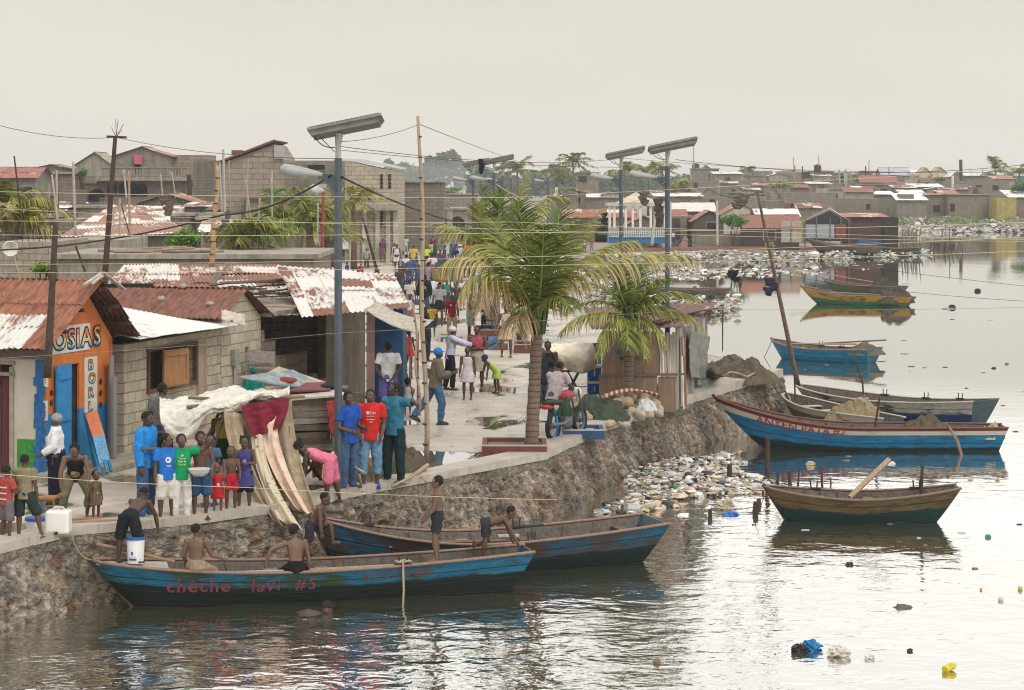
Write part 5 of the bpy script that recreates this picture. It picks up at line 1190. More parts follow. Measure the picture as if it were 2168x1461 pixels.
# main palm: (tip, control, depth of tip, dryness, droop)
palm_px('large coconut palm in the red planter at the middle of the quay', P(1124, 957), (1138, 672), [
 (1096, 425, 1122, 560, -.9, .05, .35), (1188, 436, 1168, 560, .9, .05, .3), (1268, 452, 1196, 560, .3, .22, .45), (1352, 510, 1228, 505, .6, .5, 1.2),
 (1474, 548, 1275, 500, -.3, .62, 1.5), (930, 566, 1000, 490, .2, .65, 1.6), (1045, 470, 1090, 560, 1.1, .2, .5), (968, 640, 1020, 500, -.8, .6, 1.7), 
 (1225, 470, 1170, 520, -1.2, .15, .5), (1010, 520, 1060, 500, .9, .35, .9), (1150, 480, 1150, 560, -1.5, .08, .5), (1060, 560, 1080, 560, -1.4, .15, .8),
 (1205, 660, 1185, 590, -1.1, .2, .9), (1095, 705, 1085, 640, -.5, .85, 1.2)], leaf=.74, n=44, r0=.135, r1=.105, seed=3, wid=.020)
palm_px('tall rear coconut palm with upright dark green fronds beyond the main palm', P(1046, 715), (1052, 585), [
 (1022, 395, 1030, 500, .5, .03, .25), (1062, 402, 1048, 480, -.6, .05, .25), (1010, 430, 1020, 500, -.9, .3, .5), (1115, 375, 1085, 480, .4, .3, .5), (1148, 440, 1100, 440, .9, .4, .9), (1205, 420, 1120, 390, -.5, .35, .8),
 (935, 500, 985, 450, .3, .50, 1.1), (905, 470, 985, 470, .9, .35, .7), (955, 590, 985, 480, -.9, .5, 1.2), (1168, 520, 1130, 450, 1.0, .45, 1.1), (1000, 690, 1010, 590, .2, .9, .9), (1030, 700, 1036, 620, -.4, .95, .8), (1075, 690, 1070, 600, .3, .9, .8),
 (985, 480, 1020, 520, 1.2, .1, .6), (1090, 430, 1065, 500, 1.2, .1, .5), (1015, 660, 1020, 600, -.6, .95, .8)], leaf=.95, n=50, r0=.17, r1=.13, seed=4, wid=.030)
palm_px('short coconut palm growing in front of the plywood hut', P(1329, 876), (1334, 672), [
 (1186, 706, 1232, 640, -.4, .40, 1.1), (1200, 660, 1270, 610, .3, .15, .6), (1240, 600, 1290, 600, .5, .1, .5), (1292, 560, 1310, 610, -.4, .05, .4), (1352, 560, 1345, 610, .5, .05, .4), (1405, 590, 1370, 600, -.5, .12, .6),
 (1480, 632, 1395, 590, -.3, .30, .9), (1492, 700, 1425, 625, .4, .38, 1.0), (1412, 742, 1385, 660, -.7, .45, 1.2), (1440, 665, 1380, 630, -.6, .2, .8), (1262, 760, 1285, 660, -.6, .35, 1.1), (1330, 742, 1325, 690, -.9, .2, .8), (1366, 760, 1362, 680, -.8, .4, 1.0)], leaf=.60, n=42, r0=.11, r1=.11, seed=5, wid=.020)
_pc = {}
def crown_mesh(key, seed, L, nf, leaf, nleaf, hue, wind=.5, wid=.06):
 rr = random.Random(seed); mb = MB(); mb.col = []
 for k in range(nf):
  az = 2 * PI * k / nf + rr.uniform(-.3, .3); el = rr.uniform(-.15, 1.25); l_ = L * rr.uniform(.8, 1.1)
  d = Vector((math.cos(az) * math.cos(el) + wind * .35, math.sin(az) * math.cos(el), math.sin(el))).normalized()
  c = d * l_ * .6; tip = Vector((d.x * l_ * .95 + wind * .4, d.y * l_ * .9, d.z * l_ * .8 - l_ * rr.uniform(.15, .5)))
  frond(mb, bez((0, 0, 0), c, tip, 8), leaf, rr, hue=hue + rr.uniform(-.1, .25), n=nleaf, droop=rr.uniform(.6, 1.1), wind=(wind, 0, 0), wid=wid, dry=.3)
 return mb
def far_palm(label, x, cy, Y, L, seed, nf=15, hue=.15, nleaf=16, wid=.07, wind=.4, cat='palm tree', base=None, r=.16, leaf=.95):
 q = Q(x, cy, Y); t = thing('coconut_palm', label, cat, (q.x, Y, 0), 0, 'distant coconut palms')
 mb = crown_mesh('', seed, L, nf, leaf, nleaf, hue, wind, wid); mb.v = [v + Vector((0, 0, q.z)) for v in mb.v]; mb.build('crown', M_LEAF, t, local=True)
 mb = MB(); mb.tube([(0, 0, -.1), (.1 * L * .2, 0, q.z * .5), (0, 0, q.z)], [r * 1.3, r, r * .8], 7); mb.build('trunk', M_PTR, t, local=True, smooth=True)
for i, a in enumerate((
 ('palm with drooping fronds at the left edge behind the roofs', 12, 455, 72, 2.4, .25), ('low palm leaning out below the left edge palm', 38, 478, 70, 1.5, .45),
 ('palm before the big gabled building, left of the nearest lamp', 575, 465, 84, 2.1, .12), ('dark green palm just left of the nearest street lamp', 655, 470, 80, 2.2, .08), ('low spreading palm fronds above the long slab roof', 520, 512, 68, 1.7, .15),
 ('yellowish palm just right of the nearest street lamp', 748, 430, 118, 2.3, .42), ('dry bent palm frond clump beside the red mast', 690, 492, 90, 1.2, .6), ('short palm at the head of the street left of the walkers', 755, 525, 146, 2.2, .12),
 ('tall windswept palm above the brick tower house', 1213, 345, 335, 4.0, .1), ('dense palm left of the brick tower house', 1180, 372, 330, 4.2, .1), ('far palm behind the lamp cluster', 1095, 362, 320, 4.5, .1),
 ('far palm seen between the two right street lamps', 1322, 366, 340, 4.0, .12), ('pale far palm right of the rightmost lamp', 1372, 366, 345, 3.6, .3), ('far palm touching the rightmost lamp post', 1402, 362, 340, 3.6, .2), ('far palm before the upper terrace wall', 1440, 396, 300, 3.2, .35), ('small palm on the skyline blocks', 1583, 362, 430, 3.0, .2),
 ('large palm on the right skyline', 2108, 362, 400, 4.6, .15), ('small palm right of the large one on the skyline', 2158, 366, 380, 2.6, .2), ('low palm on the terrace below the cream gables', 1990, 385, 380, 2.6, .25))):
 far_palm(a[0], a[1], a[2], a[3], a[4], 40 + i, hue=a[5], nf=16 if a[3] < 200 else 13, nleaf=26 if a[3] < 100 else 14, wid=.035 if a[3] < 100 else (.06 if a[3] < 200 else .13), leaf=.8 if a[3] < 200 else 1.3, wind=.4 if a[0].startswith('tall wind') else .25)
def leaf_cloud(mb, c, r, n, size, rr, c0, c1, flat=.7):
 """irregular clump made of small leaf quads"""
 for _ in range(n):
  u, v, w_ = rr.gauss(0, .45), rr.gauss(0, .45), rr.gauss(0, .45); p = Vector(c) + Vector((u * r[0], v * r[1], w_ * r[2]))
  a = Vector((rr.uniform(-1, 1), rr.uniform(-1, 1), rr.uniform(-.6, .6))).normalized(); b_ = a.cross(Vector((rr.uniform(-1, 1), rr.uniform(-1, 1), rr.uniform(-1, 1)))).normalized(); s_ = size * rr.uniform(.6, 1.3)
  i = len(mb.v); mb.v += [p - a * s_, p + b_ * s_ * .5, p + a * s_, p - b_ * s_ * .5]; mb.f.append([i, i + 1, i + 2, i + 3]); mb.m.append(0)
  k = rr.random(); mb.col += [tuple(x * (1 - k) + y * k for x, y in zip(c0, c1))] * 4
def bush(label, x, ytop, ybot, Y, wpx, n, size, seed, c0=(.06, .14, .02), c1=(.20, .34, .05), name='bush', cat='bush', trunk=True):
 rr = random.Random(seed); k = Y / FP; q = Q(x, (ytop + ybot) / 2, Y); t = thing(name, label, cat, (q.x, Y, 0)); mb = MB(); mb.col = []
 W, H = wpx * k / 2, (ybot - ytop) * k / 2
 for j in range(9):
  a = rr.uniform(0, 2 * PI); rad = rr.uniform(.2, .75); c = (q.x + math.cos(a) * W * rad, Y + rr.uniform(-.6, .6) * W, q.z + math.sin(a) * H * rad * .9)
  leaf_cloud(mb, c, (W * .5, W * .5, H * .5), n // 9, size, rr, c0, c1)
 mb.build('foliage', M_FOL, t)
 mb = MB()
 for j in range(4): mb.tube([(q.x + rr.uniform(-.1, .1), Y, 0), (q.x + rr.uniform(-.3, .3) * W, Y, q.z * .6), (q.x + rr.uniform(-.7, .7) * W, Y + rr.uniform(-.3, .3), q.z)], [.06, .04, .02], 5)
 mb.build('stem', M_STICK, t)
bush('bright green leafy bush above the slab roof', 392, 487, 530, 74, 75, 1500, .07, 1)
bush('small lime green shrub behind the left tin roofs', 95, 553, 585, 64, 56, 800, .06, 2, c1=(.3, .42, .04))
bush('round green shrub on the balcony of the mansion', 175, 357, 372, 166, 26, 400, .10, 3, trunk=False)
bush('green bush in front of the white gable on the plaza', 1552, 452, 482, 176, 52, 1100, .14, 4, c0=(.05, .12, .02), c1=(.14, .28, .04))
bush('green tree at the right edge above the bank', 2160, 385, 406, 300, 42, 700, .25, 5, c0=(.04, .11, .02), c1=(.10, .22, .04))
bush('pale green trees below the misty hill', 955, 398, 415, 330, 60, 700, .35, 6, c0=(.10, .18, .05), c1=(.22, .32, .10))
bush('light green banana clump between the lamps in the distance', 1205, 398, 414, 300, 48, 600, .35, 7, c0=(.09, .2, .04), c1=(.2, .34, .08))
bush('weedy plants on the terrace wall', 1650, 385, 400, 290, 60, 350, .2, 8, c0=(.12, .17, .05), c1=(.22, .28, .08))
bush('low leafy plant among the planters beside the sitting women', 1100, 655, 690, 70, 55, 500, .10, 9, c0=(.07, .16, .02), c1=(.2, .34, .05))
bush('yellowish weed before the pale doors on the plaza', 1630, 512, 530, 168, 22, 200, .12, 10, c0=(.2, .22, .03), c1=(.3, .34, .06))
rr = random.Random(77)
def wood(label, x0, x1, ytop_fn, Y, n, size, seed):
 rr = random.Random(seed); mb = MB(); mb.col = []; k = Y / FP; x = x0
 while x < x1:
  yt = ytop_fn(x); q = Q(x, yt + 6, Y + rr.uniform(-12, 12)); H = q.z
  for j in range(4): leaf_cloud(mb, (q.x + rr.uniform(-1, 1) * 8 * k, q.y, H * (1 - j * .24)), (9 * k, 5, 6 * k), n, size, rr, (.035, .06, .02), (.10, .15, .05))
  x += rr.uniform(5, 9)
 o = mb.build('distant_wood', M_FOL); tag(o, label, 'wood', kind='stuff')
wood('misty wooded hill far beyond the end of the street', 815, 985, lambda x: 340 + 14 * math.sin(x * .045) + 8 * math.sin(x * .13) + max(0, (860 - x)) * .35, 1500, 130, 2.0, 1)
wood('belt of hazy trees behind the street lamps and palms', 1000, 1340, lambda x: 366 + 9 * math.sin(x * .035 + 1) + 6 * math.sin(x * .11), 700, 90, 1.1, 2)
wood('low line of far trees behind the skyline houses', 1330, 2300, lambda x: 374 + 3 * math.sin(x * .05) + 2 * math.sin(x * .17), 700, 50, 1.0, 3)
# weeds on the bank
mb = MB(); mb.col = []
rr = random.Random(5)
for _ in range(3000):
 u = rr.random() ** .7; v = rr.uniform(.12, .6)
 if fbm((u * 8, v * 5, 4)) < 0: continue
 p = Vector(bk(u, v)); a = Vector((rr.uniform(-.4, .4), rr.uniform(-.2, .2), 1)) * rr.uniform(.2, .55); b_ = Vector((.12, 0, 0)); i = len(mb.v)
 mb.v += [p - b_, p + b_, p + a]; mb.f.append([i, i + 1, i + 2]); mb.m.append(0); k = rr.random(); mb.col += [(.06 + .12 * k, .13 + .12 * k, .03)] * 3
tag(mb.build('bank_weeds', M_FOL), 'green weeds growing over the rubbish bank at the right', 'weeds', kind='stuff')
# ================================================================ people
_tex = bpy.data.textures.new('cloth_folds', 'CLOUDS'); _tex.noise_scale = .11; _tex.noise_depth = 2
def person(px, py, h, yaw, label, skin=(.075, .042, .028), top=None, tc=(.3, .3, .3), bottom=None, bc=(.05, .05, .07), hair='short', hc=(.012, .010, .009), shoes=None, z=0.0,
           lean=0, roll=0, twist=0, head=(0, 0), la=((-.14, .02, -1), (-.10, .18, -1)), ra=((.14, .02, -1), (.10, .18, -1)), ll=((-.06, .02, -1), (0, -.05, -1)), rl=((.06, .02, -1), (0, -.05, -1)),
           seat=None, child=None, tier=0, wide=1.0, group=None, loc=None, deco=None):
 yw = R(yaw); hr = .133 if child is None else child; hh = hr * h; u = h * (1 - hr) / .867 * (.98)
 F = Vector((math.sin(yw), math.cos(yw), 0)); Rv = Vector((math.cos(yw), -math.sin(yw), 0)); U = Vector((0, 0, 1))
 def bd(v): return (Rv * v[0] + F * v[1] + U * v[2]).normalized()
 ln, rl_ = R(lean), R(roll)
 S = (U * math.cos(ln) + F * math.sin(ln)); TF = (F * math.cos(ln) - U * math.sin(ln))
 S = (S * math.cos(rl_) + Rv * math.sin(rl_)).normalized(); TR = TF.cross(S).normalized()   # right of torso
 if TR.dot(Rv) < 0: TR = -TR
 tw_ = R(twist); TRs = TR * math.cos(tw_) + TF * math.sin(tw_); TFs = TF * math.cos(tw_) - TR * math.sin(tw_)
 base = P(px, py, z) if loc is None else Vector(loc); t = thing('person', label, 'person', base, 0, group)
 # hips at the origin; legs hang from there
 legs = []
 for sd, (a, b_) in ((-1, ll), (1, rl)):
  hip_ = Rv * sd * .055 * u * wide; kn = hip_ + bd(a) * .245 * u; an = kn + bd(b_) * .245 * u; legs.append((hip_, kn, an, bd(b_)))
 low = min(l[2].z for l in legs)
 Hz = (-low + .038 * u) if seat is None else seat
 O = Vector((0, 0, Hz))
 tier_v = (.0085, .015, .024)[tier]; nr = (10, 8, 6)[tier]
 body = MB(); sp_ = lambda q: O + S * (q * u)
 def ring_tube(mb, lst, extra=0.0, cap=True):
  """lst: (along spine, rx, ry, forward shift)"""
  n = 12; vs = []; fs = []
  for (q, rx, ry, fw) in lst:
   k = max(0, min(1, q / .3)); rr_ = TR.lerp(TRs, k).normalized(); ff = TF.lerp(TFs, k).normalized(); c = sp_(q) + ff * fw * u
   vs += [c + rr_ * math.cos(2 * PI * i / n) * (rx * u + extra) + ff * math.sin(2 * PI * i / n) * (ry * u + extra) for i in range(n)]
  for j in range(len(lst) - 1):
   for i in range(n):
    a = j * n + i; b_ = j * n + (i + 1) % n; fs.append((a, b_, b_ + n, a + n))
  if cap: fs += [tuple(range(n - 1, -1, -1)), tuple(range((len(lst) - 1) * n, len(lst) * n))]
  mb.add(vs, fs)
 W_ = wide
 tor = [(-.055, .055 * W_, .045, 0), (-.02, .088 * W_, .066 * W_, -.004), (.04, .086 * W_, .064 * W_, -.004), (.10, .076 * W_, .056 * W_, .002), (.17, .085 * W_, .060 * W_, .004), (.235, .098 * W_, .062 * W_, .0), (.285, .098 * W_, .050, -.004), (.315, .062, .042, -.004), (.33, .036, .036, 0)]
 ring_tube(body, tor)
 nb = sp_(.315); hd_p, hd_y = R(head[0]), R(head[1]); 
 hS = (S * .35 + U * .65).normalized() if abs(lean) > 25 else S
 HF0 = (F - hS * F.dot(hS)).normalized() if abs(lean) < 80 else F
 HR0 = HF0.cross(hS).normalized()
 HF = HF0 * math.cos(hd_y) + HR0 * math.sin(hd_y); HR = HF.cross(hS).normalized()
 HS = hS * math.cos(hd_p) + HF * math.sin(hd_p); HF = HF * math.cos(hd_p) - hS * math.sin(hd_p)
 hc_ = nb + S * .014 * u + HS * (.50 * hh)
 HM = Matrix((HR, HF, HS)).transposed()
 def hp(x, y, z_): return hc_ + HR * x * hh + HF * y * hh + HS * z_ * hh
 body.tube([nb - S * .03 * u, nb + S * .03 * u, hp(0, -.06, -.18)], [.036 * u, .031 * u, .030 * u], 8)
 body.ell(hp(0, -.05, .10), (.355 * hh, .42 * hh, .40 * hh), HM); body.ell(hp(0, .06, -.18), (.27 * hh, .30 * hh, .32 * hh), HM)
 if tier < 2:
  body.ell(hp(0, .36, -.09), (.075 * hh, .10 * hh, .11 * hh), HM, 6, 5); body.ell(hp(0, .30, -.26), (.13 * hh, .09 * hh, .065 * hh), HM, 6, 5)
  for sd in (-1, 1): body.ell(hp(sd * .36, -.03, -.06), (.045 * hh, .085 * hh, .12 * hh), HM, 6, 5); body.ell(hp(sd * .15, .30, .10), (.12 * hh, .06 * hh, .045 * hh), HM, 6, 5)
 joints = {}
 for sd, (a, b_) in ((-1, la), (1, ra)):
  sh = sp_(.282) + TRs * sd * .112 * u * (W_ * .5 + .5); el = sh + bd(a) * .172 * u; wr = el + bd(b_) * .148 * u; fd = bd(b_)
  joints[sd] = (sh, el, wr)
  body.ell(sh, .037 * u, None, 8, 6); body.tube([sh - bd(a) * .02 * u, sh.lerp(el, .4), el, el.lerp(wr, .3), wr], [.034 * u, .032 * u, .025 * u, .027 * u, .0175 * u], nr)
  # hand: palm, four unequal fingers and a thumb
  inn = (-TRs * sd); inn = inn - fd * inn.dot(fd)
  if inn.length < .2: inn = F - fd * F.dot(fd)
  inn.normalize(); wd = fd.cross(inn).normalized()
  if wd.dot(F) < 0: wd = -wd
  hs = .98 * u
  M_ = Matrix((wd, inn, fd)).transposed(); pc = wr + fd * .026 * hs
  body.ell(pc, (.024 * hs, .013 * hs, .034 * hs), M_, 8, 6)
  if tier == 0:
   for i, (o_, ln_) in enumerate(((.0165, .036), (.0058, .042), (-.0055, .039), (-.016, .030))):
    p0 = wr + fd * .047 * hs + wd * o_ * hs; p1 = p0 + (fd * .93 + inn * .3 + wd * o_ * 4).normalized() * ln_ * .55 * hs; p2 = p1 + (fd * .62 + inn * .72).normalized() * ln_ * .5 * hs
    body.tube([p0 - fd * .012 * hs, p0, p1, p2], [.0062 * hs, .0058 * hs, .0054 * hs, .0045 * hs], 6)
   p0 = wr + fd * .016 * hs + wd * .018 * hs; p1 = p0 + (wd * .75 + fd * .7 + inn * .3).normalized() * .026 * hs; p2 = p1 + (fd * .85 + wd * .25 + inn * .4).normalized() * .022 * hs
   body.tube([p0, p1, p2], [.0075 * hs, .0065 * hs, .005 * hs], 6)
  else: body.ell(wr + fd * .062 * hs + inn * .008 * hs, (.019 * hs, .010 * hs, .028 * hs), M_, 7, 5); body.tube([wr + fd * .015 * hs + wd * .015 * hs, wr + fd * .04 * hs + wd * .034 * hs], [.008 * hs, .006 * hs], 5)
 feet = []
 for (hip_, kn, an, sd_) in legs:
  hip_, kn, an = O + hip_, O + kn, O + an
  body.tube([hip_ + U * .02 * u, hip_.lerp(kn, .35), hip_.lerp(kn, .8), kn, kn.lerp(an, .28), kn.lerp(an, .7), an], [.050 * u * W_, .048 * u * W_, .036 * u, .034 * u, .036 * u, .025 * u, .019 * u], nr)
  ff = F - sd_ * F.dot(sd_) if abs(F.dot(sd_)) < .9 else (U)
  ff = Vector((ff.x, ff.y, ff.z * .6 if an.z < .12 * u else ff.z)).normalized()
  fu = (ff.cross(Rv)).normalized(); fu = fu if fu.z > 0 else -fu
  FM = Matrix((ff.cross(fu), ff, fu)).transposed(); fc = an + ff * .035 * u - fu * .018 * u
  feet.append((fc, FM, ff, fu, an)); body.ell(fc, (.026 * u, .072 * u, .021 * u), FM, 9, 6); body.ell(fc + ff * .035 * u - fu * .005 * u, (.029 * u, .034 * u, .014 * u), FM, 8, 5)
 def fin(mb, name, mat, vox, disp=0.0, sm=2, parent=None):
  o = mb.build(name, mat, parent or t, local=True, smooth=True); md = o.modifiers.new('r', 'REMESH'); md.mode = 'VOXEL'; md.voxel_size = vox; md.use_smooth_shade = True
  if sm: md = o.modifiers.new('s', 'SMOOTH'); md.factor = .5; md.iterations = sm
  if disp: md = o.modifiers.new('d', 'DISPLACE'); md.texture = _tex; md.strength = disp; md.mid_level = .5; md.texture_coords = 'LOCAL'
  return o
 bo = fin(body, 'body', mSkin(skin), tier_v, sm=1 if tier else 2)
 if tier == 0:
  for sd in (-1, 1): mb = MB(); mb.ell(hp(sd * .15, .345, .01), (.06 * hh, .03 * hh, .04 * hh), HM, 6, 5); mb.build('eye', mPaint((.22, .20, .17), 'eye', .3, .1), bo, local=True, smooth=True)
  mb = MB(); mb.ell(hp(0, .385, -.27), (.12 * hh, .03 * hh, .022 * hh), HM, 8, 5); mb.build('mouth', mSkin((.05, .018, .016)), bo, local=True, smooth=True)
 th = .010 + .006 * u; LB = {'shorts': (1, .12), 'kneeshorts': (1, .08), 'trunks': (.72, 0), 'trousers': (1, .97), 'capri': (1, .62)}
 low_o = None
 if bottom in LB:
  mb = MB(); ring_tube(mb, [(-.06, .060 * W_, .05, 0), (-.02, .090 * W_, .068 * W_, -.004), (.04, .086 * W_, .064 * W_, -.004), (.085, .078 * W_, .058 * W_, 0)], th * .8)
  kt, ks = LB[bottom]
  for (hip_, kn, an, sd_) in legs:
   hip_, kn, an = O + hip_, O + kn, O + an; ex = th * {'trunks': .8, 'trousers': .75, 'capri': .8}.get(bottom, 1.4)
   pts = [hip_ + U * .02 * u, hip_.lerp(kn, .4), hip_.lerp(kn, kt)]; rd = [.052 * u * W_ + ex * .7, .050 * u * W_ + ex, (.044 if kt > .9 else .047) * u + ex * 1.1]
   if ks > .05: pts += [kn.lerp(an, ks * .5), kn.lerp(an, ks)]; rd += [.038 * u + ex, (.030 * u + ex * 1.1)]
   mb.tube(pts, rd, 10)
  low_o = fin(mb, {'shorts': 'shorts', 'kneeshorts': 'shorts', 'trunks': 'shorts', 'trousers': 'trousers', 'capri': 'trousers'}[bottom], mFabric(bc), tier_v * 1.15, .02 * u)
 elif bottom in ('skirt', 'longskirt', 'mini'):
  mb = MB(); kk = {'skirt': .95, 'longskirt': 1.75, 'mini': .55}[bottom]
  def lp(s_):
   a = [(O + l[0].lerp(l[1], min(1, s_))) if s_ <= 1 else O + l[1].lerp(l[2], s_ - 1) for l in legs]; return (a[0] + a[1]) / 2, (a[0] - a[1]).length / 2
  pts = [sp_(.09), sp_(.0)]; rx = [.082 * u * W_ + th, .095 * u * W_ + th]; ry = [.062 * u * W_ + th, .075 * u * W_ + th]
  for f_ in (.35, .7, 1.0):
   c, hw = lp(kk * f_); pts.append(c); rx.append(hw + .055 * u + th); ry.append(.070 * u + th)
  mb.tube(pts, rx, 14, side=TR, ry=ry); low_o = fin(mb, 'skirt', mFabric(bc), tier_v * 1.15, .012 * u)
 if top:
  mb = MB(); e_ = th
  if top in ('tee', 'long', 'shirt', 'polo', 'jacket'):
   loose = 1.0 if top != 'jacket' else 1.9
   ring_tube(mb, [(-.05, .092 * W_, .070 * W_, 0), (.0, .092 * W_, .068 * W_, 0), (.06, .090 * W_, .064 * W_, 0), (.13, .086 * W_, .060 * W_, .002), (.21, .100 * W_, .062 * W_, 0), (.275, .098 * W_, .052, -.004), (.312, .066, .044, -.004), (.326, .046, .042, 0)], e_ * loose)
   for sd in (-1, 1):
    sh, el, wr = joints[sd]; full = top in ('long', 'shirt', 'jacket'); pts = [sh - (el - sh) * .10, sh.lerp(el, .5), sh.lerp(el, .62 if not full else .95)]; rd = [.041 * u + e_ * .5, .039 * u + e_ * .7 * loose, .037 * u + e_ * loose]
    if full: pts += [el.lerp(wr, .5), el.lerp(wr, .93)]; rd += [.032 * u + e_ * loose, .026 * u + e_]
    mb.tube(pts, rd, 10); mb.ell(sh, .042 * u + e_ * .4, None, 8, 6)
  elif top in ('tank', 'dress', 'toddlerdress'):
   ring_tube(mb, [(-.04, .092 * W_, .070 * W_, 0), (.0, .092 * W_, .068 * W_, 0), (.06, .086 * W_, .062 * W_, 0), (.13, .080 * W_, .058 * W_, .002), (.21, .096 * W_, .061 * W_, 0), (.26, .088 * W_, .055, -.002), (.30, .070, .044, -.004)], e_ * .8)
  if top in ('dress', 'toddlerdress'):
   def lp(s_):
    a = [O + l[0].lerp(l[1], min(1, s_)) for l in legs]; return (a[0] + a[1]) / 2, (a[0] - a[1]).length / 2
   pts = [sp_(.05)]; rx = [.085 * u + e_]; ry = [.065 * u + e_]
   for f_ in (.2, .6, 1.0): c, hw = lp(.8 * f_); pts.append(c); rx.append(hw + .052 * u + e_ + .02 * u * f_); ry.append(.07 * u + e_ + .02 * u * f_)
   mb.tube(pts, rx, 14, side=TR, ry=ry)
  to = fin(mb, {'tee': 'tee_shirt', 'long': 'shirt', 'shirt': 'shirt', 'polo': 'polo_shirt', 'jacket': 'jacket', 'tank': 'tank_top', 'dress': 'dress', 'toddlerdress': 'dress'}[top], mFabric(tc), tier_v * 1.15, .015 * u)
  if deco:
   for (kind, front, x0, q0, sz, col, txt) in deco:
    sgn = 1 if front else -1
    def onchest(x, q, lift=.0):
     rx, ry = .098 * u * W_ + th, .063 * u * W_ + th; xx = max(-.95, min(.95, x / rx)); return sp_(q) + TRs * x + TFs * sgn * (ry * math.sqrt(1 - xx * xx) + .010 + lift)
    m_ = MB()
    if kind == 'disc':
     vs = [onchest(x0 * u + math.cos(a) * sz * u * r_, q0 + math.sin(a) * sz * r_) for r_ in (1, .5) for a in (2 * PI * k / 14 for k in range(14))]; vs.append(onchest(x0 * u, q0))
     fs = [(k, (k + 1) % 14, 14 + (k + 1) % 14, 14 + k) for k in range(14)] + [(14 + k, 14 + (k + 1) % 14, 28) for k in range(14)]
     m_.add(vs, fs)
    elif kind == 'text':
     vs, fs = text_mesh(txt, sz * u); xs = [v.x for v in vs]; cx_ = (min(xs) + max(xs)) / 2
     m_.add([onchest(x0 * u + (v.x - cx_) * -sgn * -1 * (1 if front else 1) * (-1 if front else 1), q0 + v.y / u, .002) for v in vs], fs)
    elif kind == 'rect':
     w_, h_ = sz; m_.grid(lambda a, b_: onchest((x0 + (a - .5) * w_) * u, q0 + (b_ - .5) * h_), 6, 3)
    m_.build('shirt_print', mPaint(col, 'print', .8, .1), to, local=True)
 # hair and headgear
 if hair and hair != 'none':
  mb = MB()
  if hair in ('short', 'shaved'): e2 = .03 if hair == 'short' else .008; mb.ell(hp(0, -.10, .135), ((.355 + e2) * hh, (.385 + e2) * hh, (.38 + e2) * hh), HM, 12, 9)
  elif hair in ('tied', 'bun', 'braids'):
   mb.ell(hp(0, -.12, .13), (.40 * hh, .41 * hh, .41 * hh), HM, 12, 9)
   if hair == 'bun': mb.ell(hp(0, -.55, .25), .17 * hh)
   if hair == 'tied': mb.ell(hp(0, -.30, .50), .15 * hh)
   if hair == 'braids':
    for sd in (-1, 0, 1): mb.ell(hp(sd * .28, -.12, .50), .10 * hh); mb.tube([hp(sd * .3, -.3, .2), hp(sd * .34, -.42, -.3)], [.07 * hh, .04 * hh], 6)
  elif hair == 'afro': mb.ell(hp(0, -.10, .16), .46 * hh, None, 12, 9)
  elif hair in ('cap', 'scarf', 'wrap', 'hood'):
   mb.ell(hp(0, -.08, .15), (.41 * hh, .47 * hh, .42 * hh), HM, 12, 9)
   if hair == 'cap': mb.ell(hp(0, .45, .20), (.26 * hh, .28 * hh, .035 * hh), HM, 10, 5)
   if hair == 'wrap': mb.ell(hp(0, -.2, .45), (.25 * hh, .25 * hh, .2 * hh), HM)
   if hair == 'hood': mb.ell(hp(0, -.14, -.05), (.46 * hh, .42 * hh, .55 * hh), HM, 12, 9)
  nm = {'cap': 'cap', 'scarf': 'headscarf', 'wrap': 'headwrap', 'hood': 'hood'}.get(hair, 'hair')
  fin(mb, nm, mFabric(hc) if nm != 'hair' else mPaint(hc, 'hair', .95, .3, 60), max(.012, tier_v), 0, 1)
 if shoes:
  for (fc, FM, ff, fu, an) in feet:
   mb = MB()
   if shoes[0] == 'shoe': mb.ell(fc, (.034 * u, .082 * u, .030 * u), FM, 10, 6); mb.ell(an - fu * .005 * u, .028 * u); mb.box(fc - fu * .018 * u, (.062 * u, .155 * u, .014 * u), M=FM.to_4x4())
   else: mb.box(fc - fu * .022 * u, (.066 * u, .165 * u, .012 * u), M=FM.to_4x4()); mb.tube([fc + ff * .02 * u + FM.col[0] * .03 * u - fu * .01 * u, fc + ff * .025 * u + fu * .024 * u, fc + ff * .02 * u - FM.col[0] * .03 * u - fu * .01 * u], .008 * u, 5)
   mb.build('shoe' if shoes[0] == 'shoe' else 'sandal', mPaint(shoes[1], 'shoe', .7, .2), t, local=True, smooth=False)
 return t, O, joints, sp_, (TRs, TFs, S), u
SK1, SK2, SK3 = (.088, .045, .027), (.125, .068, .042), (.060, .033, .022)
JEAN = (.055, .10, .19)
pp = person
# --- on the quay, left group
pp(14, 1143, 1.13, 40, 'child in a red striped shirt and grey shorts at the left edge, seen from behind', SK1, 'tee', (.32, .06, .05), 'kneeshorts', (.14, .11, .12), 'shaved', child=.165, shoes=('sandal', (.12, .06, .03)), head=(5, -20), ra=((.1, .3, -1), (-.3, .8, .1)),
   deco=(('rect', False, 0, .20, (.17, .018), (.6, .5, .46), ''), ('rect', False, 0, .12, (.17, .018), (.6, .5, .46), ''), ('rect', False, 0, .04, (.17, .018), (.6, .5, .46), '')))
pp(52, 1140, 1.27, 10, 'boy in a camouflage tee and dark green shorts with one leg stretched aside', SK1, 'tee', (.22, .19, .12), 'kneeshorts', (.02, .035, .03), 'shaved', child=.15, shoes=('sandal', (.14, .06, .03)), rl=((.42, .1, -1), (.22, 0, -1)), la=((-.15, .3, -1), (.3, .9, .3)), head=(5, -15))
pp(118, 1066, 1.50, 262, 'heavy woman in a white shirt, long black skirt and striped headscarf', SK1, 'shirt', (.66, .65, .68), 'longskirt', (.012, .012, .02), 'scarf', (.28, .27, .25), wide=1.3, shoes=('shoe', (.02, .02, .02)), la=((-.2, .05, -1), (.1, .6, -.35)), ra=((.35, -.15, -1), (.1, .1, -1)))
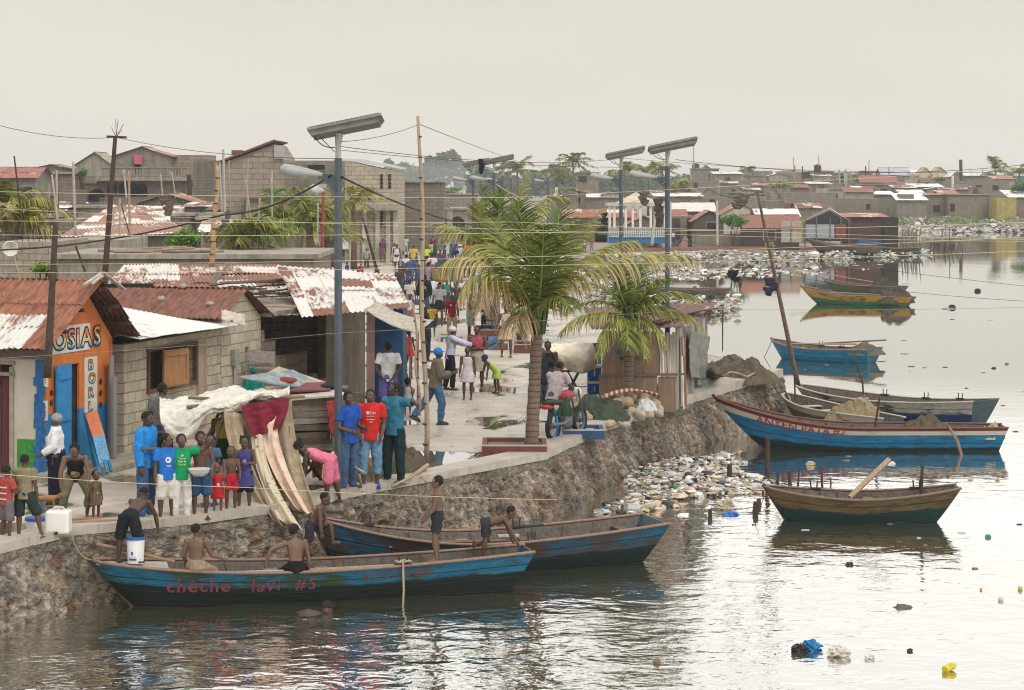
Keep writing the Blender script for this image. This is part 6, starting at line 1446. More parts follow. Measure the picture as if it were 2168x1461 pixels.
pp(160, 1098, 1.42, 170, 'girl in a dark print tee bending over the white water jug', SK2, 'tank', (.02, .02, .022), 'capri', (.16, .14, .08), 'tied', child=.15, lean=42, head=(25, 10), la=((-.25, .35, -1), (.1, .3, -1)), ra=((.3, .3, -1), (-.05, .15, -1)), ll=((-.45, .35, -1), (.1, -.25, -1)), rl=((.3, .35, -1), (.1, -.25, -1)), deco=(('disc', True, 0, .10, .055, (.35, .2, .06), ''), ('disc', True, .02, .13, .03, (.45, .4, .3), '')))
pp(203, 1102, .80, 130, 'toddler in an oversized brown tee standing alone near the bamboo poles', SK1, 'dress', (.14, .09, .06), None, (.1, .1, .1), 'shaved', child=.21, deco=(('disc', True, .03, .08, .025, (.08, .5, .05), ''),))
pp(309, 1100, 1.72, 110, 'man in a bright blue long sleeved top and ripped jeans', SK3, 'long', (.02, .20, .52), 'trousers', JEAN, 'short', shoes=('sandal', (.08, .08, .1)), head=(15, 10), la=((-.05, -.02, -1), (0, .1, -1)))
pp(343, 1015, 1.74, 20, 'man in a grey tee with his back turned, behind the white tarpaulin', SK3, 'tee', (.13, .12, .13), 'trousers', (.03, .05, .08), 'short', tier=1, head=(10, 30))
pp(352, 1102, 1.38, 150, 'boy in a blue tee with a white round print and white shorts', SK1, 'tee', (.02, .14, .48), 'shorts', (.60, .56, .50), 'short', child=.155, head=(5, -40), deco=(('disc', True, .005, .19, .036, (.65, .65, .68), ''), ('disc', True, .008, .19, .018, (.03, .1, .35), ''), ('rect', True, 0, .125, (.06, .006), (.5, .55, .65), ''), ('rect', True, 0, .11, (.05, .006), (.5, .55, .65), '')))
pp(384, 1100, 1.36, 165, 'boy in a green tee with lettering and white trousers, arms raised to his neighbours', SK1, 'tee', (.01, .26, .10), 'trousers', (.62, .59, .54), 'short', child=.155, la=((-.9, .2, .15), (-.3, .5, .5)), ra=((.95, .1, .2), (.8, .3, .1)), deco=(('text', True, 0, .235, .032, (.65, .65, .6), 'Jill'), ('text', True, 0, .20, .032, (.6, .5, .03), 'Thanks'), ('text', True, 0, .165, .032, (.65, .65, .6), "He's In"), ('text', True, 0, .13, .032, (.6, .5, .03), 'Charge')))
pp(424, 1096, 1.38, 160, 'shirtless boy in blue shorts holding a white basin', SK1, None, None, 'kneeshorts', (.03, .08, .16), 'short', child=.155, la=((-.2, .1, -1), (.25, .55, -.75)), ra=((.25, .1, -1), (-.2, .6, -.7)), head=(10, 0), shoes=('sandal', (.03, .04, .08)))
pp(447, 1068, 1.15, 200, 'small child in blue half hidden behind the boy with the basin', SK1, 'tee', (.06, .12, .2), 'kneeshorts', (.05, .12, .22), 'shaved', child=.17, tier=1, shoes=('shoe', (.02, .06, .25)))
pp(461, 1090, .86, 165, 'toddler in a long red tee with a white print', SK2, 'toddlerdress', (.42, .02, .03), None, None, 'shaved', child=.205, head=(10, 40), la=((-.2, .1, -1), (.2, .5, -.8)), ra=((.2, .1, -1), (-.1, .5, -.8)), deco=(('disc', True, .0, .10, .035, (.5, .42, .38), ''),))
pp(489, 1085, 1.08, 150, 'shirtless small boy in red trunks reaching out his arm', SK1, None, None, 'trunks', (.42, .02, .04), 'shaved', child=.175, head=(5, 30), la=((-.1, .3, -1), (.3, .7, -.6)), ra=((.2, .35, -1), (.1, .7, -.5)))
pp(517, 1080, 1.22, 170, 'girl in a purple tee dress with tied braids, a ring in her hands', SK1, 'dress', (.06, .05, .19), 'shorts', (.015, .015, .02), 'braids', child=.165, head=(20, 0), la=((-.2, .1, -1), (.55, .6, .1)), ra=((.2, .1, -1), (-.55, .6, .1)), deco=(('disc', True, 0, .16, .025, (.3, .28, .35), ''),))
pp(473, 1035, 1.45, 180, 'woman in a yellow and black top in the shade of the stall', SK3, 'tank', (.40, .30, .02), 'skirt', (.015, .04, .02), 'tied', tier=1)
# --- three men at the lamp and others near them
pp(737, 1040, 1.74, 130, 'man in a royal blue tee with his back half turned, next to the lamp post', SK1, 'tee', (.015, .07, .33), 'trousers', JEAN, 'short', head=(15, 30), la=((-.1, .1, -1), (.3, .9, -.1)), ra=((.2, .1, -1), (-.2, .9, -.2)), shoes=('sandal', (.12, .07, .04)), deco=(('rect', False, .0, .27, (.045, .03), (.5, .2, .3), ''), ('rect', False, .02, .21, (.018, .03), (.4, .45, .6), ''), ('rect', False, .02, .16, (.018, .03), (.4, .45, .6), ''), ('rect', False, .02, .11, (.02, .02), (.4, .45, .6), '')))
pp(784, 1031, 1.72, 172, 'young man in a red tee with white print and cut off jeans', SK1, 'tee', (.50, .025, .02), 'capri', (.13, .24, .36), 'short', head=(5, 8), la=((-.15, .0, -1), (.25, .45, -1)), ra=((.15, -.02, -1), (-.2, .35, -1)), shoes=('shoe', (.02, .06, .3)), deco=(('rect', True, 0, .20, (.085, .005), (.6, .55, .5), ''), ('rect', True, 0, .165, (.085, .005), (.6, .55, .5), ''), ('disc', True, .03, .235, .018, (.6, .55, .5), ''), ('rect', True, .0, .235, (.005, .055), (.6, .55, .5), ''), ('text', True, 0, .13, .03, (.6, .55, .5), '////'), ('text', True, -.03, .22, .03, (.6, .55, .5), 'LFS')))
pp(836, 1024, 1.80, 215, 'tall man in a teal shirt and dark trousers with one hand on his hip', SK3, 'polo', (.035, .16, .24), 'trousers', (.012, .03, .035), 'short', head=(0, 35), la=((-.85, .1, .0), (-.7, .7, -.1)), ra=((.55, -.35, -.7), (-.6, .3, -.75)), rl=((.10, .08, -1), (.02, -.05, -1)), shoes=('sandal', (.15, .12, .1)))
pp(822, 884, 1.72, 0, 'man in a white polo shirt seen from behind at the blue kiosk, hands joined behind', SK3, 'polo', (.68, .67, .66), 'kneeshorts', (.12, .10, .28), 'short', la=((-.25, -.12, -1), (.6, -.55, -.8)), ra=((.25, -.12, -1), (-.6, -.55, -.8)), tier=0)
pp(863, 880, .86, 0, 'toddler in a pale tank top seen from behind beside the kiosk', SK1, 'dress', (.35, .32, .34), None, None, 'afro', child=.2, tier=1)
pp(922, 899, 1.72, 78, 'man with a black backpack, olive jacket and blue cap striding right', SK3, 'jacket', (.13, .12, .08), 'trousers', (.05, .12, .21), 'cap', (.02, .16, .48), lean=6, ll=((0, -.55, -1), (0, -.85, -1)), rl=((0, .32, -1), (0, -.10, -1)), ra=((.1, .1, -1), (.05, .9, .25)), la=((-.1, -.2, -1), (0, .4, -1)), shoes=('shoe', (.05, .04, .04)))
pp(953, 826, 1.66, 80, 'man in a pale lilac shirt and white cap reaching out to a child', SK3, 'shirt', (.50, .49, .62), 'trousers', (.015, .018, .025), 'cap', (.62, .6, .62), lean=6, ra=((.1, 1, -.45), (.05, 1, -.25)), la=((-.1, .9, -.5), (0, 1, -.25)), tier=1, shoes=('sandal', (.2, .15, .12)), rl=((.05, .15, -1), (0, -.05, -1)), ll=((-.05, -.1, -1), (0, -.2, -1)))
pp(1010, 826, 1.66, 190, 'woman in a pink tank top and pale skirt with folded arms', SK1, 'tank', (.38, .07, .10), 'skirt', (.40, .35, .30), 'short', la=((-.15, .15, -1), (.85, .5, .05)), ra=((.15, .15, -1), (-.85, .45, .1)), wide=1.12, tier=1, shoes=('sandal', (.15, .06, .05)))
pp(990, 846, 1.30, 188, 'thin girl in a short white top with a denim shirt over one shoulder', SK1, 'dress', (.58, .54, .56), None, None, 'tied', child=.15, tier=1, la=((-.12, -.1, -1), (-.1, .1, -1)))
pp(1052, 833, 1.16, 250, 'child in a lime green dress bending to the puddle', SK1, 'dress', (.36, .50, .10), None, None, 'scarf', (.03, .04, .12), child=.165, lean=55, tier=1, la=((0, .2, -1), (0, .1, -1)), ra=((0, .3, -1), (-.1, .2, -1)), ll=((-.2, .05, -1), (0, -.1, -1)), rl=((.2, .05, -1), (0, -.1, -1)))
pp(1072, 756, 1.60, 185, 'woman in a short flowered dress walking on the open quay', SK1, 'dress', (.52, .36, .27), None, None, 'tied', tier=1, la=((-.3, .0, -1), (-.1, .3, -1)), ra=((.25, .0, -1), (-.1, .4, -1)), ll=((-.12, .1, -1), (0, -.02, -1)), rl=((.1, -.1, -1), (.05, -.1, -1)), shoes=('sandal', (.25, .12, .08)), deco=(('disc', True, .02, .2, .03, (.6, .55, .5), ''), ('disc', True, -.03, .1, .03, (.25, .1, .08), '')))
pp(994, 712, 1.50, 100, 'girl in an orange top and denim shorts with folded arms', SK1, 'tank', (.52, .24, .05), 'shorts', (.22, .32, .38), 'bun', child=.145, tier=1, ra=((.1, .3, -1), (0, .9, .1)), la=((-.1, .3, -1), (0, .9, .0)))
pp(1024, 718, 1.2, 100, 'dark clad person sitting on a planter behind the woman in pink', SK3, 'tee', (.02, .02, .025), 'trousers', (.03, .05, .08), 'short', tier=1, seat=.45, ll=((0, 1, -.1), (0, 0, -1)), rl=((0, 1, -.1), (0, 0, -1)), ra=((.1, .7, -.6), (0, 1, -.1)))
pp(1112, 716, 1.25, 200, 'person in dark clothes crouching among the planters behind the palm trunk', SK3, 'tee', (.16, .10, .09), 'kneeshorts', (.22, .03, .03), 'short', tier=1, seat=.35, ll=((-.2, 1, .1), (0, -.1, -1)), rl=((.2, 1, .1), (0, -.1, -1)))
pp(957, 712, 1.44, 178, 'boy in a dark red jersey with white collar and khaki trousers', SK3, 'tee', (.22, .012, .025), 'trousers', (.30, .21, .12), 'short', child=.145, tier=1, rl=((.08, .1, -1), (0, -.05, -1)), deco=(('disc', True, .03, .24, .02, (.6, .55, .55), ''),))
pp(930, 690, 1.62, 185, 'woman in a grey tee and black skirt carrying a straw basket on her head', SK1, 'tee', (.30, .29, .30), 'mini', (.02, .02, .03), 'short', tier=1, ll=((-.05, .15, -1), (0, -.1, -1)), rl=((.05, -.1, -1), (0, -.25, -1)))
pp(915, 712, 1.15, 355, 'boy in a navy and yellow shirt with a number, seen from behind', SK1, 'tee', (.48, .31, .04), 'kneeshorts', (.03, .05, .1), 'short', child=.165, tier=1, deco=(('text', False, 0, .12, .07, (.15, .12, .1), '12'),))
pp(898, 672, 1.72, 350, 'man in a black hooded top with a print on its back', SK3, 'jacket', (.015, .016, .02), 'trousers', (.05, .08, .12), 'hood', (.012, .012, .015), tier=1, deco=(('disc', False, 0, .16, .04, (.3, .25, .2), ''),))
pp(915, 668, 1.62, 185, 'woman in a white tee next to the one with the basket', SK3, 'tee', (.62, .61, .62), 'skirt', (.45, .45, .47), 'short', tier=1)
pp(911, 618, 1.6, 190, 'person with a pink headscarf behind the woman in white', SK3, 'tee', (.14, .12, .12), 'skirt', (.1, .1, .12), 'scarf', (.5, .22, .22), tier=2)
pp(868, 668, 1.45, 10, 'person in a cream top behind the bamboo pole', SK3, 'tee', (.55, .52, .46), 'skirt', (.25, .24, .22), 'short', tier=1)
pp(866, 780, 1.12, 20, 'child in a loose red dress running by the bamboo pole', SK1, 'dress', (.50, .05, .03), None, None, 'afro', child=.17, tier=1, ll=((-.05, .3, -1), (0, -.5, -1)))
pp(868, 690, 1.2, 200, 'child in a white top beside the awning pole', SK3, 'tank', (.55, .55, .62), 'shorts', (.3, .1, .1), 'short', child=.16, tier=1)
pp(905, 765, 1.45, 80, 'man behind the awning tip in dark clothes', SK3, 'long', (.03, .03, .035), 'trousers', (.02, .03, .05), 'short', tier=1, la=((-.1, -.2, 1), (0, .1, 1)))
pp(966, 668, 1.35, 190, 'bare chested youth behind the boy in the dark red jersey', SK3, None, None, 'kneeshorts', (.03, .05, .06), 'short', tier=1)
pp(946, 660, 1.35, 190, 'girl in a green top carrying a bag behind the basket woman', SK3, 'tank', (.02, .25, .18), 'skirt', (.05, .05, .06), 'short', tier=1)
pp(978, 655, 1.3, 150, 'person in white by the frond tips', SK3, 'tee', (.5, .5, .52), 'skirt', (.35, .33, .32), 'short', tier=2)
far = [(810, 556, 1.62, 185, 'tank', (.12, .03, .14), 'skirt', (.16, .08, .06), 'short', 'woman in a purple top and brown wrap with a hand on her hip'), (820, 551, 1.5, 190, 'shirt', (.28, .40, .12), 'trousers', (.08, .09, .05), 'cap', 'man in a light green shirt beside the woman in purple'),
 (835, 564, 1.5, 190, 'dress', (.58, .58, .60), None, None, 'short', 'woman in a white dress in the street'), (795, 552, 1.5, 170, 'tee', (.22, .19, .07), 'trousers', (.05, .05, .06), 'short', 'person in an olive shirt by the street door'),
 (903, 572, 1.5, 185, 'tee', (.45, .60, .06), 'mini', (.05, .03, .04), 'short', 'girl in a lime yellow tee and dark skirt in the street'), (921, 560, 1.6, 100, 'shirt', (.01, .07, .07), 'trousers', (.02, .025, .04), 'short', 'man in a dark teal shirt walking in the street'),
 (932, 580, 1.4, 190, 'tank', (.14, .03, .16), 'skirt', (.02, .12, .1), 'wrap', 'woman in a purple top and headwrap in the street'), (917, 540, 1.5, 180, 'tank', (.5, .04, .15), 'skirt', (.3, .03, .05), 'short', 'woman in bright pink before the arcade'),
 (987, 556, 1.5, 180, 'tee', (.58, .14, .03), 'skirt', (.2, .1, .08), 'short', 'person in an orange tee below the palm fronds'), (962, 556, 1.5, 180, 'tee', (.03, .05, .2), 'trousers', (.03, .03, .05), 'short', 'person in a navy tee left of the orange one'),
 (884, 612, 1.55, 100, 'dress', (.03, .07, .2), None, None, 'short', 'woman in a long navy dress right of the bamboo pole'), (861, 598, 1.5, 180, 'tee', (.62, .6, .6), 'skirt', (.3, .32, .36), 'wrap', 'woman in white with a white headwrap left of the bamboo pole'), (853, 580, 1.35, 175, 'tank', (.3, .25, .3), 'skirt', (.2, .3, .4), 'short', 'woman with a pale blue bag in the street'),
 (860, 628, 1.6, 175, None, None, 'trousers', (.05, .06, .2), 'short', 'bare chested man in blue trousers behind the bamboo pole'), (859, 540, 1.4, 180, 'tee', (.5, .52, .55), 'trousers', (.3, .3, .35), 'short', 'person in pale grey near the pink awning'),
 (735, 584, 1.15, 120, 'tee', (.02, .10, .4), 'trousers', (.02, .05, .2), 'short', 'seated youth in blue by the far wall'), (752, 588, 1.05, 180, 'tee', (.02, .02, .03), 'trousers', (.03, .03, .04), 'short', 'seated youth in black with a yellow number'), (764, 586, 1.05, 200, 'tee', (.4, .03, .02), 'trousers', (.03, .03, .04), 'short', 'seated child in red by the far wall'), (798, 590, .95, 180, 'tee', (.12, .12, .2), 'trousers', (.05, .05, .07), 'short', 'small child seated alone behind the leaning dark pole'),
 (704, 580, 1.4, 180, 'tee', (.2, .08, .08), 'skirt', (.12, .05, .05), 'short', 'woman in brown red beside the nearest lamp post'), (1237, 535, 1.3, 180, 'tank', (.6, .58, .58), 'shorts', (.1, .1, .12), 'short', 'youth in a white vest on the far plaza'), (1252, 531, 1.1, 180, 'tee', (.5, .03, .05), 'shorts', (.15, .2, .4), 'short', 'child in red and blue on the far plaza'),
 (1398, 525, 1.5, 200, None, None, 'kneeshorts', (.3, .33, .4), 'short', 'bare chested youth before the blue pavilion base'), (1425, 523, 1.6, 150, 'tank', (.6, .6, .62), 'skirt', (.04, .06, .15), 'cap', 'woman in a white vest and teal cap right of the rightmost lamp'), (1465, 522, 1.3, 160, 'tee', (.02, .02, .02), 'skirt', (.02, .02, .02), 'short', 'person in black by the dark doorway on the plaza'),
 (776, 570, 1.3, 185, 'tee', (.3, .28, .25), 'trousers', (.06, .05, .05), 'short', 'person in beige beside the small street palm'), (1000, 600, 1.5, 180, 'tee', (.45, .1, .1), 'trousers', (.04, .05, .1), 'short', 'person in red seen through the left palm fronds'), (958, 606, 1.5, 180, 'tee', (.05, .06, .12), 'skirt', (.06, .08, .14), 'short', 'woman in navy under the left palm fronds')]
for i, (x, y, h, yw, tp, tcol, bt, bcol, hr_, lb) in enumerate(far):
 sitting = 'seated' in lb
 pp(x, y, h, yw, lb, (SK1, SK3)[i % 2], tp, tcol, bt, bcol, hr_, tier=2, seat=.25 if sitting else None, z=-.65 if x > 1200 else 0.0, ll=((-.1, .9, .2), (0, 0, -1)) if sitting else ((-.08, .1, -1), (0, -.1, -1)), rl=((.1, .9, .2), (0, 0, -1)) if sitting else ((.06, -.08, -1), (0, -.15, -1)))
rc_ = random.Random(17)
for i in range(22):
 x = rc_.uniform(838, 1000); y = rc_.uniform(548, 640); tc_ = rc_.choice(((.6, .58, .56), (.35, .05, .04), (.04, .1, .3), (.5, .4, .08), (.05, .05, .06), (.3, .2, .3), (.1, .25, .12), (.5, .2, .2)))
 pp(x, y, rc_.uniform(1.2, 1.68), rc_.choice((0, 10, 170, 180, 195, 90, 270)), 'one of the many people crowding the far end of the street', (SK1, SK3)[i % 2], rc_.choice(('tee', 'tank', 'dress', 'tee')), tc_, rc_.choice(('trousers', 'skirt', 'shorts')), rc_.choice(((.05, .05, .07), (.3, .25, .2), (.06, .1, .2))), 'short', tier=2, ll=((-.1, rc_.uniform(-.1, .3), -1), (0, -.15, -1)), group='crowd at the far end of the street')
pp(545, 862, 1.32, 170, 'person in a teal hood looking out beside the grey plank gate', SK3, 'long', (.01, .20, .15), 'skirt', (.02, .05, .05), 'hood', (.01, .18, .15), tier=1, loc=(Q(537, 862, 45.3).x, 45.3, 0))
# --- on the boats
def at_b(bt, f, y, z, hz=None):
 t0, T, pt, bvh, hull = bt; p = pt(f, 1); return T @ Vector((pt(f, 1).x, y * p.y, p.z + z))
pp(0, 0, 1.38, 20, 'boy in soaked black shorts bending on the bow over a white bucket', SK3, None, None, 'kneeshorts', (.014, .017, .02), 'shaved', child=.15, lean=62, head=(20, 0), la=((.1, .35, -1), (.1, .2, -1)), ra=((.3, .5, -1), (.1, .2, -1)), ll=((-.25, .0, -1), (-.05, -.05, -1)), rl=((.25, .1, -1), (.1, -.1, -1)), loc=at_b(b1, .085, 0, .0))
pp(0, 0, 1.35, 8, 'boy in khaki shorts sitting on the rail with his bare back turned', SK2, None, None, 'kneeshorts', (.26, .20, .13), 'shaved', child=.155, seat=.08, ll=((-.3, .9, -.5), (0, .1, -1)), rl=((.4, .9, -.4), (.1, .2, -1)), la=((-.25, .1, -1), (.1, .5, -.7)), ra=((.35, .3, -1), (.75, .6, -.35)), head=(5, 25), loc=at_b(b1, .228, -.9, .0))
pp(0, 0, 1.40, 340, 'boy in wet black shorts sitting on the rail with one arm stretched back', SK2, None, None, 'kneeshorts', (.012, .012, .014), 'short', child=.155, seat=.06, lean=10, ll=((-.3, .9, -.4), (0, .1, -1)), rl=((.3, .9, -.3), (0, .2, -1)), la=((-.95, .0, -.35), (-.35, .1, -1)), ra=((.25, .0, -1), (.05, .0, -1)), head=(5, 50), loc=at_b(b1, .448, -.9, .0))
pp(0, 0, 1.25, 95, 'boy in dark trunks climbing aboard with one knee raised', SK1, None, None, 'trunks', (.03, .03, .035), 'shaved', child=.165, lean=28, ll=((-.1, .95, .15), (0, .15, -1)), rl=((.1, -.1, -1), (0, -.5, -1)), la=((-.1, .2, -1), (0, .3, -1)), ra=((.15, .1, -1), (0, .1, -1)), head=(15, 0), loc=at_b(b1, .497, .6, -.05))
pp(0, 0, 1.35, 268, 'boy in dark trunks standing on the long boat with his hands held in front', SK2, None, None, 'trunks', (.025, .028, .035), 'short', child=.155, la=((-.1, .25, -1), (.15, .6, -.75)), ra=((.1, .25, -1), (-.1, .65, -.8)), head=(0, 0), ll=((-.05, .12, -1), (0, -.10, -1)), rl=((.05, .05, -1), (0, -.1, -1)), loc=at_b(b1, .772, -.7, .0))
pp(0, 0, 1.18, 88, 'small boy in dark trunks crouched over the stern of the long boat', SK1, None, None, 'trunks', (.03, .03, .035), 'shaved', child=.17, lean=78, head=(5, 0), la=((-.1, .3, -1), (0, .4, -1)), ra=((.15, .6, -1), (.1, .5, -1)), ll=((-.08, .2, -1), (0, -.9, -.4)), rl=((.1, .0, -1), (0, -.15, -1)), loc=at_b(b1, .895, .1, -.12))
pp(700, 1068, 1.45, 275, 'girl in a pink sleeveless dress bending down to the moored boat', SK3, 'tank', (.62, .16, .24), 'shorts', (.60, .16, .24), 'bun', child=.15, lean=72, head=(35, 10), la=((0, .15, -1), (-.05, .1, -1)), ra=((0, .3, -1), (.05, .1, -1)), ll=((-.12, .1, -1), (0, .05, -1)), rl=((.12, -.15, -1), (.05, -.25, -1)), z=-.10)
# swimmer
mb = MB(); q = P(692, 1297, WZ); t = thing('person', 'swimmer whose dark head breaks the water below the long blue boat', 'person', q)
mb.ell((0, 0, .05), (.085, .10, .11), None, 12, 9); mb.tube([(0, 0, -.12), (0, 0, 0)], [.05, .05], 8); mb.tube([(-.55, .05, -.06), (-.3, .0, -.03), (0, 0, -.10)], [.03, .09, .10], 8); mb.ell((0, -.09, .03), (.02, .03, .03)); o = mb.build('body', mSkin(SK3), t, local=True, smooth=True); md = o.modifiers.new('r', 'REMESH'); md.mode = 'VOXEL'; md.voxel_size = .012; md.use_smooth_shade = True
mb = MB(); mb.ell((0, .01, .075), (.09, .105, .10), None, 12, 9); mb.build('hair', mPaint((.012, .01, .009), 'hair', .9, .3, 60), t, local=True, smooth=True)
# man on the motorcycle and companions
pp(1172, 925, 1.66, 30, 'man in a pale pink tee straddling the motorcycle', SK3, 'tee', (.42, .35, .36), 'trousers', (.09, .09, .11), 'short', tier=0, seat=.82, lean=22, ll=((-.35, .6, -.9), (0, -.1, -1)), rl=((.35, .7, -.8), (0, -.05, -1)), la=((-.1, .5, -.8), (0, 1, -.3)), ra=((.2, .5, -.9), (.1, .9, -.5)), head=(15, 10), shoes=('sandal', (.1, .07, .06)))
pp(1148, 880, 1.55, 150, 'person in black leaning behind the big palm trunk', SK3, 'tee', (.02, .02, .025), 'trousers', (.05, .05, .06), 'short', tier=1, la=((-.8, 0, -.6), (.6, .3, -.6)))
pp(1160, 868, 1.62, 170, 'dark haired person standing between the palm trunk and the beige tarpaulin', SK3, 'tank', (.02, .02, .02), 'skirt', (.06, .05, .05), 'short', tier=1)
# ================================================================ props
rp_ = random.Random(21)
def drape(name, label, cat, TL, TR, BL, BR, mat, folds=5, depth=.05, nu=28, nv=20, parent=None, group=None, sag=0.0, seed=1, thick=.012, wr=.03):
 TL, TR, BL, BR = map(Vector, (TL, TR, BL, BR)); nrm = (TR - TL).cross(BL - TL).normalized()
 def fn(u, v):
  p = TL.lerp(TR, u).lerp(BL.lerp(BR, u), v ** 1.9); p.z = TL.lerp(TR, u).z * (1 - v) + BL.lerp(BR, u).z * v; p = p + nrm * (depth * math.sin(u * folds * 2 * PI + 1.3 * math.sin(v * 3 + seed)) * (.35 + .65 * v) + wr * fbm((u * 5 + seed, v * 5, seed)))
  p.z -= sag * 4 * u * (1 - u) * (1 - v * .5); return p
 mb = MB(); mb.grid(fn, nu, nv); o = mb.build(name, mat, parent, smooth=True, solid=thick)
 if parent is None: tag(o, label, cat, group)
 return o
# ---- market stall of planks with cloths
st = thing('market_stall', 'rickety market stall of weathered planks on legs next to the lamp post', 'stall', P(660, 1040))
Yb = 36.6
def QB(x, y, d=0.0): return Q(x, y, Yb + d)
for i in range(8):
 y = 852 + i * 14; mb = MB(); a, b_ = QB(612 + rp_.uniform(-4, 2), y + rp_.uniform(-2, 2)), QB(702 + rp_.uniform(-6, 8), y - 3 + rp_.uniform(-3, 3), .3)
 mb.beam(a, b_, .025, .105, up=(0, 0, 1)); v_ = [(q.x, q.y, q.z) for q in mb.v]
 mb.build('plank', mWood(((.17, .12, .085), (.24, .19, .14), (.12, .085, .06), (.32, .28, .22))[rp_.randrange(4)], 'stall_plank', (3, 3, 14)), st)
for i in range(4):
 y = 860 + i * 26; mb = MB(); mb.beam(QB(702, y, .3), QB(716, y - 12, 1.3), .02, .2); mb.build('plank', M_PLANK, st)
for (x0, y0, x1, y1, d) in ((694, 845, 698, 1036, .3), (616, 850, 624, 1050, 0), (700, 955, 640, 1010, .4), (622, 985, 704, 978, .2), (716, 850, 716, 1010, 1.2), (640, 960, 690, 1030, .6)):
 mb = MB(); mb.beam(QB(x0, y0, d), QB(x1, y1, d), .055, .055); mb.build('leg', M_STICK, st)
mb = MB(); mb.box(QB(657, 905, .75), (.66, .3, .80)); mb.build('shade_backing', M_DARK, st)  # dark box added behind the planks so the gaps look shaded
def rf(x0, y0, x1, y1, x2, y2, x3, y3, d0, d1, mat, nm='roof_board'):
 m_ = MB(); m_.prism([Q(x0, y0, Yb + d0), Q(x1, y1, Yb + d0 + .2), Q(x2, y2, Yb + d1 + .2), Q(x3, y3, Yb + d1)], (0, 0, .03)); return m_.build(nm, mat, st)
rf(600, 850, 735, 838, 690, 815, 560, 822, -.1, 1.3, mPaint((.42, .39, .34), 'roof_board', .8, .3)); rf(508, 800, 600, 818, 700, 828, 620, 786, .2, 1.4, mPaint((.24, .28, .30), 'grey_blue_sheet', .7, .5, 5)); rf(560, 796, 640, 812, 690, 812, 590, 779, .9, 1.6, mPaint((.42, .34, .24), 'card_board', .9, .3)); rf(590, 832, 700, 828, 690, 812, 640, 815, .3, 1.2, mPaint((.16, .05, .06), 'maroon_scrap', .9, .4))
for (x, y, c, lb) in ((606, 806, (.25, .05, .04), 'red scrap of cloth on the stall roof'), (700, 818, (.03, .03, .03), 'black bundle on the stall roof near the lamp post'), (722, 822, (.14, .12, .10), 'grey bundle at the right end of the stall roof')):
 mb = MB(); mb.ell(Q(x, y, Yb + .8), (.16, .14, .06), jit=.25, rr=rp_); tag(mb.build('rag_bundle', mFabric(c), smooth=True), lb, 'bundle')
M_WTARP = mFabric((.60, .57, .50), 5); M_BEIGE = mFabric((.36, .28, .19), 6); M_PEACH = mFabric((.60, .44, .34), 6)
# white tarpaulin sagging over poles
def tf(u, v):
 x = 338 + 275 * u; ytop = 852 - 26 * u + 7 * math.sin(u * 9); 
 if v < .45:
  k = v / .45; Yq = 37.0 - 1.7 * k; y = ytop - 10 + (24 - 8 * u) * k
 else:
  k = (v - .45) / .55; Yq = 35.3 - .12 * k; y = ytop + 14 - 8 * u + k * (62 - 78 * u + 12 * math.sin(u * 14)); x = x + k * (1 - u) * 26 * k - k * 6 * u
 p = Q(x, y, Yq); p += Vector((0, -.10 * math.sin(k * PI) if v > .45 else 0, 0)); return p + Vector((0, .05 * fbm((u * 7, v * 5, 1)), .05 * fbm((u * 8, v * 6, 4)) + .035 * (.5 - abs(fbm((u * 26, v * 16, 9))))))
mb = MB(); mb.grid(tf, 110, 46); tag(mb.build('white_tarpaulin', M_WTARP, smooth=True, solid=.012), 'crumpled white tarpaulin sagging over the poles of the stall', 'tarpaulin')
for a, b_, r_, lb in ((Q(395, 862, 35.2), Q(560, 846, 35.6), .032, 'dark pole lying over the white tarpaulin, lower end at left'), (Q(470, 850, 36.0), Q(645, 838, 36.3), .036, 'long bamboo pole resting on top of the white tarpaulin'), (Q(400, 842, 36.1), Q(520, 848, 35.4), .028, 'brown stick lying across the middle of the white tarpaulin')):
 mb = MB(); mb.tube([a, b_], r_, 8); tag(mb.build('roof_pole', M_BAMB if r_ > .033 else M_PLANK), lb, 'pole')
for i, (a, b_, lb) in enumerate(((Q(478, 870, 35.2), P(420, 1040, 0), 'left post under the white tarpaulin behind the children'), (Q(612, 845, 35.6), P(610, 1065, 0), 'right post under the maroon cloth'), (Q(470, 860, 36.0), Q(425, 960, 35.6), 'slanting pole bracing the white tarpaulin'))):
 mb = MB(); mb.tube([a, b_], .03, 7); tag(mb.build('stall_post', M_PLANK), lb, 'post')
drape('maroon_cloth', 'dark maroon cloth hanging in folds from the stall roof', 'cloth', Q(512, 858, 35.0), Q(612, 842, 35.2), Q(540, 928, 34.9), Q(596, 902, 35.1), mFabric((.17, .02, .035)), folds=2.2, depth=.06, seed=3)
drape('beige_curtain', 'olive beige curtain at the left of the hanging cloths', 'curtain', Q(474, 872, 35.1), Q(512, 875, 35.1), Q(560, 1085, 34.0), Q(600, 1120, 33.4), M_BEIGE, folds=1.6, depth=.05, seed=5)
g = G('flower_print'); vv = g.n('TexVoronoi', Scale=9.0, Vector=g.obj()); n_ = g.noise(g.obj(), 20, 4)
M_FLOWER = g.fin(g.mix(g.ramp(g.math('ADD', vv.outputs[0], g.math('MULTIPLY', n_, .25)), [(.30, 1.), (.36, 0.)]), (.50, .43, .31), (.20, .17, .11)), .9, .1)
drape('patterned_curtain', 'cream curtain with a leafy print trailing over the quay edge', 'curtain', Q(532, 925, 34.95), Q(556, 918, 34.95), Q(590, 1100, 33.7), Q(640, 1122, 33.3), M_FLOWER, folds=1.2, depth=.04, seed=7)
drape('peach_sheet', 'pale peach sheet draped beside the patterned curtain', 'sheet', Q(556, 915, 34.98), Q(584, 880, 35.1), Q(628, 1078, 34.0), Q(658, 1092, 33.7), M_PEACH, folds=1.4, depth=.06, seed=9)
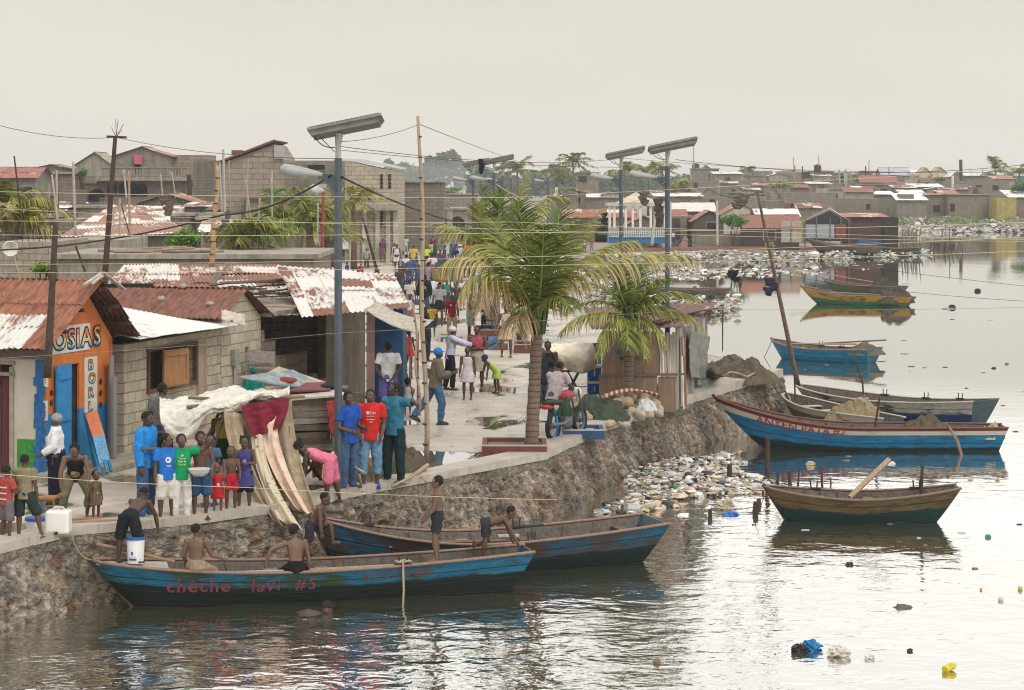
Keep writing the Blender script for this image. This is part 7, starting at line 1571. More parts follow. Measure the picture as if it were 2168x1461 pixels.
drape('tan_curtain', 'wide tan curtain hanging behind the other cloths', 'curtain', Q(500, 872, 35.35), Q(618, 846, 35.4), Q(588, 1080, 34.2), Q(674, 1090, 33.9), mFabric((.30, .23, .155), 6), folds=3.5, depth=.06, seed=11)
drape('red_towel', 'red towel hanging on the side of the stall behind the man in blue', 'towel', Q(694, 850, 36.5), Q(712, 846, 36.8), Q(700, 925, 36.5), Q(712, 920, 36.8), mFabric((.35, .05, .05)), folds=1, depth=.02, seed=2)
drape('yellow_striped_cloth', 'orange and yellow striped cloth hanging under the stall', 'cloth', Q(660, 950, 37.2), Q(684, 950, 37.2), Q(662, 1012, 37.2), Q(682, 1008, 37.2), mFabric((.50, .24, .03)), folds=2, depth=.015, seed=2)
# ---- jugs, buckets, poles, animals
jc = thing('water_jug', 'white plastic water jug standing at the quay edge', 'jug', P(124, 1131))
mb = MB(); mb.box((0, 0, .185), (.36, .28, .35)); o = mb.build('tank', mPaint((.68, .67, .62), 'white_plastic', .35, .06, 6, .05, .5, .1), jc, local=True); md = o.modifiers.new('b', 'BEVEL'); md.width = .045; md.segments = 3
mb = MB(); mb.tube([(0, -.15, .04), (0, -.19, .04)], .025, 10); mb.build('tap', M_DARK, jc, local=True)
mb = MB(); mb.tube([(-.1, 0, .355), (-.06, 0, .40), (.06, 0, .40), (.1, 0, .355)], .016, 6); mb.build('handle', mPaint((.6, .6, .56), 'white_plastic', .4), jc, local=True)
def bucket(label, loc, r=.14, h=.28, body=(.66, .66, .66), lid=(.02, .08, .32), text=True, cat='bucket'):
 t = thing('bucket', label, cat, loc); mb = MB(); mb.tube([(0, 0, 0), (0, 0, h)], [r * .88, r], 18); mb.build('pail', mPaint(body, 'pail', .35, .08, 6, .05, .5, .1), t, local=True, smooth=False)
 mb = MB(); mb.tube([(0, 0, h - .01), (0, 0, h + .035)], [r * 1.07, r * 1.05], 18); mb.build('lid', mPaint(lid, 'lid', .4, .1), t, local=True)
 if text:
  mb = MB()
  for z0, z1, a0, a1 in ((.05, .08, -2.3, -1.3), (.10, .105, -2.1, -1.4), (.13, .18, -1.95, -1.7)):
   vs = [(math.cos(a) * (r * (.88 + .12 * z / h) + .003), math.sin(a) * (r * (.88 + .12 * z / h) + .003), z) for z in (z0, z1) for a in (a0 + (a1 - a0) * k / 6 for k in range(7))]; mb.add(vs, [(k, k + 1, k + 8, k + 7) for k in range(6)])
  mb.build('label_print', mPaint((.04, .10, .30), 'label_ink'), t, local=True)
 return t
pb = at_b(b1, .10, -.05, .02); bucket('white bucket with blue rim on the bow of the long blue boat', pb, .135, .36)
bucket('white tub with a blue lid beside the jug at the left edge', P(78, 1122), .17, .16, text=False)
mb = MB()
q = P(428, 1092); bz = Vector((P(428, 1097).x, P(428, 1097).y - .30, .70)); n_ = 18
mb.tube([bz + Vector((0, 0, 0)), bz + Vector((0, 0, .05)), bz + Vector((0, 0, .10))], [.08, .14, .165], n_, cap=False); mb.tube([bz, bz + Vector((0, 0, .005))], .08, n_); mb.tube([bz + Vector((0, 0, .095)), bz + Vector((0, 0, .108))], [.16, .172], n_); tag(mb.build('basin', mPaint((.55, .53, .48), 'enamel', .4, .1), smooth=False, solid=.006), 'white enamel basin held by the shirtless boy', 'basin')
for a, b_, r_, lb in ((P(82, 1113, .05), P(285, 1103, .05), .045, 'thick bamboo pole lying on the quay behind the jug'), (P(150, 1100, .04), P(385, 1094, .04), .022, 'thin pole lying along the quay edge at the feet of the man in blue'), (Q(205, 1152, 31.9), Q(370, 1190, 31.7), .026, 'wooden pole leaning from the boat bow toward the wall')):
 mb = MB(); mb.tube([a, a.lerp(b_, .5) + Vector((0, 0, .01)), b_], r_, 8); tag(mb.build('quay_pole', mWood((.30, .17, .10), 'brown_pole', (2, 6, 6), .4)), lb, 'pole')
def rope(label, pts, r=.012, mat=None, name='rope', cat='rope'):
 mb = MB(); mb.tube(pts, r, 6); return tag(mb.build(name, mat or M_ROPE, smooth=True), label, cat)
rope('mooring rope hanging from the jug down to the blue bow', [P(124, 1135, .02)] + bez(Q(152, 1133, 30.9), Q(165, 1185, 31.2), Q(195, 1185, 31.5), 10), .012)
rp1 = at_b(b1, .69, -1, .04)
rope('knotted rope hanging from the thole pins of the long blue boat', [rp1 + Vector((-.12, 0, .02)), rp1 + Vector((0, -.04, .05)), rp1 + Vector((.0, -.06, -.02)), rp1 + Vector((.01, -.07, -.40)), rp1 + Vector((0, -.07, -.58)), rp1 + Vector((-.06, -.07, -.66))], .017)
rope('rope coil wound around the thole pins', [rp1 + Vector((math.cos(a) * .13, math.sin(a) * .05, .03 + .012 * (i % 3))) for i, a in enumerate(k * .7 for k in range(28))], .014)
dg = thing('dog', 'small tan dog trotting behind the white jug', 'dog', P(97, 1082))
mb = MB(); mb.tube([(-.15, 0, .19), (-.05, 0, .20), (.08, 0, .20), (.16, 0, .215)], [.045, .048, .055, .035], 10); mb.tube([(.15, 0, .215), (.20, 0, .235)], [.034, .03], 8); mb.ell((.225, 0, .235), (.04, .03, .032)); mb.tube([(.24, 0, .228), (.285, 0, .215)], [.02, .012], 7)
for x, y, k in ((-.14, .03, 1), (-.14, -.03, -1), (.12, .03, -1), (.12, -.03, 1)): mb.tube([(x, y, .19), (x + (-.03 if x < 0 else .01) * 1, y, .11), (x + (.015 if x < 0 else 0) + .03 * k, y, .012), (x + .03 * k + .025, y, .008)], [.026, .015, .010, .009], 7)
for s_ in (-1, 1): mb.tube([(.215, s_ * .025, .255), (.205, s_ * .04, .285)], [.014, .003], 5)
mb.tube([(-.15, 0, .21), (-.20, 0, .26), (-.19, 0, .32), (-.15, 0, .34)], [.012, .008, .006, .004], 6)
o = mb.build('body', mPaint((.30, .15, .06), 'tan_fur', .9, .2, 30), dg, local=True, smooth=True); md = o.modifiers.new('r', 'REMESH'); md.mode = 'VOXEL'; md.voxel_size = .007; md.use_smooth_shade = True
ck = thing('chicken', 'small pale chicken walking on the quay coping below the rocks', 'chicken', P(1325, 915, .14))
mb = MB(); mb.ell((0, 0, .15), (.10, .06, .07)); mb.tube([(.06, 0, .17), (.10, 0, .24)], [.03, .022], 8); mb.ell((.11, 0, .255), .027); mb.tube([(-.08, 0, .16), (-.15, 0, .22)], [.035, .012], 7); mb.tube([(.01, .02, .09), (.01, .02, 0)], .008, 5); mb.tube([(.01, -.02, .09), (.03, -.02, 0)], .008, 5); o = mb.build('body', mPaint((.40, .34, .27), 'feathers', .9, .4, 40), ck, local=True, smooth=True); md = o.modifiers.new('r', 'REMESH'); md.mode = 'VOXEL'; md.voxel_size = .008
mb = MB(); mb.tube([(.13, 0, .253), (.155, 0, .245)], [.009, .002], 5); mb.build('beak', mPaint((.4, .25, .05), 'beak'), ck, local=True)
bs = P(932, 690); mb = MB(); M_ST = mPaint((.36, .24, .10), 'straw', .9, .3, 30); mb.tube([(bs.x, bs.y, 1.60), (bs.x, bs.y, 1.70), (bs.x, bs.y, 2.05)], [.16, .26, .33], 14); tag(mb.build('straw_basket', M_ST), 'tall straw basket balanced on the head of the woman in grey', 'basket')
# ---- fishing nets
def mound(name, label, cat, pts, mat, seed, wr=.2, hgt=1.0, res=72):
 """soft heap over an ellipse: pts = centre, rx, ry, h"""
 c, rx, ry, h_ = pts; mb = MB(); z0 = seed
 def fn(u, v):
  a = u * 2 * PI; r_ = v; e = (1 + .25 * fbm((math.cos(a) * 1.3, math.sin(a) * 1.3, seed))); x, y = math.cos(a) * rx * r_ * e, math.sin(a) * ry * r_ * e
  q = Vector((x * 3.2 + seed, y * 3.2, z0 * .1)); z = h_ * max(0, 1 - r_ * r_) ** .75 * (.75 + .6 * fbm((x * 1.6 / rx * .6 + seed, y * 1.6 / ry * .6, 1))) + wr * (1.1 * (1 - abs(fbm(q))) - .8 + .5 * (1 - abs(fbm(q * 2.7)))) * (1 - r_ ** 3)
  x += .35 * wr * fbm(q * 2 + Vector((9, 0, 0))); y += .35 * wr * fbm(q * 2)
  return (c.x + x, c.y + y, c.z + max(-.01, z))
 mb.grid(fn, res, 26); o = mb.build(name, mat, smooth=True)
 md = o.modifiers.new('w', 'WELD'); md.merge_threshold = .002
 return tag(o, label, cat)
g = G('net'); o_ = g.pos(); a = g.noise(o_, 7, 5, .75); w_ = g.noise(g.mapv(o_, (1, 1, 3)), 22, 4, .8, 2)
g.bump(w_, 1.0, .05); M_NET = g.fin(g.mix(a, g.mix(w_, (.05, .042, .028), (.16, .135, .09)), g.mix(w_, (.12, .10, .065), (.34, .29, .20))), .95, .1)
mound('net_heap', 'grey brown heap of fishing net behind the man in teal', 'fishing net', (P(845, 1000), .55, .7, .62), M_NET, 1)
mound('net_heap', 'tan mesh heap and sacking between the man in red and the lamp post', 'fishing net', (P(755, 1022), .45, .5, .55), mFabric((.20, .15, .09), 12), 2)
mound('net_heap', 'pointed olive net heap with ropes at the quay corner', 'fishing net', (P(1545, 800), .95, 1.6, .55), M_NET, 3)
mound('net_heap', 'second olive net heap lying near the end of the quay corner', 'fishing net', (P(1580, 806), .75, 1.4, .48), M_NET, 4)
mb = MB(); mb.tube([P(1512, 790, 0), P(1514, 790, .62)], [.28, .03], 9); tag(mb.build('net_peak', M_NET, smooth=True), 'peaked canvas cone behind the net heaps at the quay corner', 'net')
T_ = b5[1]; mound('net_heap', 'brown net heap amidships in the bare wooden boat', 'fishing net', (T_ @ Vector((3.2, -.05, .18)), .85, .42, .62), mFabric((.26, .20, .12), 12), 5)
T_ = b4[1]; mound('net_heap', 'tangled pale net on the stern half of the long blue boat at the corner', 'fishing net', (T_ @ Vector((5.2, .0, .28)), .85, .40, .40), M_NET, 6); mound('net_heap', 'small coil of net at the stern end of the long blue boat at the corner', 'fishing net', (T_ @ Vector((6.5, .0, .28)), .38, .36, .34), mFabric((.36, .31, .22), 12), 7)
T_ = b8[1]; mound('net_heap', 'dark round net heap in the green and yellow boat', 'fishing net', (T_ @ Vector((5.0, .0, .15)), 1.0, .6, .85), mFabric((.07, .06, .045), 12), 8)
T_ = b9[1]; mound('net_heap', 'dark net heap in the brown and green boat behind', 'fishing net', (T_ @ Vector((4.0, .0, .15)), 1.0, .6, .9), mFabric((.06, .055, .045), 12), 9)
T_ = b7[1]; mound('net_heap', 'loose net and sticks in the stern of the plain bright blue boat', 'fishing net', (T_ @ Vector((3.6, 0, .30)), .8, .6, .35), M_NET, 10)
for i in range(4): rope(('looped rope lying before the net heap by the men', 'thin rope over the tan mesh heap', 'pale rope strewn over the corner net heaps', 'rope draped down the quay corner wall')[i], [(P(760, 1005, .35), P(765, 1030, .1), P(748, 1025, .05), P(752, 990, .4), P(770, 1000, .45)), (P(830, 1030, .05), P(860, 1015, .12), P(885, 1000, .08), P(900, 1018, .03)), tuple(P(1510 + 18 * k, 792 + 6 * math.sin(k * 2), .35 + .1 * math.sin(k)) for k in range(6)), (P(1590, 806, .1), P(1600, 822, -.2), P(1606, 850, -.6), P(1600, 880, -.9))][i], .025)
mb = MB(); mb.tube([P(868, 1012, .05), P(905, 985, .16)], .04, 8); tag(mb.build('short_log', M_BAMB), 'short log resting on the net heap behind the man in teal', 'log')
# ---- boat gear
def gear(bt, name, label, cat, pts, r, mat=None, sec=6):
 T_ = bt[1]; mb = MB(); mb.tube([T_ @ Vector(p) for p in pts], r, sec); return tag(mb.build(name, mat or M_STICK), label, cat)
gear(b1, 'oar', 'pale oar lying inside the long blue boat', 'oar', ((2.9, .0, .42), (4.9, -.30, .50)), .03, M_BAMB)
gear(b1, 'plank', 'white plank lying on the rail of the long blue boat between the sitting boys', 'plank', ((2.1, -.42, .50), (3.0, -.46, .50)), .035, M_RAILP)
gear(b2, 'oar', 'old oar lying in the weathered boat behind', 'oar', ((1.2, .2, .5), (3.2, -.3, .50)), .028, M_PLANK)
gear(b3, 'propped_stick', 'thick bare stick propped on the rail of the short brown boat', 'stick', ((1.55, -.35, .48), (2.35, .2, 1.12)), .05, M_BAMB)
gear(b3, 'upright_stick', 'thin upright stick near the stern of the short brown boat', 'stick', ((2.95, .3, .35), (2.98, .3, 1.0)), .03)
gear(b4, 'rudder_stick', 'bent brown stick hanging over the side of the long blue boat at the corner', 'stick', ((5.45, -.55, .62), (5.62, -.78, .30), (5.72, -.92, -.12)), .035, mWood((.25, .15, .09), 'rudder'))
gear(b4, 'upright_stick', 'leaning stick standing amidships in the long blue boat at the corner', 'stick', ((3.75, -.2, .3), (3.9, -.2, 1.25)), .028)
gear(b5, 'upright_stick', 'crooked stick standing at the bow of the bare wooden boat', 'stick', ((.35, .1, .5), (.30, .1, 1.15), (.15, .1, 1.55)), .022)
gear(b6, 'upright_stick', 'bent stick standing by the bow of the white boat at the corner', 'stick', ((2.1, .3, .3), (2.05, .3, .9), (1.80, .3, 1.45)), .024)
gear(b7, 'oar', 'oar lying along the plain bright blue boat', 'oar', ((.8, 0, .55), (3.2, .3, .62)), .03, M_BAMB); gear(b7, 'oar', 'second oar sticking out over the stern of the plain bright blue boat', 'oar', ((2.0, .2, .6), (4.3, .4, .80)), .03, M_PLANK)
gear(b8, 'rail_stick', 'pale stick across the green and yellow boat', 'stick', ((1.6, 0, .62), (4.4, .1, .55)), .03, M_BAMB); gear(b9, 'long_pole', 'long pole projecting left from the boat behind the green and yellow one', 'pole', ((-2.2, 0, 1.35), (4.2, 0, .60)), .03, M_BAMB)
mb = MB(); T_ = b2[1]
for i, (x, y) in enumerate(((1.0, .62), (3.15, -.5), (3.9, .35))):
 p = T_ @ Vector((x, y, .62)); m_ = MB(); m_.box(p, (.34, .09, .03), rz=.2 * i); tag(m_.build('cleat_board', mPaint(((.03, .10, .26), (.45, .40, .33), (.03, .06, .05))[i], 'cleat')), ('blue board on the far rail of the weathered boat', 'pale board on the near rail of the weathered boat', 'dark green board on the far rail of the weathered boat')[i], 'board')
# ---- rubbish
def trash_item(mb, p, s, rr):
 c = rr.choices(range(10), (15, 25, 6, 36, 22, 1, 1.2, 1.5, 1, 12))[0]; k = rr.random(); a = rr.uniform(0, 2 * PI)
 if k < .3:
  d = Vector((math.cos(a), math.sin(a), rr.uniform(-.1, .25))) * s; mb.tube([p - d * .6, p + d * .3, p + d * .45, p + d * .7], [s * .24, s * .24, s * .1, s * .1], 6, mi=c)
 elif k < .7: mb.ell(p, (s * rr.uniform(.4, .8), s * rr.uniform(.4, .8), s * rr.uniform(.2, .45)), Matrix.Rotation(a, 3, 'Z'), 6, 4, mi=c, jit=.35, rr=rr)
 else: mb.box(p, (s * rr.uniform(.5, 1.1), s * rr.uniform(.4, .8), s * rr.uniform(.08, .4)), M=Matrix.Rotation(a, 4, 'Z') @ Matrix.Rotation(rr.uniform(-.5, .5), 4, 'X'), mi=c)
def trash(label, fn, n, s0, s1, seed, name='floating_rubbish', cat='rubbish'):
 rr = random.Random(seed); mb = MB()
 for _ in range(n):
  p = fn(rr)
  if p is None: continue
  trash_item(mb, p, rr.uniform(s0, s1) * (2.1 if rr.random() < .06 else 1), rr)
 return tag(mb.build(name, M_TRASH), label, cat, kind='stuff')
def region(poly, zf=lambda x, y, r: WZ + .02, dens=None):
 xs = [p[0] for p in poly]; ys = [p[1] for p in poly]
 def inside(x, y):
  c = False; j = len(poly) - 1
  for i in range(len(poly)):
   if (poly[i][1] > y) != (poly[j][1] > y) and x < (poly[j][0] - poly[i][0]) * (y - poly[i][1]) / (poly[j][1] - poly[i][1]) + poly[i][0]: c = not c
   j = i
  return c
 def fn(rr):
  for _ in range(6):
   x, y = rr.uniform(min(xs), max(xs)), rr.uniform(min(ys), max(ys))
   if inside(x, y) and rr.random() < (dens(x, y) if dens else max(.06, .45 + 1.6 * fbm((x * .02, y * .09, 5)))): q = P(x, y, WZ); q.z = zf(x, y, rr); return q
  return None
 return fn
trash('mass of plastic bottles and rubbish floating against the quay wall', region([(1335, 1000), (1450, 970), (1500, 985), (1640, 1018), (1640, 1045), (1520, 1052), (1400, 1062), (1330, 1045)], lambda x, y, r: WZ + .03 + r.uniform(0, .10) * max(0, 1 - abs(x - 1420) / 140), lambda x, y: .25 + .9 * abs(fbm((x * .03, y * .06, 2)))), 1700, .04, .13, 1)
trash('pale bottles drifting between the quay wall and the weathered boat', region([(1265, 1075), (1340, 1048), (1420, 1058), (1440, 1075), (1330, 1090), (1262, 1088)]), 200, .08, .16, 2)
trash('scattered litter along the foot of the wall toward the corner', region([(1450, 975), (1540, 955), (1590, 965), (1560, 1000), (1480, 1000)]), 90, .06, .15, 3)
trash('rubbish bank on the water beyond the small palm', region([(1215, 570), (1330, 560), (1370, 600), (1480, 622), (1570, 645), (1560, 662), (1440, 672), (1330, 640), (1225, 632)], lambda x, y, r: WZ + .04 + r.uniform(0, .5)), 1900, .08, .26, 4)
trash('broad belt of white rubbish along the far shore', region([(1215, 556), (1300, 545), (1480, 543), (1700, 541), (1890, 538), (1890, 545), (1700, 553), (1560, 558), (1450, 552), (1300, 560), (1200, 566)], lambda x, y, r: WZ + .05 + r.uniform(0, .5)), 1700, .10, .30, 5)
trash('second strip of rubbish drifting before the far shore', region([(1330, 585), (1380, 566), (1500, 568), (1700, 573), (1840, 570), (1700, 584), (1560, 588), (1450, 592)]), 1000, .08, .28, 6)
trash('rubbish around the shore boats and stakes', region([(1640, 540), (1730, 534), (1960, 530), (1975, 541), (1860, 548), (1700, 550)], lambda x, y, r: WZ + .04 + r.uniform(0, .3)), 800, .1, .32, 7)
def fbank(rr):
 u = rr.random(); v = rr.random() ** 2.2 * .45
 if rr.random() > .5 + 1.5 * fbm((u * 14, v * 9, 3)): return None
 if rr.random() < .55: p = Vector(bk(u, v)); p.z += .1; return p
 px = 1880 + u * 700; q = P(px, 490 + rr.uniform(-1, 4) - 2 * u, WZ); q.z = WZ + rr.uniform(0, .45); return q
trash('pale rubbish covering the long bank at the right', fbank, 6500, .15, .42, 8, name='rubbish_bank')
def litter(rr):
 x, y = rr.uniform(250, 1200), rr.uniform(620, 1090); q = P(x, y)
 return q + Vector((0, 0, .01)) if (y < 1090 - max(0, x - 360) * .19 and x > 300 + (1000 - y) * .9) else None
trash('scraps of litter trodden over the damp quay paving', litter, 420, .015, .05, 12, name='ground_litter', cat='litter')
# single floating pieces
def floaty(label, x, y, s, c, kind='bag', cat='litter', name='litter'):
 q = P(x, y, WZ); mb = MB(); s *= .72
 if kind == 'bag': mb.ell(q + Vector((0, 0, s * .25)), (s * .8, s * .55, s * .48), jit=.32, nu=18, nv=12, rr=rp_)
 elif kind == 'tube': mb.tube([q + Vector((-s, .0, .03)), q + Vector((s * .6, .1, .06)), q + Vector((s, .12, .07))], [.05, .05, .03], 8)
 elif kind == 'flat': mb.ell(q, (s, s * .6, .05), jit=.3, nu=16, nv=6, rr=rp_)
 elif kind == 'ball': mb.ell(q + Vector((0, 0, .02)), s * .5)
 return tag(mb.build(name, mPaint(c, 'plastic', .4, .3, 20), smooth=kind == 'ball'), label, cat)
floaty('bright blue crumpled plastic bag floating alone in open water', 1716, 1376, .24, (.01, .16, .38), name='plastic_bag'); floaty('black bag stuck to the bright blue plastic bag', 1693, 1379, .18, (.02, .02, .02), name='plastic_bag'); floaty('white bag floating right of the bright blue one', 1776, 1389, .24, (.55, .52, .46), name='plastic_bag')
floaty('small white scrap right of the floating white bag', 1841, 1394, .1, (.6, .58, .55)); floaty('small dark scrap far right of the white bag', 1926, 1379, .07, (.03, .03, .03)); floaty('yellow tube with a red end floating at the lower right', 2013, 1423, .11, (.55, .45, .02), 'tube', name='plastic_tube')
floaty('flat grey hump floating in the right water', 1910, 1286, .17, (.08, .08, .08), 'flat'); floaty('brown coconut floating near the bottom edge', 1391, 1405, .15, (.16, .11, .06), 'ball', name='coconut', cat='coconut'); floaty('white ball shaped scrap near the right edge', 2119, 1272, .12, (.5, .48, .42), 'ball'); floaty('yellowish scrap at the right edge', 2160, 1249, .11, (.4, .35, .1), 'ball'); floaty('tiny orange scrap near the right edge', 2077, 1250, .06, (.5, .25, .1), 'ball')
floaty('dark scraps below the short brown boat', 1798, 1196, .09, (.02, .02, .02), 'flat'); floaty('deep blue plastic sheet floating left of the short brown boat', 1548, 1090, .22, (.01, .12, .45), 'flat', name='plastic_sheet'); floaty('cream bag clump above the deep blue sheet', 1535, 1078, .3, (.42, .36, .26), 'bag', name='plastic_bag'); floaty('white foam block floating by the weathered boat stern', 1447, 1092, .16, (.7, .69, .66), 'flat'); floaty('pale box floating under the bow of the long boat at the corner', 1716, 985, .16, (.5, .38, .26), 'bag')
floaty('white flat scrap before the long boat at the corner', 1886, 982, .14, (.6, .6, .58), 'flat'); floaty('thin green scrap in the right water', 2092, 1138, .07, (.02, .2, .1), 'flat'); floaty('white pointed scrap in the right water', 2054, 1016, .09, (.5, .5, .5), 'bag'); floaty('yellow scrap in the right water', 2112, 1017, .09, (.4, .35, .15), 'bag'); floaty('dark lump in the far water near the green boat', 2016, 652, .3, (.03, .03, .03), 'bag'); floaty('dark scrap in the far right water', 2070, 617, .3, (.03, .03, .03), 'bag'); floaty('grey lump beside the dark one near the green boat', 2008, 654, .4, (.2, .2, .2), 'flat'); floaty('small dark scrap right of the plain blue boat', 2104, 780, .12, (.04, .04, .04), 'flat'); floaty('second small scrap right of the plain blue boat', 2132, 771, .1, (.15, .13, .1), 'flat')
rr = random.Random(31)
M_SC = [mPaint(c_, 'scrap', .6, .3) for c_ in ((.03, .03, .03), (.4, .38, .33), (.16, .12, .08))]
for i in range(55):
 y = 560 + 700 * rr.random() ** 1.6; x = rr.uniform(1700, 2160); q = P(x, y, WZ); s_ = rr.uniform(.03, .07) * q.y / 45; mb = MB(); mb.ell(q, (s_ * 1.5, s_, .02), jit=.3, nu=6, nv=4, rr=rr); tag(mb.build('floating_scrap', M_SC[rr.randrange(3)]), 'tiny scrap floating in the open water at the right', 'scrap', 'tiny scraps in the open water')
# posts in the water
for (x, yb, yt, r_, lb) in ((1625, 1012, 925, .055, 'tall dark wooden post standing in the rubbish'), (1543, 1014, 983, .06, 'short dark post standing in the rubbish'), (1646, 1022, 998, .03, 'thin stake left of the leaning pair near the brown boat'), (1674, 1028, 998, .045, 'brown stake behind the bow of the brown boat'), (1688, 1030, 993, .025, 'crooked thin stake behind the brown boat'), (1742, 1032, 985, .028, 'leaning stake behind the middle of the brown boat'), (1761, 1024, 1012, .02, 'tiny stake right of the leaning one'), (1596, 1085, 1062, .06, 'stump in the water left of the brown boat bow'), (1610, 1070, 1056, .05, 'second stump close to the brown boat bow'), (1504, 1095, 1078, .045, 'stump beside the deep blue plastic sheet'), (1530, 700, 655, .03, 'lone stick standing in the water behind the hut')):
 q = P(x, yb, WZ); mb = MB(); mb.tube([(q.x, q.y, WZ - .3), (q.x + rp_.uniform(-.04, .06), q.y, HC - (yt - YH) * q.y / FP)], [r_ * 1.1, r_ * .85], 7); tag(mb.build('water_post', M_STICK), lb, 'post')
# ---- hut, tarpaulin, rocks, motorcycle
Yh = 48.6; ht = thing('plywood_hut', 'small windowless plywood hut with net and tin hung on its side', 'hut', P(1350, 870))
hx0, hx1 = (1268 - CX) * Yh / FP, (1431 - CX) * Yh / FP
M_PLY = mWood((.24, .15, .085), 'plywood', (5, 5, .7), .45)
def HQ(x, y, d=0): return Q(x, y, Yh + d)
for (x0, x1, y0, y1, lab) in ((1274, 1334, 700, 794, 1), (1335, 1398, 702, 793, 1), (1268, 1330, 795, 872, 0), (1331, 1392, 796, 872, 0), (1393, 1430, 798, 872, 0)):
 mb = MB(); a, b_ = HQ(x0, y0, .0 + .01 * lab), HQ(x1, y1, .0); mb.box(((a.x + b_.x) / 2, Yh + .01 * lab, (a.z + b_.z) / 2), (b_.x - a.x - .012, .025, a.z - b_.z)); mb.build('wall_panel', M_PLY, ht)
for i, x in enumerate((1401, 1409, 1416, 1423, 1429)):
 mb = MB(); mb.beam(HQ(x - 3, 708 + rp_.uniform(-6, 6), -.01), HQ(x + 1, 798, -.02), .065, .02, up=(0, 1, 0)); mb.build('batten', mWood((.40, .34, .27), 'pale_batten', (6, 6, 1), .3), ht)
mb = MB(); mb.beam(HQ(1268, 796, -.04), HQ(1452, 792, -.04), .04, .05); mb.build('rail', M_PLANK, ht)
rt = HQ(1431, 870); hd = (P(1497, 808) - rt); hd.z = 0; L_ = hd.length; hd.normalize()
for i in range(11):
 c = zup(rt, 0) + hd * (L_ * (i + .5) / 11); hgt = 1.86 - .10 * i / 11 + rp_.uniform(-.06, .03); mb = MB(); mb.box(zup(c, hgt / 2), (L_ / 11 * .93, .03, hgt), rz=math.atan2(hd.y, hd.x)); mb.build('wall_panel' if i else 'corner_board', mWood(((.30, .25, .20), (.42, .38, .32), (.20, .14, .10), (.34, .30, .27))[i % 4], 'side_boards', (6, 6, 1), .35), ht)
mb = MB(); roof_sheet(mb, zup(Vector((hx0 - .15, Yh - .25, 0)), 1.86), zup(rt, 0) + hd * -.1 + Vector((.25, -.15, 1.92)), zup(rt, 0) + hd * (L_ + .3) + Vector((.25, .1, 2.0)), zup(Vector((hx0 - .1, Yh + 5.5, 0)), 2.0), wl=.12, amp=.015, rr=rp_, rows=2, jit=.05); mb.build('roof', M_ROOFD, ht, smooth=True)
mb = MB()
for i in range(5): mb.beam(zup(rt, 1.93 + .03 * i) + hd * rp_.uniform(-.6, .2) + Vector((-.5, 0, 0)), zup(rt, 1.90 + .03 * i) + hd * rp_.uniform(2, L_ + .8) + Vector((.25, -.1, 0)), .05, .03)
mb.build('roof_stick', M_STICK, ht)
mb = MB(); c = zup(rt, 0) + hd * .55 + Vector((.12, -.06, 0)); roof_sheet(mb, c + Vector((0, 0, .02)), c + hd * .42 + Vector((0, 0, .05)), c + hd * .30 + Vector((-.03, 0, 1.6)), c + Vector((-.05, 0, 1.6)), wl=.10, amp=.02, rr=rp_, rows=1, jit=.01); mb.build('tin_strip', M_ROOFM, ht, smooth=True)
def ht_text(body, size, x, y, mat):
 vs, fs = text_mesh(body, size); q = HQ(x, y, -.02); m_ = MB(); m_.add([q + Vector((v.x, -.002, v.y)) for v in vs], fs); m_.build('stencil_lettering', mat, ht)
ht_text('MOTORS S.A.', .115, 1312, 762, mPaint((.07, .05, .035), 'stencil')); ht_text('JONES', .07, 1326, 744, mPaint((.10, .08, .06), 'stencil_faint'))
mb = MB(); mb.box(HQ(1311, 745, -.03), (.12, .01, .12)); mb.build('blue_mark', mPaint((.03, .10, .18), 'blue_mark'), ht)
drape('hanging_net', 'grey green net hanging down the water side of the hut', 'fishing net', Q(1462, 700, 50.5), Q(1502, 712, 53), Q(1468, 800, 50.3), Q(1490, 805, 53), mFabric((.20, .20, .17), 14), folds=2, depth=.07, seed=6, thick=.02)
mb = MB(); mb.beam(Q(1483, 715, 53.5), Q(1490, 832, 53.0), .10, .06); tag(mb.build('blue_post', mPaint((.10, .22, .34), 'blue_plank')), 'light blue plank standing at the outer corner of the hut', 'post')
for i, (y0, y1, lb) in enumerate(((775, 806, 'upper blue and white cooler box left of the hut'), (808, 838, 'lower blue and white cooler box left of the hut'))):
 Yc = 51.5; t = thing('cooler_box', lb, 'cooler', Q(1258, y1, Yc), group='cooler boxes stacked by the hut'); a, b_ = Q(1250, y0, Yc), Q(1268, y1, Yc); mb = MB(); mb.box(((a.x + b_.x) / 2, Yc + .2, (a.z + b_.z) / 2), (.34, .4, (a.z - b_.z) * .98)); mb.build('body', mPaint((.01, .12, .35), 'cooler_blue', .4), t)
 mb = MB(); mb.box(((a.x + b_.x) / 2, Yc + .2, a.z - .02), (.37, .43, .06)); mb.build('lid', M_WHITE, t); mb = MB(); mb.box((a.x + .1, Yc - .02, (a.z + b_.z) / 2), (.03, .03, .12)); mb.build('handle', M_WHITE, t)
mb = MB(); q = P(1258, 845); mb.box((q.x, Q(0, 0, 51.5).y + .2, Q(1258, 838, 51.5).z / 2), (.4, .4, Q(1258, 838, 51.5).z - .01)); tag(mb.build('crate_base', M_PLANK), 'wooden crate under the two cooler boxes', 'crate')
mb = MB(); a = Q(1252, 727, 52.0); mb.box((a.x + .12, 52.1, a.z - .30), (.26, .1, .60)); tag(mb.build('blue_screen', mPaint((.02, .12, .22), 'blue_panel', .6, .3)), 'narrow blue panel between the beige tarpaulin and the hut', 'panel')
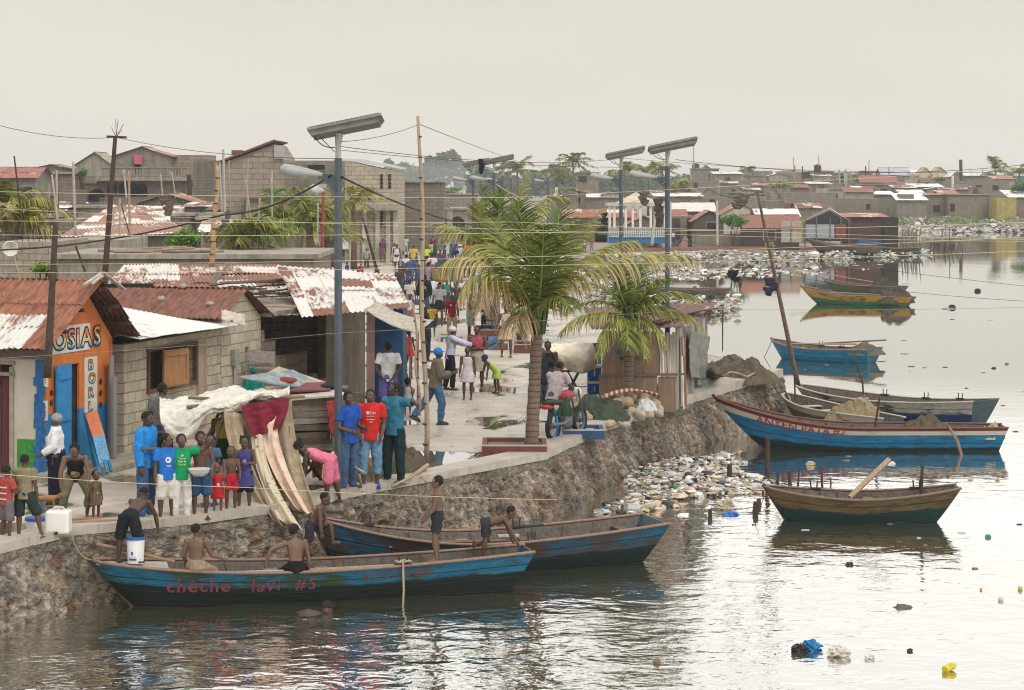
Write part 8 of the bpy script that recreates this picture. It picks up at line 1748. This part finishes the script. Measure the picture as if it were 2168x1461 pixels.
# trestle table with beige tarpaulin
tb = thing('trestle_table', 'wooden trestle with crossed legs under the beige tarpaulin', 'table', P(1212, 838))
for (x0, y0, x1, y1, d) in ((1200, 786, 1228, 834, 0), (1226, 786, 1200, 834, .05), (1168, 786, 1190, 832, .5), (1190, 786, 1166, 832, .55)):
 mb = MB(); mb.beam(Q(x0, y0, 50.6 + d), P(x1, y1 + 5 * 0), .05, .05); mb.build('leg', M_PLANK, tb)
mb = MB(); mb.beam(Q(1160, 787, 50.8), Q(1236, 784, 50.7), .05, .05); mb.beam(Q(1160, 730, 50.9), Q(1256, 728, 50.8), .04, .04); mb.build('top_rail', M_PLANK, tb)
def bt_(u, v):
 x = 1148 + 108 * u + (10 - 4 * v) * math.sin(v * 2); yb = 765 + 30 * math.sin(min(1, u * 1.25) * PI * .55) - 12 * u * u; y = 728 - 3 * u + (yb - 728 + 3 * u) * v
 return Q(x + (24 * v * (1 - u)), y, 50.6 - .35 * math.sin(v * PI) * .6) + Vector((0, .03 * fbm((u * 4, v * 3, 8)) + .03 * math.sin(u * 12 + v * 3), .03 * fbm((u * 5, v * 5, 3))))
mb = MB(); mb.grid(bt_, 36, 18); tag(mb.build('beige_tarpaulin', mFabric((.72, .66, .52), 5), smooth=True, solid=.014), 'beige canvas tarpaulin hung over the trestle left of the hut', 'tarpaulin')
# planters
def planter(label, x0, x1, yb, depth, h_, mat, inner=None, group='low painted planters on the quay'):
 a, b_ = P(x0, yb), P(x1, yb); W_ = b_.x - a.x; t = thing('planter', label, 'planter', ((a.x + b_.x) / 2, a.y + depth / 2, 0), 0, group); mb = MB(); e_ = .09
 for c, s_ in (((0, -depth / 2 + e_ / 2, h_ / 2), (W_, e_, h_)), ((0, depth / 2 - e_ / 2, h_ / 2), (W_, e_, h_)), ((-W_ / 2 + e_ / 2, 0, h_ / 2), (e_, depth - 2 * e_, h_)), ((W_ / 2 - e_ / 2, 0, h_ / 2), (e_, depth - 2 * e_, h_))): mb.box(c, s_)
 mb.build('curb', mat, t, local=True); mb = MB(); mb.box((0, 0, h_ * .3), (W_ - 2 * e_ - .01, depth - 2 * e_ - .01, h_ * .6)); mb.build('soil', M_BANK, t, local=True)
 for s_ in (-1, 1): mb = MB(); mb.box((0, s_ * (depth / 2 - e_ / 2), h_ + .01), (W_ + .01, e_ + .01, .02)); mb.build('rim', M_COPE, t, local=True)
 return t
M_PRED = mPaint((.15, .05, .04), 'planter_red', .8, .35, 5); M_PBLU = mPaint((.03, .08, .19), 'planter_blue', .8, .35, 5)
planter('red planter holding the large palm', 1020, 1158, 964, 1.4, .17, M_PRED); planter('blue planter beside the rock pile', 1192, 1280, 930, 1.1, .17, M_PBLU)
planter('small red planter left of the big palm trunk in mid distance', 1088, 1128, 748, 1.6, .25, M_PRED); planter('red planter at the foot of the rear palm', 1005, 1075, 722, 2.2, .35, M_PRED); planter('faded red planter further down the street', 1010, 1040, 640, 2.0, .35, M_PRED)
mb = MB(); q = P(1020, 600); mb.box((q.x + .5, q.y, .55), (1.4, .8, .08)); mb.box((q.x + .5, q.y, .27), (1.2, .6, .5)); tag(mb.build('blue_stand', mPaint((.02, .20, .35), 'turquoise_top')), 'low stand with a turquoise top by the rear palm', 'stand')
mb = MB(); mb.prism([P(1034, 719, .02), P(1034, 732, .02), P(1058, 720, .02)], (0, 0, .14)); tag(mb.build('blue_wedge', mPaint((.05, .14, .26), 'blue_paint')), 'small blue triangular kerb piece behind the woman in pink', 'kerb')
# rocks
rr = random.Random(8)
g = G('rock'); a = g.noise(g.obj(), 9, 5, .7); oi = g.n('ObjectInfo'); g.bump(a, .8, .03)
M_ROCK = g.fin(g.mix(oi.outputs['Random'], g.mix(a, (.20, .14, .09), (.46, .34, .22)), g.mix(a, (.22, .19, .15), (.50, .44, .34))), .9, .15)
for i in range(46):
 x = rr.uniform(1222, 1398); t_ = rr.random(); y = 918 - (x - 1222) * .20 - t_ * 34; q = P(x, y); s_ = rr.uniform(.10, .21); q.z = s_ * .45 + t_ * .34; mb = MB(); mb.ell(Vector((0, 0, 0)), (s_, s_ * .8, s_ * .7), Matrix.Rotation(rr.uniform(0, 3), 3, 'Z') @ Matrix.Rotation(rr.uniform(-.5, .5), 3, 'X'), 7, 5, jit=.25, rr=rr)
 o = mb.build('rock', M_ROCK, None, local=True); o.location = q; md = o.modifiers.new('s', 'SUBSURF'); md.levels = md.render_levels = 1; tag(o, 'rough tan rock in the pile at the edge of the quay', 'rock', 'rocks piled on the quay before the hut')
mound('green_tarpaulin', 'crumpled dark green tarpaulin thrown over the rock pile', 'tarpaulin', (P(1272, 884, .10), .62, .8, .36), mFabric((.05, .065, .045), 7), 12, wr=.24)
mound('green_cloth', 'dark green cloth slung over the motorcycle front', 'cloth', (P(1197, 880, .62), .17, .2, .26), mFabric((.03, .06, .04), 7), 14)
mound('plastic_bag', 'clear white plastic bag on top of the rocks', 'bag', (P(1368, 868, .35), .22, .2, .15), mPaint((.45, .45, .45), 'thin_plastic', .3, .2, 20), 15)
g = G('reeds'); st_ = g.math('FRACT', g.math('MULTIPLY', g.n('SeparateXYZ', Vector=g.pos()).outputs[0], 9.0)); M_REED = g.fin(g.mix(g.ramp(st_, [(.55, 0.), (.6, 1.)]), (.22, .075, .05), (.46, .36, .27)), .8, .2)
t = thing('reed_bundle', 'bundle of banded reddish canes lying across the rock pile', 'canes', P(1330, 872))
for i in range(9):
 o_ = i * .022; mb = MB(); mb.tube(bez(Q(1262, 852 - i * .5, 46.8 + o_), Q(1330, 812 - i * 1.2, 46.8 + o_), Q(1396, 836 + i, 47.0 + o_), 12), .022, 6); mb.build('cane', M_REED, t, smooth=True)
# motorcycle
qm = P(1171, 935); mc = thing('motorcycle', 'motorcycle seen from behind with blue rims, red tail and white plate', 'motorcycle', qm, R(-27))
M_TYR = mPaint((.018, .018, .018), 'rubber', .8, .2); M_MET = mPaint((.10, .10, .11), 'dark_metal', .4, .3, 10, .1, .5)
def torus(mb, c, R_, r_, n=28, m=8, sx=1.0):
 vs = []; fs = []
 for i in range(n):
  a = 2 * PI * i / n
  for j in range(m): b_ = 2 * PI * j / m; vs.append((c[0] + r_ * sx * math.sin(b_), c[1] + (R_ + r_ * math.cos(b_)) * math.cos(a), c[2] + (R_ + r_ * math.cos(b_)) * math.sin(a)))
 for i in range(n):
  for j in range(m): fs.append((i * m + j, ((i + 1) % n) * m + j, ((i + 1) % n) * m + (j + 1) % m, i * m + (j + 1) % m))
 mb.add(vs, fs)
for yw in (0, 1.25):
 mb = MB(); torus(mb, (0, yw, .31), .265, .05); w_ = mb.build('wheel', M_TYR, mc, local=True, smooth=True); mb = MB(); torus(mb, (0, yw, .31), .215, .018, sx=1.6); mb.build('rim', mPaint((.02, .15, .36), 'rim_blue', .4), w_, local=True, smooth=True)
 mb = MB(); mb.tube([(-.06, yw, .31), (.06, yw, .31)], .05, 10)
 for k in range(12): a = 2 * PI * k / 12; mb.tube([(0, yw, .31), (0, yw + .21 * math.cos(a), .31 + .21 * math.sin(a))], .004, 4)
 mb.build('spokes', M_MET, w_, local=True)
mb = MB(); mb.tube([(0, -.42, .80), (0, -.1, .80), (0, .35, .76), (0, .55, .80)], [.05, .11, .12, .08], 10, ry=[.03, .05, .06, .05]); mb.build('seat', mPaint((.02, .02, .02), 'seat_black', .6), mc, local=True, smooth=True)
mb = MB(); mb.tube([(0, .45, .82), (0, .65, .88), (0, .9, .86)], [.10, .14, .07], 10, ry=[.08, .11, .06]); mb.build('fuel_tank', mPaint((.30, .03, .03), 'tank_red', .35, .1), mc, local=True, smooth=True)
mb = MB(); mb.tube([(0, -.45, .74), (0, -.38, .74), (0, -.1, .70)], [.06, .09, .08], 8, ry=[.04, .05, .05]); mb.build('tail_fairing', mPaint((.45, .03, .02), 'tail_red', .35, .1), mc, local=True, smooth=True)
mb = MB(); mb.box((0, -.47, .58), (.20, .012, .22), M=Matrix.Rotation(R(-12), 4, 'X')); mb.build('number_plate', mPaint((.6, .6, .58), 'plate'), mc, local=True)
mb = MB(); mb.box((0, .50, .42), (.24, .34, .30)); mb.tube([(.12, .5, .4), (.14, .2, .35), (.13, -.35, .38)], .035, 8); mb.tube([(0, .0, .31), (.0, .45, .38)], .03, 6); mb.tube([(0, .95, .85), (0, .5, .55)], .03, 6); mb.build('engine', M_MET, mc, local=True)
for s_ in (-1, 1):
 mb = MB(); mb.tube([(s_ * .09, 1.25, .31), (s_ * .09, 1.0, .98)], .022, 7); mb.build('fork', M_MET, mc, local=True); mb = MB(); mb.tube([(s_ * .10, 0, .31), (s_ * .10, -.1, .66)], .028, 8); mb.build('shock_absorber', mPaint((.02, .25, .5), 'shock_blue'), mc, local=True)
mb = MB(); mb.tube([(-.36, .88, 1.06), (-.2, .96, 1.03), (.2, .96, 1.03), (.36, .88, 1.06)], .014, 6); mb.build('handlebar', M_MET, mc, local=True)
mb = MB(); mb.ell((0, 1.12, .9), (.11, .08, .11)); mb.build('headlight', M_WHITE, mc, local=True, smooth=True)
# ---- poles and masts
def pole(label, x0, y0, x1, y1, Y0, r0, r1=None, Y1=None, mat=None, nodes=0, ground=False, name='pole', cat='pole', group=None, extra=None):
 a, b_ = Q(x0, y0, Y0), Q(x1, y1, Y1 or Y0); t = thing(name, label, cat, b_, 0, group); mb = MB(); r1 = r1 or r0
 pts = [b_.lerp(a, i / 12) + Vector((.03 * math.sin(i * .9), 0, 0)) * (1 if nodes else 0) for i in range(13)]; mb.tube(pts, [r1 + (r0 - r1) * i / 12 for i in range(13)], 8); mb.build('shaft', mat or M_STICK, t, smooth=True)
 if nodes:
  for i in range(1, nodes): p = b_.lerp(a, i / nodes); rr_ = r1 + (r0 - r1) * i / nodes; mb = MB(); mb.tube([p - Vector((0, 0, .015)), p + Vector((0, 0, .015))], rr_ * 1.22, 8); mb.build('bamboo_joint', M_STICK, t)
 return t, a, b_
pole('very tall bamboo mast leaning slightly, in front of the nets', 888, 246, 903, 985, 39.2, .028, .050, mat=M_BAMB, nodes=17, Y1=39.2, name='bamboo_mast', cat='mast')
pole('thin bamboo beside the tall mast', 876, 640, 888, 880, 42, .02, .025, mat=M_BAMB, nodes=6)
tp, a, b_ = pole('dark leaning wooden utility pole with a crossbar and wire ends', 244, 290, 218, 640, 47, .045, .075, name='utility_pole', cat='utility pole')
mb = MB(); mb.beam(Q(226, 289, 47), Q(268, 291, 47), .06, .05); mb.build('crossbar', M_STICK, tp)
mb = MB()
for (x, y) in ((245, 252), (250, 255), (258, 275), (236, 270), (262, 262)): mb.tube([Q(246, 290, 47), Q(x, y, 47)], .006, 4)
mb.build('wire_end', M_CABLE, tp)
pole('short dark pole rising from the orange shop eave', 118, 470, 100, 800, 37.3, .05, .075, Y1=36.9); pole('yellow bamboo pole standing on the big rusty roof', 463, 350, 447, 565, 58, .05, .07, mat=mWood((.45, .28, .12), 'yellow_bamboo'), nodes=8); pole('leaning dark pole above the kiosk roof', 768, 460, 816, 640, 56, .03, .045)
rp2, a, b_ = pole('thin red mast carrying a horn loudspeaker', 685, 395, 682, 590, 70, .045, .06, mat=mPaint((.30, .05, .04), 'mast_red'), name='red_mast', cat='mast')
mb = MB(); q = Q(668, 403, 69.5); mb.tube([q + Vector((.25, .25, 0)), q, q + Vector((-.03, -.12, 0))], [.04, .16, .20], 16); mb.build('horn', mPaint((.5, .5, .48), 'horn_grey', .4), rp2, smooth=True); mb = MB(); mb.box(Q(683, 394, 70), (.25, .15, .12)); mb.build('driver_unit', M_GALV, rp2)
for i, (x0, y0, x1, y1, Y, r, m_, lb) in enumerate(((155, 342, 160, 500, 95, .06, 'p', 'pinkish pole left of the pyramid roof'), (30, 330, 50, 500, 66, .025, 'd', 'thin dark pole at the left edge palm'), (110, 370, 122, 470, 66, .03, 'p', 'thin pole above the left block house'), (262, 360, 268, 420, 100, .045, 'p', 'short pale pole before the mansion arches'), (273, 362, 275, 520, 80, .045, 'y', 'straight yellowish pole before the mansion'), (256, 430, 275, 500, 78, .02, 'd', 'slanting thin stick behind the slab roof'), (575, 378, 577, 520, 72, .03, 'g', 'pale grey thin pole left of the nearest lamp post'), (520, 380, 532, 470, 80, .03, 'g', 'pale leaning stick before the gabled building'), (160, 520, 180, 575, 62, .03, 'd', 'slanting dark stick by the plastered block house'), (340, 370, 345, 420, 100, .03, 'g', 'thin stick before the bare block wall'), (364, 365, 372, 420, 100, .03, 'g', 'second thin stick before the bare block wall'), (400, 370, 402, 415, 130, .14, 'd', 'stout dark chimney pipe on the mansion side'), (550, 420, 545, 500, 80, .03, 'g', 'pale stick among the dark palms'), (673, 430, 672, 520, 72, .03, 'g', 'grey stick right of the horn loudspeaker'), (845, 440, 850, 505, 150, .10, 'g', 'pale utility post at the arcade'), (1418, 425, 1418, 525, 168, .14, 'g', 'concrete post before the dark doorway house'), (1390, 430, 1380, 520, 165, .12, 'g', 'wooden post in front of the pavilion'), (1518, 425, 1519, 520, 172, .10, 'g', 'slim post right of the timber house'),
 (1468, 308, 1469, 356, 418, .12, 'g', 'tall thin mast on the skyline near the water tank'), (1680, 333, 1681, 365, 418, .10, 'g', 'thin mast on the skyline above the stair opening'), (1733, 330, 1734, 352, 424, .10, 'g', 'thin mast above the second water tank'), (1840, 338, 1840, 362, 410, .10, 'g', 'thin mast over the dark gabled house'), (2034, 338, 2035, 385, 380, .30, 'd', 'stout dark post on the right skyline'), (2127, 350, 2128, 372, 380, .2, 'g', 'pale post near the right skyline palm'), (2017, 372, 2017, 410, 345, .2, 'w', 'white post before the long block wall'), (1789, 360, 1790, 390, 395, .2, 'w', 'white post beside the open house frame'), (1178, 397, 1178, 416, 300, .2, 'w', 'white post above the long block wall behind the palms'), (957, 385, 957, 402, 415, .3, 'w', 'white pole on the white walled house'))):
 pole(lb, x0, y0, x1, y1, Y, r, mat={'p': mPaint((.42, .34, .3), 'pale_post'), 'd': M_STICK, 'y': M_BAMB, 'g': mPaint((.36, .33, .29), 'grey_post'), 'w': M_WHITE}[m_])
ms, a, b_ = pole('long slanting mast stepped in the bow of the boats at the corner', 1603, 405, 1690, 818, 57, .035, .075, Y1=59, mat=mWood((.16, .10, .07), 'mast_wood'), name='boat_mast', cat='mast')
# crossing roof poles
for i, (x0, y0, x1, y1, Y0, Y1, lb) in enumerate(((483, 567, 450, 612, 57.5, 52.5, 'stick lying on the patched roof, leaning right'), (462, 580, 447, 612, 56, 52.5, 'second stick on the patched roof, left of the other'), (467, 608, 615, 600, 52.8, 54, 'long horizontal pole on the patched roof'))):
 mb = MB(); mb.tube([Q(x0, y0, Y0) + Vector((0, 0, .1)), Q(x1, y1, Y1) + Vector((0, 0, .1))], .04, 7); tag(mb.build('roof_stick', M_PLANK), lb, 'stick')
for (x0, y0, x1, y1, w_) in ((180, 602, 218, 577, .07), (218, 577, 262, 612, .08), (196, 600, 222, 580, .05)): 
 mb = MB(); mb.beam(Q(x0, y0, 38.2), Q(x1, y1, 39.2), w_, .03); tag(mb.build('ridge_board', mPaint((.42, .38, .34), 'weathered_board', .8, .4)), {180: 'grey board rising to the gable peak of the orange shop', 218: 'pale board sloping right from the gable peak of the orange shop', 196: 'short inner board at the gable peak of the orange shop'}[x0], 'board')
mb = MB(); mb.beam(Q(205, 605, 39.5), Q(324, 604, 39.9), .10, .07); tag(mb.build('black_beam', M_DARK), 'black beam lying level behind the gable peak of the orange shop', 'beam')
rl = random.Random(14)
for i in range(11):
 x = 190 + i * 17; mb = MB(); a = Q(x, 540 - rl.random() * 12, 63.5 + rl.random() * 2); b_ = a + Vector((rl.uniform(.9, 2.2), rl.uniform(-.4, .4), rl.uniform(-.02, .12))); mb.tube([a, b_], rl.uniform(.03, .07), 7); tag(mb.build('log', mWood((.32, .22, .16), 'bare_log')), 'bare log in the heap on the long slab roof', 'log', 'logs heaped on the long slab roof')
ds = thing('satellite_dish', 'white satellite dish on the block house at the left edge', 'dish', Q(22, 560, 62))
mb = MB(); mb.add([Q(22, 527, 61.8)] + [Q(22 + 18 * math.cos(a) * .95, 527 + 17 * math.sin(a), 61.6 + .12 * math.cos(a)) for a in (2 * PI * k / 10 for k in range(10))], [(0, 1 + (k + 1) % 10, 1 + k) for k in range(10)]); mb.build('reflector', mPaint((.60, .57, .50), 'dish_white', .6, .15), ds, solid=.03); mb = MB(); mb.tube([Q(26, 532, 62), Q(38, 575, 62)], .03, 6); mb.build('mast', M_GALV, ds)
# ---- wires
def wire(label, pts, Y, sag, r=.006, mat=None, name='overhead_wire'):
 P3 = [Q(x, y, (Y[i] if isinstance(Y, (list, tuple)) else Y)) for i, (x, y) in enumerate(pts)]; out = []
 for a, b_ in zip(P3, P3[1:]):
  for k in range(16): t_ = k / 16; p = a.lerp(b_, t_); p.z -= sag * 4 * t_ * (1 - t_); out.append(p)
 out.append(P3[-1]); mb = MB(); mb.tube(out, r, 5, cap=False); tag(mb.build(name, mat or M_WIRE), label, 'wire')
Yw = 24
wire('dark wire sloping from the upper left edge to the crossbar pole and the nearest lamp', [(-30, 258), (246, 291), (714, 336)], [40, 47, 35.7], .12, .006, M_CABLE); wire('thin dark wire between the nearest lamp and the tall bamboo mast', [(722, 300), (886, 264)], [35.6, 39.2], .06, .005, M_CABLE); wire('dark wire falling from the bamboo mast toward the far lamps', [(890, 264), (1158, 358)], [39.2, 148], .1, .007, M_CABLE)
wire('thick twisted black cable crossing the whole village to the nearest lamp arm', [(-30, 530), (472, 455), (700, 372)], [46, 40, 35.6], .15, .018, M_CABLE, 'power_cable'); wire('thick twisted black cable from the nearest lamp down to the palms', [(724, 375), (1000, 476), (1150, 492)], [35.6, 60, 80], .12, .02, M_CABLE, 'power_cable')
wire('thin wires from the nearest lamp to the far right lamps', [(722, 318), (1430, 352)], [35.7, 53], .12, .005, M_CABLE); wire('dark wire at skyline height across the right half', [(1430, 338), (2200, 345)], [53, 60], .3, .007, M_CABLE); wire('second skyline wire behind the lamps', [(720, 310), (1320, 335), (2200, 362)], [36, 66, 70], .2, .006, M_CABLE)
for i, (y0, ym, y1, lb) in enumerate(((497, 493, 470, 'pale wire crossing the middle of the scene at rooftop height'), (405, 418, 352, 'pale wire rising to the right over the upper terrace'), (578, 563, 530, 'pale wire crossing the palm crown just above the shop roofs'), (440, 486, 512, 'pale wire falling to the right over the shacks'), (467, 470, 508, 'faint pale wire behind the palm tops'), (560, 545, 500, 'thin pale wire passing above the plaza kerb'))):
 wire(lb, [(-40, y0), (1084, ym), (2210, y1)], [Yw + i, Yw + i + 1, Yw + i], .02, .0032 if i != 3 else .0026)
wire('nearest pale rope stretched low across the left foreground', [(-30, 1001), (520, 1032), (1180, 1058)], [21, 22, 26], .02, .0030); wire('faint thin line crossing the blue kiosk toward the right water', [(-30, 760), (700, 706), (1450, 655), (2210, 650)], [22, 23, 26, 28], .02, .0022, mPaint((.2, .19, .17), 'faint_line')); wire('thin line falling to the right over the far water', [(1420, 505), (2210, 610)], [40, 30], .05, .003, M_CABLE); wire('lower thin line over the far water', [(1540, 560), (2210, 640)], [40, 30], .1, .003, M_CABLE)
wire('pale cord curving from the rear palm to the rightmost lamp', [(1050, 390), (1180, 445), (1330, 430), (1410, 383)], [60, 58, 55, 53.4], .1, .008); wire('dark cord from the corner mast to the plaza', [(1605, 406), (1500, 400), (1400, 420)], [57, 56, 53.5], .2, .008, M_CABLE)
wire('mooring line of the plain bright blue boat', [(1634, 722), (1618, 756), (1626, 775)], [77.5, 77, 76], .02, .012, M_CABLE); wire('anchor line of the short brown boat', [(1618, 1050), (1606, 1085), (1598, 1112)], [39.8, 39.5, 39.2], .01, .006, M_CABLE)
def rag(label, x, y, w_, h_, Y, c, seed):
 rr = random.Random(seed); k = Y / FP; mb = MB(); o = Q(x, y, Y)
 for j in range(3):
  ox, oz = rr.uniform(-.3, .3) * w_ * k, -j * h_ * k * .28
  mb.grid(lambda u, v: o + Vector((ox + (u - .5) * w_ * k * (1 - .6 * v) + .2 * w_ * k * fbm((u * 3 + j, v * 3, seed)), .1 * w_ * k * fbm((u * 4, v * 4, seed + j)), oz - v * h_ * k * .5 + .12 * h_ * k * fbm((u * 3, v * 2, seed + 9 + j)))), 8, 8)
 tag(mb.build('hanging_rag', mFabric(c), smooth=True, solid=.01), label, 'rag')
rag('brown rag with a blue tip caught on the wires above the pyramid roof', 352, 412, 26, 42, 48, (.12, .10, .07), 1); rag('dark ragged scrap beside the yellow bamboo pole', 478, 448, 14, 30, 48, (.10, .09, .09), 2); rag('dark rag tied on the lamp cluster', 1020, 336, 14, 30, 46, (.02, .02, .03), 3); rag('torn dark rag hanging between the two right lamps', 1366, 408, 22, 26, 53, (.10, .09, .08), 4); rag('string of rags hanging left of the rightmost lamp', 1392, 420, 22, 56, 53, (.07, .06, .05), 5); rag('basket shaped net hanging on the cord near the corner mast', 1563, 415, 34, 26, 56, (.12, .10, .08), 6); rag('black bird shaped rag in the air above the far rubbish', 1556, 572, 26, 24, 50, (.02, .02, .025), 7); rag('dark twisted rag on the line left of the corner mast', 1632, 588, 24, 36, 50, (.03, .03, .05), 8); rag('dark rag hanging by the plaza shop left of the pavilion', 1280, 450, 16, 40, 60, (.03, .03, .03), 9); rag('small dark rag on the anchor line of the short brown boat', 1598, 1110, 14, 26, 39.2, (.05, .06, .04), 10)
# ---- air
hz = MB(); hz.box((100, 1240, 6.5), (3300, 2500, 19)); g = G('haze_air'); g.t.nodes.remove(g.b); pv_ = g.n('VolumePrincipled', Color=(.97, .985, 1.0), Density=.0004, Anisotropy=.5); g.t.links.new(pv_.outputs[0], g.out.inputs['Volume'])
tag(hz.build('haze', g.mat), kind='stuff')
